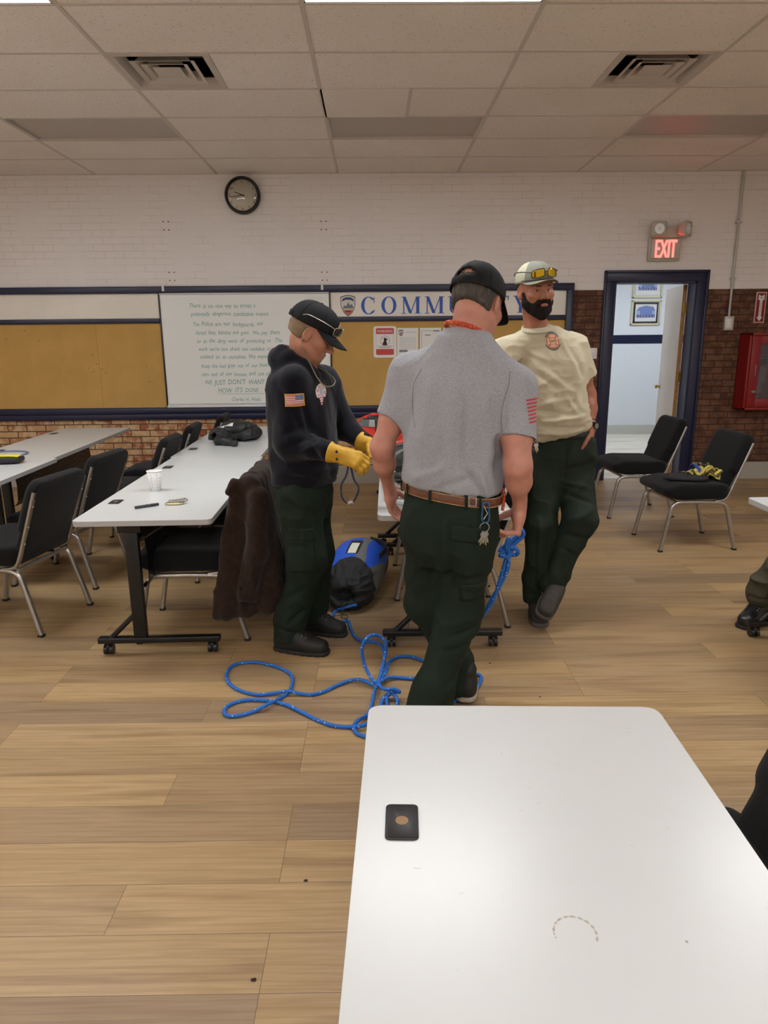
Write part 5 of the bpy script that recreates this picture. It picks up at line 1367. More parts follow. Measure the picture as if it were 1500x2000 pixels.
    g = G().tube(catmull([H.p(.079, -.02, -.02), H.p(.07, .0, -.07), (-.285, 3.33, 1.44), (-.258, 3.305, 1.39), (-.225, 3.29, 1.355), (-.190, 3.305, 1.355), (-.180, 3.34, 1.38), (-.225, 3.40, 1.415), (-.28, 3.47, 1.44)], 6), .0028, n=7); obj('glasses_retainer_cord', g, CRD, body, world=True)
    g = G().tube(catmull([(-.205, 3.30, 1.36), (-.222, 3.285, 1.30), (-.225, 3.28, 1.22)], 5), .003, n=7); obj('drawcord', g, M_BLACK, hd, world=True)
    T = [loft((-.352, 3.44, 0), UP, R1, [(.68, .0, .0, .155, .10), (.78, 0, .0, .165, .128), (.88, 0, 0, .16, .13), (.92, 0, 0, .155, .125)], .04),
         cone(hR-V3(0, 0, .05), kR, .108, .088, .03), cone(kR, aR+V3(.01, 0, .05), .086, .074, .06), cone(aR+V3(.0, 0, .10), aR+V3(-.012, 0, -.02), .078, .076, .03),
         cone(hL-V3(0, 0, .05), kL, .104, .086, .03), cone(kL, aL+V3(.01, 0, .05), .084, .072, .06), cone(aL+V3(0, 0, .10), aL+V3(-.01, 0, -.02), .076, .074, .03),
         plane((0, 0, .062), (0, 0, -1), k=.004), plane((0, 0, .91), (0, 0, 1), k=.004)]
    sg = [((-.44, 3.26, .58), (-.30, 3.25, .60), .014, -.005), ((-.45, 3.3, .17), (-.36, 3.3, .24), .014, -.010), ((-.5, 3.31, .14), (-.40, 3.3, .11), .014, -.009), ((-.46, 3.28, .30), (-.36, 3.27, .36), .016, -.007), ((-.44, 3.25, .74), (-.42, 3.26, .5), .014, .004), ((-.36, 3.25, .70), (-.38, 3.26, .60), .01, -.006), ((-.3, 3.25, .8), (-.26, 3.27, .55), .016, -.007), ((-.42, 3.26, .84), (-.3, 3.25, .78), .02, .006)]
    tr = smooth_obj('trousers', T, GREENP, body, .0055, rel=1, seg=sg, noi=[((10, 10, 9), .006, 21, 1), ((26, 26, 20), .002, 2)])
    def fl2(nm, a, b, c, nx=10, ny=8):
        o = decal(nm, tr, a, np.array(b)-np.array(a), np.array(c)-np.array(a), (0, 1, 0), nx, ny, lambda s, t: 0, [GREENP], tr, .004)
        if o: md = o.modifiers.new('s', 'SOLIDIFY'); md.thickness = .005; md.offset = 0
    fl2('cargo_pocket', (-.415, 3.1, .62), (-.30, 3.1, .62), (-.41, 3.1, .46), 10, 12); fl2('cargo_pocket_flap', (-.42, 3.09, .68), (-.295, 3.09, .68), (-.42, 3.09, .615), 10, 6)
    boot('boot', (-.532, 3.385, 0), (-.245, 3.30, 0), body, BOOTM, SOLEM, high=.14)
    boot('boot', (-.43, 3.625, 0), (-.162, 3.53, 0), body, BOOTM, SOLEM, high=.14)
    hr = hair_obj(H, body, mat('sandy_hair', C(134, 112, 84), .8, var=.25, vscale=90, bump=.6, bscale=240), [
        plane(H.p(0, 0, -.05), -H.U-H.F*.2, k=.008), plane(H.p(0, .02, 0), H.F, k=.006), plane(H.p(0, -.012, -.01), H.F*.9-H.U*.55, k=.008),
        H.e(.088, -.002, -.008, .03, .026, .038, .005, 's'), H.e(-.088, -.002, -.008, .03, .026, .038, .005, 's')], off=.001, amp=.0012, noisef=(300, 120, 60))
    st = [H.e(0, .034, -.070, .0545, .0565, .044, .02), H.e(0, .069, -.097, .0268, .0208, .0195, .02), plane(H.p(0, .03, -.050), H.U, k=.006), plane(H.p(0, .0, 0), -H.F, k=.01)]
    cp = cap(H, body, CAPB, droop=.030, brimlen=.078, z0=.030, hgt=.106)
    def caplogo(s, t):
        r = math.hypot((s*2-1), (t*2-1)); return None if r > 1 else (0 if r > .8 or r < .3 else (1 if r > .55 else 2))
    decal('cap_badge', cp, H.p(-.022, .3, .052), H.p(.022, .3, .052)-H.p(-.022, .3, .052), H.p(-.022, .3, .092)-H.p(-.022, .3, .052), -H.F, 16, 16, caplogo, [MK_WH, MK_NV, MK_PK], cp, .004)
    # gloves: slightly larger hand shapes with cuffs
    GL = mat('yellow_leather', C(206, 160, 40), .6, bump=.2, bscale=150, var=.12, vscale=20)
    for wr, d, n, sd in ((wrR, unit((.93, -.20, -.25)), unit((.0, .75, -.65)), 1), (wrL, unit((.8, -.5, -.3)), unit((-.2, -.6, -.75)), -1)):
        gp = hand_prims(wr, d, n, sd, (.7, .8, .5), sc=1.12, thumb=(.55, .7)); 
        for q in gp: q.k = .012
        gp += [cut(cone(wr-d*.055, wr+d*.02, .053, .036, .012), wr-d*.045, -d)]
        gv = smooth_obj('glove', gp, GL, body, .004, rel=2, noi=[((40, 40, 40), .0012, 3)])
        if sd == 1:
            lg = G()
            for (a, b) in ((-.004, .018), (-.004, -.016)):
                c = wr+d*a+np.array([0, 0, 1])*b+np.array([0, -.046, 0]); t_ = .007
                lg.add([c+V3(-t_, -.001, 0), c+V3(0, -.001, -t_*1.2), c+V3(t_, -.001, 0), c+V3(0, -.001, t_*1.2)], [(0, 1, 2, 3)], 0, False)
            obj('diamond_mark', lg, M_BLACK, gv, world=True)
    # sunglasses resting on the cap brim
    sgl = empty('sunglasses', tuple(H.p(0, .10, .05)), 0, 'dark sunglasses with silver arms, resting on the black cap of the hooded man', 'sunglasses')
    sunglasses(H, sgl, mat('dark_lens', C(20, 30, 34), .05, .0, spec=1), mat('silver_frame', C(170, 168, 160), .25, .7), .060)
    return body, H, wrR, wrL
def sunglasses(H, root, ml, mf, z, tilt=-.1):
    Lc = Vector(root.location)
    W = lambda x, y, zz: Vector(H.p(x, y, zz))-Lc
    for q in (-1, 1):
        vs = []; nx, ny = 10, 6
        for j in range(ny+1):
            for i in range(nx+1):
                s, t = i/nx*2-1, j/ny*2-1
                x = q*(.036+.029*s*(math.sqrt(1-.25*t*t))); yy = .116-.030*((x)/.07)**2; zz = z+.0195*t*math.sqrt(1-.35*s*s)-.004*s
                vs.append(W(x, yy+tilt*.0*t, zz))
        f = [(j*(nx+1)+i, j*(nx+1)+i+1, (j+1)*(nx+1)+i+1, (j+1)*(nx+1)+i) for j in range(ny) for i in range(nx)]
        l = mesh_obj('lens', vs, f, ml, None, True, root); md = l.modifiers.new('s', 'SOLIDIFY'); md.thickness = .002
        bd = [vs[i] for i in range(nx+1)]+[vs[j*(nx+1)+nx] for j in range(1, ny+1)]+[vs[ny*(nx+1)+i] for i in range(nx-1, -1, -1)]+[vs[j*(nx+1)] for j in range(ny-1, 0, -1)]
        obj('lens_rim', G().tube(bd, .0019, n=6, closed=True), mf, root)
        obj('temple_arm', G().tube(catmull([W(q*.066, .090, z+.006), W(q*.083, .066, z+.010), W(q*.091, .02, z+.012), W(q*.090, -.035, z+.010), W(q*.084, -.06, z-.002)], 5), .0024, n=7), mf, root)
    obj('bridge', G().tube(catmull([W(-.010, .1155, z+.006), W(0, .119, z+.009), W(.010, .1155, z+.006)], 4), .0025, n=7), mf, root)
manH, HH, wRH, wLH = man_hood()

# ---------------------------------------------------------------- 3: bearded man in the tan T-shirt
def man_tan():
    F3 = unit((-.22, -.975, 0)); R3 = np.cross(F3, UP)     # his right is image left
    H = Head((.845, 3.775, 1.800), (.24, -.95, -.04), up=(-.08, 0, 1), sc=1.05)
    shL, elL, wrL = V3(1.085, 3.86, 1.505), V3(1.185, 3.90, 1.25), V3(1.183, 3.80, 1.075)
    shR, elR, wrR = V3(.695, 3.775, 1.495), V3(.590, 3.73, 1.20), V3(.615, 3.50, 1.015)
    hip = V3(1.045, 3.88, .96)
    B = H.prims()
    B += [cone(H.p(0, -.03, -.05), V3(.880, 3.83, 1.55), .058, .064, .03),
          loft((1.285, 3.865, 0), (-.235, -.02, .972), R3, [(.95, 0, 0, .11, .06), (1.13, 0, 0, .12, .08), (1.38, 0, 0, .15, .10), (1.55, 0, 0, .12, .075)], .04)]
    for sh, el, wr, k in ((shL, elL, wrL, 1), (shR, elR, wrR, .95)):
        B += [cone(sh, sh*.4+el*.6, .056*k, .050*k, .04), cone(sh*.4+el*.6, el, .050*k, .045*k, .03), cone(el, el*.62+wr*.38, .046*k, .044*k, .03), cone(el*.62+wr*.38, wr, .044*k, .028*k, .03)]
    B += hand_prims(wrL, unit((-.12, -.10, -1)), unit((-.9, .1, .1)), -1, (.25, .3, .2), thumb=(.4, .2))
    B += hand_prims(wrR, unit((.12, -.5, -.85)), unit((.85, .3, 0)), 1, (.5, .6, .4), thumb=(.6, .4))
    hR, hL = V3(.955, 3.85, .90), V3(1.125, 3.88, .90); kR, kL = V3(.922, 3.76, .55), V3(1.132, 3.71, .585); aR, aL = V3(.925, 3.82, .10), V3(.965, 3.70, .185)
    for a, b, c in ((hR, kR, aR), (hL, kL, aL)): B += [cone(a, b, .075, .052, .05), cone(b, c, .052, .038, .03)]
    body = smooth_obj('person', B, SKIN3, None, .0045, ((), (), ((1.63, 1.97, .0032),)), rel=1)
    tag(body, 'tall bearded man in tan T-shirt and khaki cap, one hand in his pocket, ankles crossed', 'person')
    eyes(H, body, (.35, 1, .02)); brows(H, body, mat('dark_brow', C(46, 34, 28), .8))
    # lips
    BE = mat('black_beard', C(34, 27, 24), .9, bump=.8, bscale=380, var=.5, vscale=90, spec=.2)
    bp = [H.e(0, .030, -.062, .0640, .066, .060, .02), H.e(0, .070, -.106, .036, .030, .034, .02), H.cn((-.054, -.0, -.058), (-.033, .055, -.094), .0225, .020, .02), H.cn((.054, -.0, -.058), (.033, .055, -.094), .0225, .020, .02), H.cn((-.030, .088, -.062), (.030, .088, -.062), .0075, .0075, .01), H.cn((-.026, .0925, -.049), (.026, .0925, -.049), .0068, .0068, .01), H.cn((0, .098, -.050), (0, .098, -.050), .007, .007, .008),
          H.cn((-.069, .016, -.012), (-.060, .03, -.055), .011, .018, .02), H.cn((.069, .016, -.012), (.060, .03, -.055), .011, .018, .02), plane(H.p(0, .06, -.040), H.U*.9+H.F*.45, k=.012, lo=H.c-.02-H.s*.0+V3(-.2, -.2, -.2), hi=H.c+V3(.2, .2, .2)) if False else H.e(0, .082, -.010, .050, .05, .030, .014, 's'),
          H.e(0, .097, -.0672, .0170, .02, .0062, .004, 's'), plane(H.p(0, -.005, 0), -H.F, k=.01), plane(H.p(0, 0, .0), H.U, k=.01)]
    Vb, Fb = sdf_mesh(bp, .0032); Vb = relax(Vb, Fb, 1); L_ = (Vb-H.c) @ H.M; Vb = Vb+vnormals(Vb, Fb)*(.0018*(vnoise(L_*260, 4)+vnoise(L_*120, 5)))[:, None]
    mesh_obj('beard', Vb, Fb, BE, None, True, body, world=True, fixn=False)
    obj('lips', G().tube(catmull([H.p(-.017, .094, -.0672), H.p(-.006, .0975, -.0652), H.p(0, .0975, -.0660), H.p(.006, .0975, -.0652), H.p(.017, .094, -.0672)], 4), .0042, n=8), LIP, body, world=True)
    hr = hair_obj(H, body, mat('cropped_hair', C(70, 52, 42), .85, var=.4, vscale=70, bump=.4, bscale=300), [plane(H.p(0, 0, -.03), -H.U-H.F*.2, k=.008), plane(H.p(0, .028, 0), H.F, k=.006), plane(H.p(0, .0, -.01), H.F*.9-H.U*.55, k=.008), H.e(.088, -.002, -.008, .03, .024, .036, .005, 's'), H.e(-.088, -.002, -.008, .03, .024, .036, .005, 's')], off=-.002, amp=.001)
    S = [loft((1.04, 3.865, 0), (-.235, -.02, 1), R3, [(1.015, .015, .005, .165, .128), (1.04, .01, .008, .182, .148), (1.09, .005, .010, .188, .156), (1.18, .0, .01, .186, .154), (1.28, .0, .008, .190, .148), (1.38, .0, .004, .200, .142), (1.46, .0, .0, .205, .130), (1.53, -.002, .0, .170, .110), (1.58, -.004, .0, .105, .085), (1.61, -.005, .0, .080, .074)], .03, ek=.012, n=2.3) if False else
         loft((1.285, 3.865, 0), (-.235, -.02, .972), R3, [(1.075, .0, .005, .158, .130), (1.10, .0, .008, .170, .148), (1.14, .0, .012, .172, .154), (1.22, .0, .01, .170, .152), (1.30, .0, .008, .176, .150), (1.40, .0, .004, .192, .144), (1.48, .0, .0, .188, .130), (1.555, .0, .0, .145, .108), (1.61, .0, .0, .105, .085), (1.64, .0, .0, .080, .074)], .03, ek=.012, n=2.3),
         cut(cone(shL, elL, .074, .090, .05), shL*.4+elL*.6, elL-shL), cut(cone(shR, elR, .072, .08, .05), shR*.42+elR*.58, elR-shR), cone((.885, 3.83, 1.575), shL+V3(0, 0, .0), .06, .062, .05), cone((.885, 3.83, 1.575), shR+V3(0, 0, .0), .06, .062, .05)]
    dL = unit(elL-shL); cL = shL*.4+elL*.6; dR = unit(elR-shR); cR = shR*.42+elR*.58
    S += [
          cone(cL+dL*.03, elL, .066, .068, .004, 's'), cone(cR+dR*.03, elR, .060, .062, .004, 's'), ell((.868, 3.80, 1.660), (.068, .074, .055), None, .006, 's')]
    f_ = lambda x, z, y=3.72: V3(x, y, z)
    sg = [(f_(.86, 1.42), f_(1.02, 1.30), .016, .007), (f_(.85, 1.38), f_(.97, 1.30), .012, -.007), (f_(1.03, 1.52), f_(1.10, 1.36, 3.76), .016, -.008), (f_(.98, 1.55), f_(1.05, 1.42), .014, .006), (f_(.86, 1.19), f_(1.04, 1.17), .012, -.009), (f_(.88, 1.22), f_(1.02, 1.25), .015, .008), (f_(.90, 1.13), f_(1.12, 1.16), .012, .009), (f_(.9, 1.10), f_(1.12, 1.10), .010, -.009), (f_(1.0, 1.28), f_(1.06, 1.18), .014, .007), (f_(.84, 1.30), f_(.95, 1.36), .014, .006), (f_(.80, 1.50), f_(.93, 1.44), .014, .005), (f_(1.08, 1.30, 3.8), f_(1.02, 1.2), .014, -.007), (f_(1.1, 1.26, 3.8), f_(1.06, 1.13), .014, .006), (f_(.87, 1.06, 3.73), f_(1.1, 1.08, 3.74), .010, .006)]
    shirt = smooth_obj('tshirt', S, TANT, body, .0055, rel=1, seg=sg, noi=[((9, 9, 12), .006, 31, 1), ((18, 18, 26), .003, 6, 1)])
    nc = unit((-.1, -.12, 1))
    g = G().tube(catmull([tuple(p) for p in ring_pts((.868, 3.805, 1.612), R3, F3, .075, .077, (-.02, -.30), 16)], 3, True), .007, n=8, closed=True); obj('collar', g, TANT, shirt, world=True)
    def fire(s, t):
        x, y = (s*2-1)*1.35, (t*2-1)*1.35; r = math.hypot(x, y); a = math.atan2(y, x)
        if 1.08 < r < 1.3 and (.5 < a < 2.75 or -2.75 < a < -.4): return 1 if int((a+PI)*14) % 3 else None
        if r < .98 and r > .9-.06*math.cos(4*a)**2: return 0
        if .6 < r < .9: return 2 if abs(math.cos(2*a)) > .25 else 0
        if .52 < r <= .6: return 0
        if abs(y+.0-.1*x) < .13 and abs(x) < .42: return 0 if int((x+1)*9) % 2 or abs(y-.1*x) < .03 else None
        return None
    decal('chest_emblem', shirt, (.917, 3.45, 1.497), (.086, .02, 0), (-.005, 0, .098), unit((-.08, 1, 0)), 56, 60, fire, [MK_OR, MK_NV, mat('print_peach', C(224, 176, 146), .8)], shirt, .0022)
    T = [loft((1.045, 3.875, 0), UP, R3, [(.78, .0, .0, .16, .11), (.86, 0, .0, .182, .135), (.95, 0, .004, .180, .138), (1.02, 0.01, .0, .168, .134), (1.10, .015, 0, .158, .125)], .04),
         cone(hR-V3(0, 0, .04), kR, .098, .084, .04), cone(kR, aR+V3(0, -.02, .05), .080, .066, .04), cone(aR+V3(-.01, -.02, .12), aR+V3(-.005, -.02, .0), .066, .068, .03),
         cone(hL-V3(0, 0, .03), kL, .100, .088, .04), cone(kL, aL+V3(.03, 0, .05), .084, .064, .04), cone(aL+V3(.05, 0, .09), aL+V3(.02, 0, .03), .066, .062, .03),
         cone((1.17, 3.80, .92), (1.165, 3.79, 1.0), .055, .05, .04),
         plane((0, 0, .075), (0, 0, -1), k=.004), plane((0, 0, 1.075), (0, 0, 1), k=.004)]
    sg = [((1.02, 3.72, .86), (1.2, 3.76, .90), .014, -.007), ((1.02, 3.70, .80), (1.18, 3.70, .76), .014, .007), ((1.03, 3.66, .74), (1.18, 3.68, .69), .012, -.008), ((1.04, 3.66, .70), (1.16, 3.64, .80), .016, .008), ((1.06, 3.62, .60), (1.18, 3.63, .66), .016, .006), ((1.05, 3.63, .52), (1.15, 3.62, .5), .014, -.008), ((1.03, 3.65, .44), (1.1, 3.62, .40), .014, -.007), ((1.02, 3.66, .3), (1.06, 3.62, .24), .014, -.006), ((.98, 3.63, .22), (1.06, 3.66, .18), .012, -.008),
          ((.90, 3.68, .6), (.92, 3.7, .2), .014, .006), ((.96, 3.7, .55), (.95, 3.72, .2), .012, -.007), ((.87, 3.73, .14), (.98, 3.73, .16), .012, -.008), ((1.04, 3.73, 1.0), (1.04, 3.74, .82), .008, -.004)]
    tr = smooth_obj('trousers', T, GREENP3, body, .0055, rel=1, seg=sg, noi=[((10, 10, 8), .006, 41, 1), ((26, 26, 18), .002, 2)])
    bl = belt_tube(ring_pts((1.04, 3.872, 1.052), R3, F3, .176, .136, (0, 0), 24), body, M_BLACK)
    # cap
    cp = cap(H, body, CAPK, CAPL, droop=-.004, brimlen=.068, z0=.038, hgt=.100)
    g = G().tube([H.p((.0895)*math.sin(u), (.1145)*math.cos(u)-.014,   .047+.004*math.cos(u)) for u in np.linspace(-1.25, 1.25, 20)], .0020, n=6); obj('cap_cord', g, M_BLACK, cp, world=True)
    sgl = empty('sunglasses', tuple(H.p(0, .10, .075)), 0, 'sport sunglasses with mirrored yellow lenses, resting on the khaki cap', 'sunglasses')
    sunglasses(H, sgl, mat('yellow_mirror', C(214, 176, 40), .06, .85), mat('dark_frame', C(30, 30, 30), .3), .078)
    # shoes
    SH = mat('grey_suede_shoe', C(58, 54, 50), .8, bump=.4, bscale=200, var=.2, vscale=40); SS = mat('grey_shoe_sole', C(84, 78, 72), .8)
    boot('shoe', (.945, 3.875, 0), (.912, 3.60, 0), body, SH, SS, laces=False, low=True)
    boot('shoe', (1.015, 3.735, .175), (.900, 3.55, .075), body, SH, SS, up=(.25, -.45, .8), laces=False, low=True)
    # watch and bracelets
    w = unit(wrL-elL); c = elL*.12+wrL*.88; u_ = unit(np.cross(w, V3(0, 1, 0))); v_ = np.cross(w, u_)
    rg = lambda cc, r: [tuple(cc+u_*r*math.cos(a)+v_*r*math.sin(a)) for a in np.linspace(0, 2*PI, 19)[:-1]]
    wt = obj('wristwatch', G().tube(rg(c, .034), 0, rect=(.004, .022), closed=True, up=w), M_BLACK, body, world=True)
    fc = c+unit(V3(.55, -.8, 0))*.036; n_ = unit(V3(.55, -.8, 0))
    obj('watch_case', G().cyl(fc-n_*.004, fc+n_*.009, .020, n=20), M_BLACK, wt, world=True); obj('watch_dial', G().cyl(fc+n_*.009, fc+n_*.0095, .015, n=20), mat('dial_grey', C(120, 124, 118), .3), wt, world=True)
    obj('bracelet', G().tube(rg(c+w*.028, .033), .0035, closed=True), mat('orange_band', C(196, 110, 70), .6), body, world=True)
    obj('bracelet', G().tube(rg(c-w*.022, .036), .003, closed=True), M_BLACK, body, world=True)
    return body, tr, H
manT, trT, HT = man_tan()

# ---------------------------------------------------------------- 4: seated person at the right edge
def man_seat():
    F4 = unit((-.99, -.14, 0)); R4 = np.cross(F4, UP)
    OL = mat('olive_trouser', C(74, 70, 56), .8, bump=.2, bscale=600, var=.12, vscale=9, spec=.2)
    hip = V3(2.86, 3.70, .55); H = Head((2.80, 3.68, 1.22), (-.95, -.2, -.2), sc=1.0)
    hR, hL = hip+R4*.09, hip-R4*.09
    kL, aL = V3(2.36, 3.56, .60), V3(2.135, 3.635, .13)      # visible leg (his left, nearer the camera)
    kR, aR = V3(2.42, 3.86, .58), V3(2.45, 3.86, .10)
    B = H.prims()+[cone(H.p(0, -.03, -.05), hip+V3(.0, 0, .42), .056, .062, .03), loft(hip, UP, R4, [(-.05, 0, 0, .15, .10), (.15, 0, 0, .15, .10), (.38, 0, 0, .17, .10), (.44, 0, 0, .12, .07)], .04)]
    shs = []
    for q in (1, -1):
        sh = hip+V3(0, 0, .38)+R4*.19*q; el = sh+V3(-.08, 0, -.26)+R4*.03*q; wr = el+V3(-.22, 0, .0)-R4*.06*q; shs.append((sh, el, wr))
        B += [cone(sh, el, .052, .042, .04), cone(el, wr, .042, .026, .03)]+hand_prims(wr, F4, (0, 0, -1), q, (.2, .3, .2))
    for a, b, c in ((hR, kR, aR), (hL, kL, aL)): B += [cone(a, b, .075, .052, .05), cone(b, c, .05, .036, .03)]
    body = smooth_obj('person', B, SKIN, None, .006, ((), (), ((1.1, 1.4, .004),)), rel=1)
    tag(body, 'seated person cut off by the right edge, olive trouser leg and black boot showing', 'person')
    S = [loft(hip, UP, R4, [(-.05, 0, 0, .17, .13), (.1, 0, 0, .18, .14), (.3, 0, 0, .2, .13), (.38, 0, 0, .19, .12), (.44, 0, 0, .12, .09), (.48, 0, 0, .08, .07)], .03)]
    for sh, el, wr in shs: S += [cone(sh, el, .075, .065, .05), cone(el, wr-V3(-.03, 0, 0), .06, .045, .04)]
    S.append(cone(H.p(0, -.03, -.09), hip+V3(0, 0, .6), .062, .062, .004, 's'))
    smooth_obj('shirt', S, mat('grey_green_shirt', C(96, 100, 92), .9), body, .007, rel=1, noi=[((9, 9, 8), .006, 3, 1)])
    T = [ell(hip+V3(0, 0, -.01), (.15, .19, .11), None, .04), cone(hR, kR, .095, .085, .05), cone(kR, aR+V3(0, 0, .05), .082, .07, .03), cone(hL, kL, .098, .09, .05), cone(kL, aL*.55+kL*.45, .088, .082, .03),
         cone(aL*.55+kL*.45, aL+V3(0, 0, .05), .082, .070, .03), ell(aL*.80+kL*.20+V3(-.035, -.02, .03), (.085, .07, .020), np.array(Matrix.Rotation(.15, 3, 'Y')), .02), cone(aL*.62+kL*.38+V3(0, 0, 0), aL*.8+kL*.2, .078, .085, .03),
         cone(aL*.82+kL*.18+V3(0, 0, -.01), aL+V3(0, 0, .02), .072, .064, .012), plane((0, 0, .10), (0, 0, -1), k=.004)]
    sg = [((2.08, 3.56, .52), (2.25, 3.54, .46), .016, .007), ((2.06, 3.56, .40), (2.22, 3.54, .46), .014, -.007), ((2.07, 3.57, .34), (2.2, 3.55, .33), .016, .007), ((2.05, 3.57, .165), (2.2, 3.56, .15), .012, -.009), ((2.08, 3.57, .25), (2.25, 3.55, .30), .014, -.007)]
    smooth_obj('trousers', T, OL, body, .0055, rel=1, seg=sg, noi=[((10, 10, 9), .006, 51, 1)])
    BK = mat('polished_black_boot', C(24, 24, 24), .35, bump=.2, bscale=80)
    boot('boot', (2.205, 3.70, .0), (2.005, 3.535, .0), body, BK, SOLEM, high=.15)
    boot('boot', (2.52, 3.87, .0), (2.26, 3.84, .0), body, BK, SOLEM, high=.13)
    hair_obj(H, body, mat('brown_hair', C(70, 52, 40), .8), [plane(H.p(0, 0, -.05), -H.U, k=.008), plane(H.p(0, .045, 0), H.F, k=.006), plane(H.p(0, .01, .0), H.F*.8-H.U*.6, k=.008)], off=.003)
man_seat()
# ================================================================ PROPS
def surf(target, o, d):
    loc = Vector((0, 0, 0)); p = target
    while p is not None: loc += p.location; p = p.parent
    bvh = BVHTree.FromPolygons([x.co+loc for x in target.data.vertices], [tuple(q.vertices) for q in target.data.polygons])
    h = bvh.ray_cast(Vector(o), Vector(d).normalized(), 9)
    return h[0] if h[0] is not None else Vector(o)
# ---- blue rope
ROPE, nt, N, L, p = node_mat('blue_rope'); tc = N.new('ShaderNodeTexCoord'); vo = N.new('ShaderNodeTexVoronoi'); vo.inputs['Scale'].default_value = 62; L.new(tc.outputs['Object'], vo.inputs[0])
r = ramp(nt, vo.outputs['Distance'], (.13, C(206, 222, 240)), (.17, C(26, 98, 182))); r2 = noise(nt, tc.outputs['Object'], 220, 2)
L.new(mixc(nt, .35, r.outputs[0], r2, 'OVERLAY'), p.inputs['Base Color']); p.inputs['Roughness'].default_value = .7
bp = N.new('ShaderNodeBump'); bp.inputs['Strength'].default_value = .4; bp.inputs['Distance'].default_value = .002; L.new(r2, bp.inputs['Height']); L.new(bp.outputs[0], p.inputs['Normal'])
A_ = [(-0.102,3.880,0.060),(-0.151,3.878,0.050),(-0.190,3.895,0.030),(-0.238,3.866,0.012),(-0.251,3.753,0.010),(-0.234,3.686,0.010),(-0.193,3.697,0.010),(-0.160,3.717,0.010),(-0.143,3.605,0.010),(-0.113,3.483,0.012),(-0.074,3.417,0.020),(-0.025,3.379,0.030)]
L3_ = [(0.017,3.241,0.080),(0.037,3.177,0.060),(0.033,3.078,0.040),(0.019,2.985,0.030),(-0.007,2.931,0.030),(-0.046,2.993,0.060),(-0.066,3.014,0.120),(-0.065,3.006,0.180),(-0.039,3.015,0.220),(0.004,3.079,0.200),(0.043,3.087,0.160),(0.043,3.092,0.100),(0.024,3.039,0.050),(0.010,2.957,0.035)]
P1_ = [(-0.014,2.933,0.020),(-0.068,2.979,0.020),(-0.120,2.997,0.012),(-0.187,2.952,0.008),(-0.235,2.902,0.008),(-0.299,2.870,0.008),(-0.366,2.878,0.014),(-0.404,2.881,0.022),(-0.459,2.884,0.012),(-0.541,2.877,0.008),(-0.633,2.923,0.008),(-0.694,2.996,0.008),(-0.723,3.090,0.008),(-0.707,3.177,0.008),(-0.649,3.206,0.008),(-0.564,3.193,0.008),(-0.475,3.140,0.008),(-0.413,3.070,0.008),(-0.395,2.986,0.008),(-0.402,2.898,0.008),(-0.429,2.849,0.008),(-0.475,2.768,0.022),(-0.541,2.725,0.008),(-0.599,2.696,0.008),(-0.645,2.701,0.008),(-0.663,2.744,0.008),(-0.649,2.791,0.008),(-0.591,2.829,0.008),(-0.517,2.827,0.008),(-0.449,2.808,0.008),(-0.388,2.774,0.008),(-0.317,2.710,0.008),(-0.249,2.648,0.008),(-0.185,2.607,0.008),(-0.123,2.594,0.008),(-0.062,2.583,0.020),(-0.024,2.623,0.010),(0.014,2.572,0.010),(-0.024,2.519,0.010),(-0.061,2.524,0.010),(-0.088,2.548,0.010),(-0.098,2.594,0.012),(-0.078,2.624,0.022),(-0.048,2.676,0.010),(-0.028,2.736,0.010),(-0.020,2.816,0.010),(-0.009,2.889,0.020),(0.018,2.966,0.030),(0.046,3.049,0.030)]
P5_ = [(0.057,3.153,0.020),(0.095,3.228,0.010),(0.151,3.245,0.010),(0.210,3.213,0.010),(0.272,3.130,0.010),(0.264,3.034,0.010),(0.179,3.005,0.010),(0.106,3.017,0.010),(0.049,2.996,0.020),(0.009,2.903,0.040),(0.033,2.832,0.050),(0.079,2.830,0.050),(0.099,2.823,0.040),(0.066,2.843,0.030),(0.029,2.812,0.020),(0.016,2.747,0.012),(0.019,2.674,0.010),(0.038,2.673,0.010),(0.044,2.749,0.010),(0.043,2.812,0.020),(0.066,2.829,0.030),(0.088,2.794,0.020),(0.087,2.729,0.012),(0.099,2.627,0.010),(0.167,2.596,0.010),(0.296,2.741,0.010),(0.418,2.868,0.010),(0.462,2.919,0.010),(0.491,3.027,0.010)]
K = [(.40, 3.04, .03), (.375, 3.0, .12), (.40, 2.90, .26), (.437, 2.78, .39), (.465, 2.71, .476), (.488, 2.68, .551)]
# figure-eight style knot below the hand
kc = V3(.528, 2.665, .705)
def kk(*a): return tuple(kc+np.array(a)*.72)
kc = V3(.535, 2.665, .745); th = np.linspace(3.35, 3.35+2*PI-.35, 26)
knot = [tuple(kc+V3(.0125*(math.sin(a)+2*math.sin(2*a)), -.012*math.sin(3*a), -.0135*(math.cos(a)-2*math.cos(2*a)))) for a in th]
knot = [tuple(kc+V3(-.02, 0, -.075))]+knot[:9]+[tuple(kc+V3(.045, .0, .045)), tuple(kc+V3(.052, .004, .072)), tuple(kc+V3(.036, .01, .075)), tuple(kc+V3(.026, .008, .045))]+knot[9:]+[tuple(kc+V3(-.004, -.006, -.07))]
K2 = [(.512, 2.67, .61), (.478, 2.69, .53), (.452, 2.72, .45), (.428, 2.78, .377), (.38, 2.92, .2), (.34, 3.0, .05), (.30, 3.05, .02)]
path = [tuple(v) for v in [(x-.01, y-.05, z) for x, y, z in A_[:3]]+A_[3:]+L3_+P1_+P5_]+K+knot+K2
path = [(x, y, max(z, .0085)) for x, y, z in path]
rp_ = obj('rope', G().tube(catmull(path, 6), .0084, n=8), ROPE, world=True)
tag(rp_, 'blue climbing rope with white flecks, looping over the floor from bag to knot', 'rope')
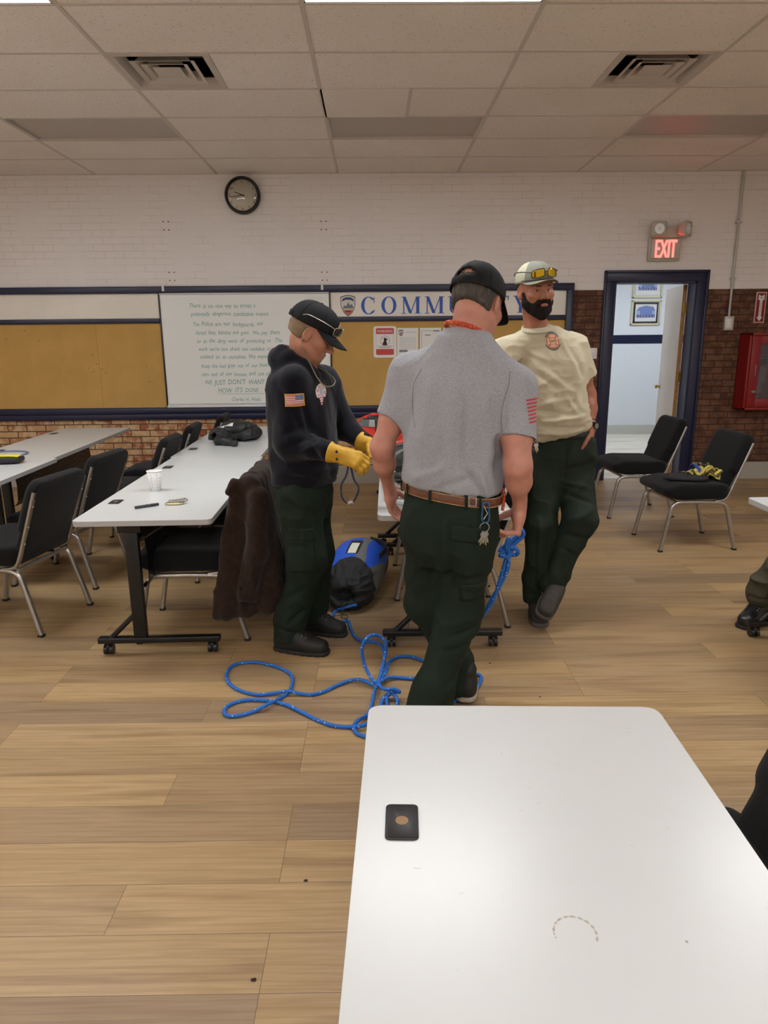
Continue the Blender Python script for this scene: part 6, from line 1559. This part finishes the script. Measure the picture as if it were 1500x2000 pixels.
rope2 = catmull([(-.115, 3.15, 1.02), (-.135, 3.30, .93), (-.165, 3.40, .86), (-.165, 3.48, .78), (-.14, 3.55, .735), (-.115, 3.55, .74), (-.09, 3.50, .79), (-.08, 3.45, .84), (-.10, 3.36, .90), (-.11, 3.20, 1.0)], 6)
t2 = obj('cord_loop', G().tube(rope2, .0055, n=7), mat('grey_violet_cord', C(92, 92, 112), .8, var=.5, vscale=90), world=True)
tag(t2, 'thin grey and violet cord hanging in a loop from the yellow gloved hand', 'cord')
g = G().tube([(-.142, 3.548, .735), (-.112, 3.549, .742)], .0085, n=8); obj('whipped_end', g, MK_WH, t2, world=True)

# ---- blue rope bag
fb, bb = V3(-.165, 3.96, .125), V3(-.055, 4.56, .150)
w_, u_, v_ = frame(bb-fb, (-1, 0, 0)); Lb = np.linalg.norm(bb-fb)   # u_ left
if v_[2] < 0: v_ = -v_
P = [loft(fb, w_, u_, [(-.12, 0, -.045, .075, .055), (-.06, 0, -.03, .125, .090), (.03, 0, -.01, .155, .118), (.17, 0, .01, .172, .138), (.4, 0, .015, .172, .142), (.56, 0, .005, .15, .125), (.65, 0, -.01, .09, .09)], .03, ek=.04, n=2.4), ell(fb-w_*.12+v_*-.02, (.07, .07, .045), np.stack([u_, w_, v_], 1), .03, 's')]
V, F = sdf_mesh(P, .006); V = relax(V, F, 1)
def w_front(Vq): s = (Vq-fb)@w_; return np.clip((.14-s)/.1, 0, 1)
V = folds(V, F, [], [((28, 10, 28), .010, 5, 1, w_front), ((8, 8, 8), .006, 6)])
V[:, 2] = np.maximum(V[:, 2], .003)
cen = V[F].mean(1)-fb; s_ = cen@w_; a_ = np.degrees(np.arctan2(-(cen@u_), cen@v_-.01))    # 0 up, + to the right
mi = np.ones(len(F), int)
sw_c = 18+60*np.clip((s_-.12)/.3, 0, 1)*np.clip((.62-s_)/.22, 0, 1)*0+8*np.sin(s_*9)
mi[:] = 1
band = (np.abs(a_-(14+170*(s_-.34)**2)) < 9+40*np.abs(s_-.34)**1.0*.6)
mi[band] = 2
mi[(a_ > 88)] = 0; mi[(a_ > 60+90*(s_-.15)) & (s_ < .3)] = 2; mi[(a_ < -75)] = 0
mi[s_ > .50] = 2; mi[(s_ > .52) & (a_ > 30)] = 0
mi[s_ < .09+.05*np.cos(np.radians(a_*2))] = 0
BB = mat('bag_blue', C(28, 84, 200), .6, bump=.3, bscale=500); BK_ = mat('bag_black', C(30, 30, 32), .75, bump=.3, bscale=500); BG = mat('bag_grey', C(104, 106, 106), .8, bump=.3, bscale=500)
bag = mesh_obj('rope_bag', V, F, [BK_, BB, BG], mi, True, world=True, fixn=False)
tag(bag, 'blue, grey and black rope bag lying on the floor with its mouth open', 'bag')
o_ = fb+w_*.18+u_*.055+v_*.3
decal('label_window', bag, o_, w_*.20, -u_*.078, -v_, 12, 6, lambda s, t: 0 if s < .72 and .1 < t < .9 else 1, [mat('label_cream', C(222, 222, 206), .4), BK_], bag, .004)
g = G().tube(catmull([fb-w_*.10+v_*-.05+u_*q for q in (.03, .0)]+[(-.20, 3.78, .012), (-.185, 3.745, .01), (-.165, 3.75, .01), (-.17, 3.79, .012), (-.21, 3.80, .01), (-.26, 3.79, .006)], 6), .0022, n=6); obj('draw_cord', g, M_BLACK, bag, world=True)
g = G().tube(catmull([fb+w_*s+v_*(.13+.02*math.sin(s*5))-u_*q for s, q in ((.48, .05), (.42, .13), (.30, .185), (.16, .165))], 6), 0, rect=(.035, .006), up=v_); obj('shoulder_strap', g, BK_, bag, world=True)

# ---- jacket over the chair
P = []; rq = random.Random(4)
for k in range(7):
    t = k/6; x0, x1 = -.70+.13*t, -.83+.33*t
    P.append(cone((x0, 3.455+.012*(k % 2), .80-.02*t), (x1, 3.425-.02*(k % 2), .175+.06*t), .034, .030+.006*(k % 2), .035))
for k in range(9):
    t = k/8; y0 = 3.46+.47*t
    P.append(cone((-.605+.01*(k % 2), y0, .85), (-.525+.03*(k % 2)-.03*t, y0-.01, .24+.03*math.sin(k)), .034, .036, .035))
    if k < 8: P.append(cone((-.665, y0+.02, .83), (-.765+.01*(k % 2), y0+.02, .56), .026, .028, .035))
P += [cone((-.645, 3.46, .865), (-.63, 3.93, .865), .040, .038, .04), cone((-.70, 3.45, .86), (-.73, 3.42, .83), .03, .014, .02),
      cone((-.585, 3.42, .80), (-.60, 3.385, .52), .05, .048, .03), cone((-.60, 3.385, .52), (-.655, 3.375, .30), .05, .046, .03), cone((-.655, 3.37, .34), (-.66, 3.37, .24), .030, .030, .01, 's')]
JK = mat('brown_fleece', C(46, 34, 27), .98, bump=.8, bscale=180, sheen=.12, var=.2, vscale=40, spec=.1)
jk = smooth_obj('jacket', P, JK, None, .005, rel=2, noi=[((12, 12, 5), .008, 5, 1), ((40, 40, 30), .002, 2)])
tag(jk, 'dark brown fleece jacket draped over the chair beside the cup table', 'jacket')
g = G().tube([(-.50, 3.60, .30), (-.497, 3.60, .285)], .004, n=6); obj('zip_pull', g, M_ALU, jk, world=True)

# ---- black nylon sack on the table by the wall
P = [ell((-1.17, 6.02, .815), (.15, .17, .075), np.array(Matrix.Rotation(.25, 3, 'Z')), .04, n=2.4), ell((-1.08, 5.95, .80), (.12, .15, .06), None, .04), ell((-1.27, 5.80, .80), (.10, .13, .058), None, .04), cone((-1.28, 5.66, .775), (-1.10, 5.56, .765), .034, .022, .03), cone((-1.20, 5.75, .86), (-1.05, 5.85, .87), .02, .02, .03),
     cone((-1.33, 5.66, .80), (-1.24, 5.83, .81), .035, .03, .01, 's')]
P.append(plane((0, 0, .7425), (0, 0, -1), k=.004))
sk = smooth_obj('stuff_sack', P, mat('black_nylon', C(34, 36, 38), .55, bump=.2, bscale=300, var=.15, vscale=20), None, .0055, rel=1, noi=[((16, 9, 16), .012, 5, 1), ((40, 30, 40), .003, 2)])
tag(sk, 'rumpled black nylon sack with a white label, lying on the table by the wall', 'bag')
decal('white_label', sk, (-1.30, 5.83, 1.1), (.12, .03, 0), (-.0, .085, 0), (0, 0, -1), 8, 6, lambda s, t: 0, [M_WHITE], sk, .004)
decal('print_patch', sk, (-1.17, 5.60, 1.1), (.045, .015, 0), (0, .04, 0), (0, 0, -1), 8, 8, lambda s, t: 0 if abs(s-.5)+abs(t-.5) < .5 and abs(s-.5)+abs(t-.5) > .25 else None, [M_WHITE], sk, .004)

# ---- things on the cup table
cu = empty('paper_cup', (-1.243, 3.905, .7405), 0, 'white paper cup standing on the cup table', 'cup')
obj('cup_wall', G().lathe([(0, .004), (.028, .004), (.0285, 0), (.030, 0), (.042, .112), (.0405, .112), (.0285, .006), (0, .006)], n=36), mat('cup_white', C(228, 228, 226), .5), cu)
obj('rim', G().tube([(.0420*math.cos(a), .0420*math.sin(a), .1125) for a in np.linspace(0, 2*PI, 33)[:-1]], .0022, n=8, closed=True), MATS['cup_white'], cu)
g = G(); 
for j in range(4):
    for k in range(5):
        a = -1.9+.42*(j % 4)+.05*(k % 2); z0 = .02+.017*k; r = .0302+.012*z0/.112+.0003
        if j == 1 or (j == 3 and k > 3): continue
        g.add([(r*math.cos(a), r*math.sin(a), z0), (r*math.cos(a+.16), r*math.sin(a+.16), z0), ((r+.0005)*math.cos(a+.16), (r+.0005)*math.sin(a+.16), z0+.008), ((r+.0005)*math.cos(a+.02), (r+.0005)*math.sin(a+.02), z0+.010)], [(0, 1, 2, 3)], 0, False)
obj('grey_marks', g, mat('cup_print', C(196, 196, 200), .6), cu, fixn=False)
mk = empty('marker_pen', (-1.165, 3.49, .7485), 0, 'black marker pen lying on the cup table', 'pen')
d = unit((.095, .07, 0)); obj('barrel', G().cyl(-d*.06, d*.02, .0075, n=14), mat('pen_dark', C(50, 54, 58), .4), mk); obj('pen_cap', G().cyl(d*.02, d*.062, .0082, .0068, n=14).box(-.002, .002, -.001, .001, .006, .009), M_BLACK, mk)
def carabiner(name, c, d, n, m, L=.088, W=.056, r=.0052):
    d = unit(d); n = unit(n); t = np.cross(n, d); q = lambda a, b: tuple(np.array(c)+d*a+t*b)
    P = smooth_poly([q(-L/2, -W*.28), q(-L/2, W*.30), q(L*.40, W/2), q(L/2, W*.30), q(L/2, -W*.35), q(L*.3, -W*.42)], .02, 5)
    return G().tube(P, r, n=8, closed=True)
M_CG = mat('pale_gold', C(196, 190, 150), .3, .8)
for c, m, a, lab in (((-1.040, 3.552, .7465), M_CG, .2, 'pale gold carabiner lying on the cup table, under the silver one'), ((-1.025, 3.568, .7575), M_STEEL, .45, 'silver carabiner lying on the cup table, on top of the gold one')):
    r_ = empty('carabiner', c, 0, lab, 'carabiner'); d = V3(math.cos(a), math.sin(a), 0)
    obj('body', carabiner('x', (0, 0, 0), d, (0, 0, 1), m), m, r_)
    t = np.cross(V3(0, 0, 1), d); obj('gate_sleeve', G().cyl(-d*.02+t*-.018, d*.025+t*-.024, .0068, n=12), m, r_)

# ---- left tables
py = smooth_obj('yellow_pouch', [ell((-2.60, 4.89, .768), (.13, .075, .024), np.array(Matrix.Rotation(.1, 3, 'Z')), .02, n=4)], mat('pouch_black', C(30, 32, 26), .7), None, .005)
tag(py, 'yellow and black flat pouch on the table at the left edge', 'pouch')
py.location.z = max(py.location.z, .7415)
decal('yellow_top', py, (-2.71, 4.835, 1), (.225, .02, 0), (-.008, .11, 0), (0, 0, -1), 10, 6, lambda s, t: 0, [mat('pouch_yellow', C(238, 222, 28), .6)], py, .003)
g = G().tube(catmull([(-2.95, 5.35, .747), (-2.80, 5.42, .747), (-2.66, 5.36, .747), (-2.64, 5.22, .747), (-2.74, 5.10, .747), (-2.9, 5.05, .747)], 7), .005, n=7)
cb_ = obj('cable', g, mat('slate_blue', C(98, 104, 138), .6), world=True); tag(cb_, 'slate blue cord curling over the left table behind the yellow pouch', 'cord')

# ---- rescue litter on the middle table
lt = empty('rescue_litter', (.36, 4.2, .7405), 0, 'silver tube framed rescue litter lying on the middle table', 'stretcher')
def oval(rx, ry, z, n=44, taper=.0):
    out = []
    for i in range(n):
        a = 2*PI*i/n; x = rx*np.sign(math.cos(a))*abs(math.cos(a))**.7; y = ry*np.sign(math.sin(a))*abs(math.sin(a))**.55
        out.append((x*(1-taper*(y/ry)), y, z))
    return out
M_TUBE = mat('polished_tube', C(214, 214, 210), .28, .75)
obj('top_rail', G().tube(oval(.305, .90, .095), .0125, n=10, closed=True), M_TUBE, lt)
obj('lower_rail', G().tube(oval(.285, .87, .055), .009, n=8, closed=True), M_TUBE, lt)
for k in range(7):
    y = -.78+.26*k; obj('rib', G().tube(catmull([(-.302, y, .095), (-.285, y, .05), (-.20, y, .014), (0, y, .010), (.20, y, .014), (.285, y, .05), (.302, y, .095)], 5), .008, n=8), M_TUBE, lt)
obj('webbing_floor', G().box(-.2, .2, -.8, .8, .018, .024), mat('litter_mesh', C(84, 88, 86), .8), lt)
for k in range(4):
    y = -.62+.36*k; g = G().tube(catmull([(-.30, y, .10), (-.22, y+.05, .10), (-.05, y+.03, .10+.02*(k % 2)), (.12, y-.04, .10), (.30, y+.02, .10)], 5), 0, rect=(.004, .045), up=(0, 0, 1)); obj('strap', g, mat('strap_grey', C(96, 100, 100), .8) if k % 2 else BK_, lt)
obj('end_plate', G().box(.16, .25, -.915, -.885, .0, .035, bev=.004), M_WHITE, lt)
def softbag(name, parts, m, label, cat, seed, **kw):
    o = smooth_obj(name, parts, m, None, .006, rel=1, noi=[((12, 12, 12), .008, seed, 1), ((35, 35, 35), .002, 2)]); return tag(o, label, cat)
sb = softbag('gear_bag', [ell((.27, 4.05, .885), (.17, .26, .085), None, .03, n=3), cone((.13, 3.70, .84), (.33, 3.78, .85), .03, .03, .03), plane((0, 0, .80), (0, 0, -1))], mat('gear_black', C(34, 36, 37), .7), 'black gear bag with grey straps lying in the rescue litter', 'bag', 4)
for k, y in enumerate((3.86, 4.0, 4.14)):
    decal('grey_strap', sb, (.08, y, 1.3), (.38, .05, 0), (0, .035, 0), (0, 0, -1), 20, 3, lambda s, t: 0, [MATS['strap_grey']], sb, .005)
rb = softbag('rescue_pack', [ell((.06, 5.62, .855), (.20, .17, .115), None, .03, n=3), ell((.0, 5.55, .93), (.09, .09, .06), None, .03), plane((0, 0, .7425), (0, 0, -1))], mat('pack_red', C(206, 52, 40), .6), 'red rescue pack with black straps on the table behind the men', 'bag', 8)
decal('grey_panel', rb, (-.12, 5.2, .90), (.14, .0, 0), (0, 0, .06), (0, 1, 0), 10, 6, lambda s, t: 0, [MATS['strap_grey']], rb, .006)
decal('grey_panel', rb, (-.04, 5.2, .90), (.05, 0, 0), (.01, 0, .08), (0, 1, 0), 8, 8, lambda s, t: 0, [mat('pack_silver', C(150, 152, 146), .6)], rb, .007)
decal('black_strap', rb, (.015, 5.2, .76), (.022, 0, 0), (-.01, 0, .24), (0, 1, 0), 3, 16, lambda s, t: 0, [BK_], rb, .008)
decal('black_strap', rb, (-.15, 5.2, .955), (.26, 0, 0), (0, 0, .03), (0, 1, 0), 16, 3, lambda s, t: 0, [BK_], rb, .008)
rb2 = softbag('gear_pouch', [ell((.27, 4.95, .80), (.12, .16, .055), None, .03, n=3), plane((0, 0, .7425), (0, 0, -1))], mat('pouch_red', C(214, 60, 44), .6), 'small red pouch at the far end of the middle table, mostly behind the grey shirt', 'bag', 9)
rb2.location.z += .0

# ---- webbing bundle on the chair seat
sx, sy, sz = 2.50, 5.20, .520
wbm = empty('webbing_bundle', (sx, sy, sz), 0, 'tangled bundle of yellow, blue and red webbing on the chair seat', 'webbing')
YW = mat('yellow_webbing', C(196, 176, 84), .8, var=.45, vscale=60, bump=.4, bscale=200)
rq = random.Random(9)
for k in range(13):
    cx, cy = rq.uniform(-.10, .07), rq.uniform(-.09, .07); ra = rq.uniform(.03, .055); ph = rq.uniform(0, 6)
    pts = [(cx+ra*math.cos(a+ph)*1.2, cy+ra*math.sin(a+ph), .024+.0045*k+.018*math.sin(a*3+k)) for a in np.linspace(0, 2*PI, 15)[:-1]]
    obj('yellow_loop', G().tube(catmull(pts, 4, True), 0, rect=(.007, .022), closed=True, up=(rq.uniform(-.4, .4), rq.uniform(-.4, .4), 1)), YW if k % 3 else mat('olive_webbing', C(84, 78, 40), .8), wbm)
obj('blue_band', G().tube(catmull([(-.075, -.11, .01), (-.075, -.10, .065), (-.07, -.03, .095), (-.065, .04, .085), (-.06, .09, .02)], 5), 0, rect=(.03, .008), up=(1, 0, 0)), mat('webbing_blue', C(36, 64, 150), .8), wbm)
RW = mat('red_webbing', C(140, 28, 40), .8, var=.3, vscale=60)
obj('red_coil', G().tube(catmull([(.12+.03*math.cos(a)*(1+.1*k_), .0+.03*math.sin(a)-.05, .015+.0022*i) for i, (a, k_) in enumerate([(j*.6, j % 2) for j in range(24)])], 3), .006, n=7), RW, wbm)
pc = smooth_obj('pouch', [ell((2.36, 5.14, .535), (.14, .10, .024), np.array(Matrix.Rotation(-.2, 3, 'Z')), .02, n=3), cone((2.24, 5.10, .53), (2.19, 5.16, .525), .012, .008, .01)], BK_, None, .005, rel=1, noi=[((20, 20, 20), .004, 3, 1)])
tag(pc, 'flat black pouch with a white tag on the chair seat, beside the webbing', 'pouch')
decal('white_tag', pc, (2.335, 5.19, .9), (.07, .02, 0), (-.015, .055, 0), (0, 0, -1), 4, 4, lambda s, t: 0, [M_WHITE], pc, .006)

# ---- key rings on belts
def keyring(name, top, label, m_car, fob=False, out=(0, -1, 0), nk=4):
    top = V3(*top); o = unit(out); r = empty(name, tuple(top), 0, label, 'keys'); side = np.cross(o, V3(0, 0, 1))
    q = lambda a, b, c=0: tuple(side*a+V3(0, 0, b)+o*c)
    if m_car:
        obj('snap_clip', G().tube(smooth_poly([q(-.012, 0), q(.014, 0), q(.013, -.03), q(.016, -.068), q(0, -.078), q(-.014, -.066), q(-.010, -.03)], .012, 4), .0038, n=8, closed=True), m_car, r)
        obj('clip_gate', G().tube([q(.010, -.01), q(-.006, -.040), q(.008, -.062)], .0022, n=6), M_ALU, r); z0 = -.078
    else: z0 = 0
    obj('split_ring', G().tube([q(.004+.017*math.cos(a), z0-.014+.017*math.sin(a), .002) for a in np.linspace(0, 2*PI, 21)[:-1]], .0016, n=6, closed=True), M_ALU, r)
    for k in range(nk):
        a = (-.35+.22*k); d = V3(0, 0, 0)+side*math.sin(a)+V3(0, 0, -math.cos(a)); base = side*.004+V3(0, 0, z0-.030)+o*(.002+.0028*k); pn = np.cross(d, o)
        g = G(); hd = [base+d*(.010+.0115*math.cos(t))+pn*.012*math.sin(t) for t in np.linspace(0, 2*PI, 13)[:-1]]
        g.add([p_ for p_ in hd]+[p_+o*.0022 for p_ in hd], [tuple(range(12)), tuple(range(23, 11, -1))]+[(i, (i+1) % 12, 12+(i+1) % 12, 12+i) for i in range(12)], 0, False)
        ln = .048 if k % 2 else .040
        bl = [(-.004, .018), (.004, .018), (.004, ln), (0, ln+.006), (-.002, ln-.004), (-.004, ln-.008), (-.0028, ln-.013), (-.004, ln-.018), (-.0028, ln-.023)]
        pb = [base+pn*x_+d*y_ for x_, y_ in bl]; n_ = len(pb)
        g.add(pb+[p_+o*.002 for p_ in pb], [tuple(range(n_)), tuple(range(2*n_-1, n_-1, -1))]+[(i, (i+1) % n_, n_+(i+1) % n_, n_+i) for i in range(n_)], 0, False)
        obj('key', g, mat('key_brass', C(176, 164, 120), .35, .8) if k % 2 else M_ALU, r)
    if fob:
        g = G().pillow([(side@(V3(1, 0, 0)) and a, b) for a, b in smooth_poly([(-.014, -.02), (.014, -.02), (.016, .012), (.008, .024), (-.008, .024), (-.016, .012)], .008)], [(-.005, .003), (-.003, 0), (.003, 0), (.005, .003)], ax=1)
        gg = G(); gg.add([np.array(side)*v[0]+np.array([0, 0, 1])*(v[2]-.075)+o*(.012+v[1])+side*.024 for v in g.v], g.f); obj('key_fob', gg, M_BLACK, r)
    return r
t = surf(trG, (.404, 2.0, .955), (0, 1, 0)); keyring('key_ring', (t.x, t.y-.016, .985), 'bunch of keys on a blue snap clip at the belt of the grey shirted man', mat('blue_anodised', C(66, 106, 146), .25, .7), nk=5)
t = surf(trT, (.905, 3.0, .95), (0, 1, 0)); keyring('key_ring', (.885, min(t.y, 3.9)-.016, 1.035), 'bunch of keys and a black fob at the waist of the bearded man', None, True, nk=3)
g = G().tube(catmull([(.474, 2.560, 1.02), (.484, 2.545, 1.0), (.482, 2.54, .965), (.480, 2.545, .935)], 5), .006, n=7)
o = obj('orange_cord_end', g, MATS['orange_cord'], manG, world=True)

# ---- crumbs on the floor
for i, (x, y, r_) in enumerate([(.56, 3.17, .004), (-.22, 1.76, .005), (-.32, 1.43, .006), (.73, 2.83, .003)]):
    d_ = G(); d_.add([(x+r_*math.cos(a)*1.3, y+r_*math.sin(a), .003 if k % 2 else .001) for k, a in enumerate(np.linspace(0, 2*PI, 8)[:-1])]+[(x, y, .005), (x, y, 0)], [(k, (k+1) % 7, 7) for k in range(7)]+[((k+1) % 7, k, 8) for k in range(7)], 0, False)
    tag(obj('floor_crumb', d_, mat('crumb', C(50, 42, 34), .9), world=True), 'tiny dark crumb on the plank floor, '+['behind the middle table caster', 'left of the near table, the further one', 'left of the near table, closest to the camera', 'right of the walking man'][i], 'debris')
# ================================================================ CAMERA, WORLD
cam = bpy.data.cameras.new('camera'); co = bpy.data.objects.new('camera', cam); COL.objects.link(co)
cam.sensor_fit = 'VERTICAL'; cam.sensor_height = 36; cam.lens = 36*1365/2000; cam.clip_start = .05
Rm = Matrix(((0.9998378, 0.0124246, 0.013038), (-0.0156428, 0.2403304, 0.9705651), (-0.0089255, 0.9706116, -0.2404858)))
M4 = Matrix(((Rm[0][0], Rm[0][1], -Rm[0][2], 0), (Rm[1][0], Rm[1][1], -Rm[1][2], 0), (Rm[2][0], Rm[2][1], -Rm[2][2], EYE), (0, 0, 0, 1)))
co.matrix_world = M4
bpy.context.scene.camera = co
w = bpy.data.worlds.new('world'); bpy.context.scene.world = w; w.use_nodes = True
w.node_tree.nodes['Background'].inputs[0].default_value = (.9, .93, 1, 1); w.node_tree.nodes['Background'].inputs[1].default_value = .05
s = bpy.context.scene
s.view_settings.view_transform = 'Standard'; s.view_settings.look = 'None'; s.view_settings.gamma = 1; s.view_settings.exposure = 1.55
s.view_settings.use_curve_mapping = False
s.cycles.use_denoising = True
s.cycles.max_bounces = 8; s.cycles.diffuse_bounces = 5
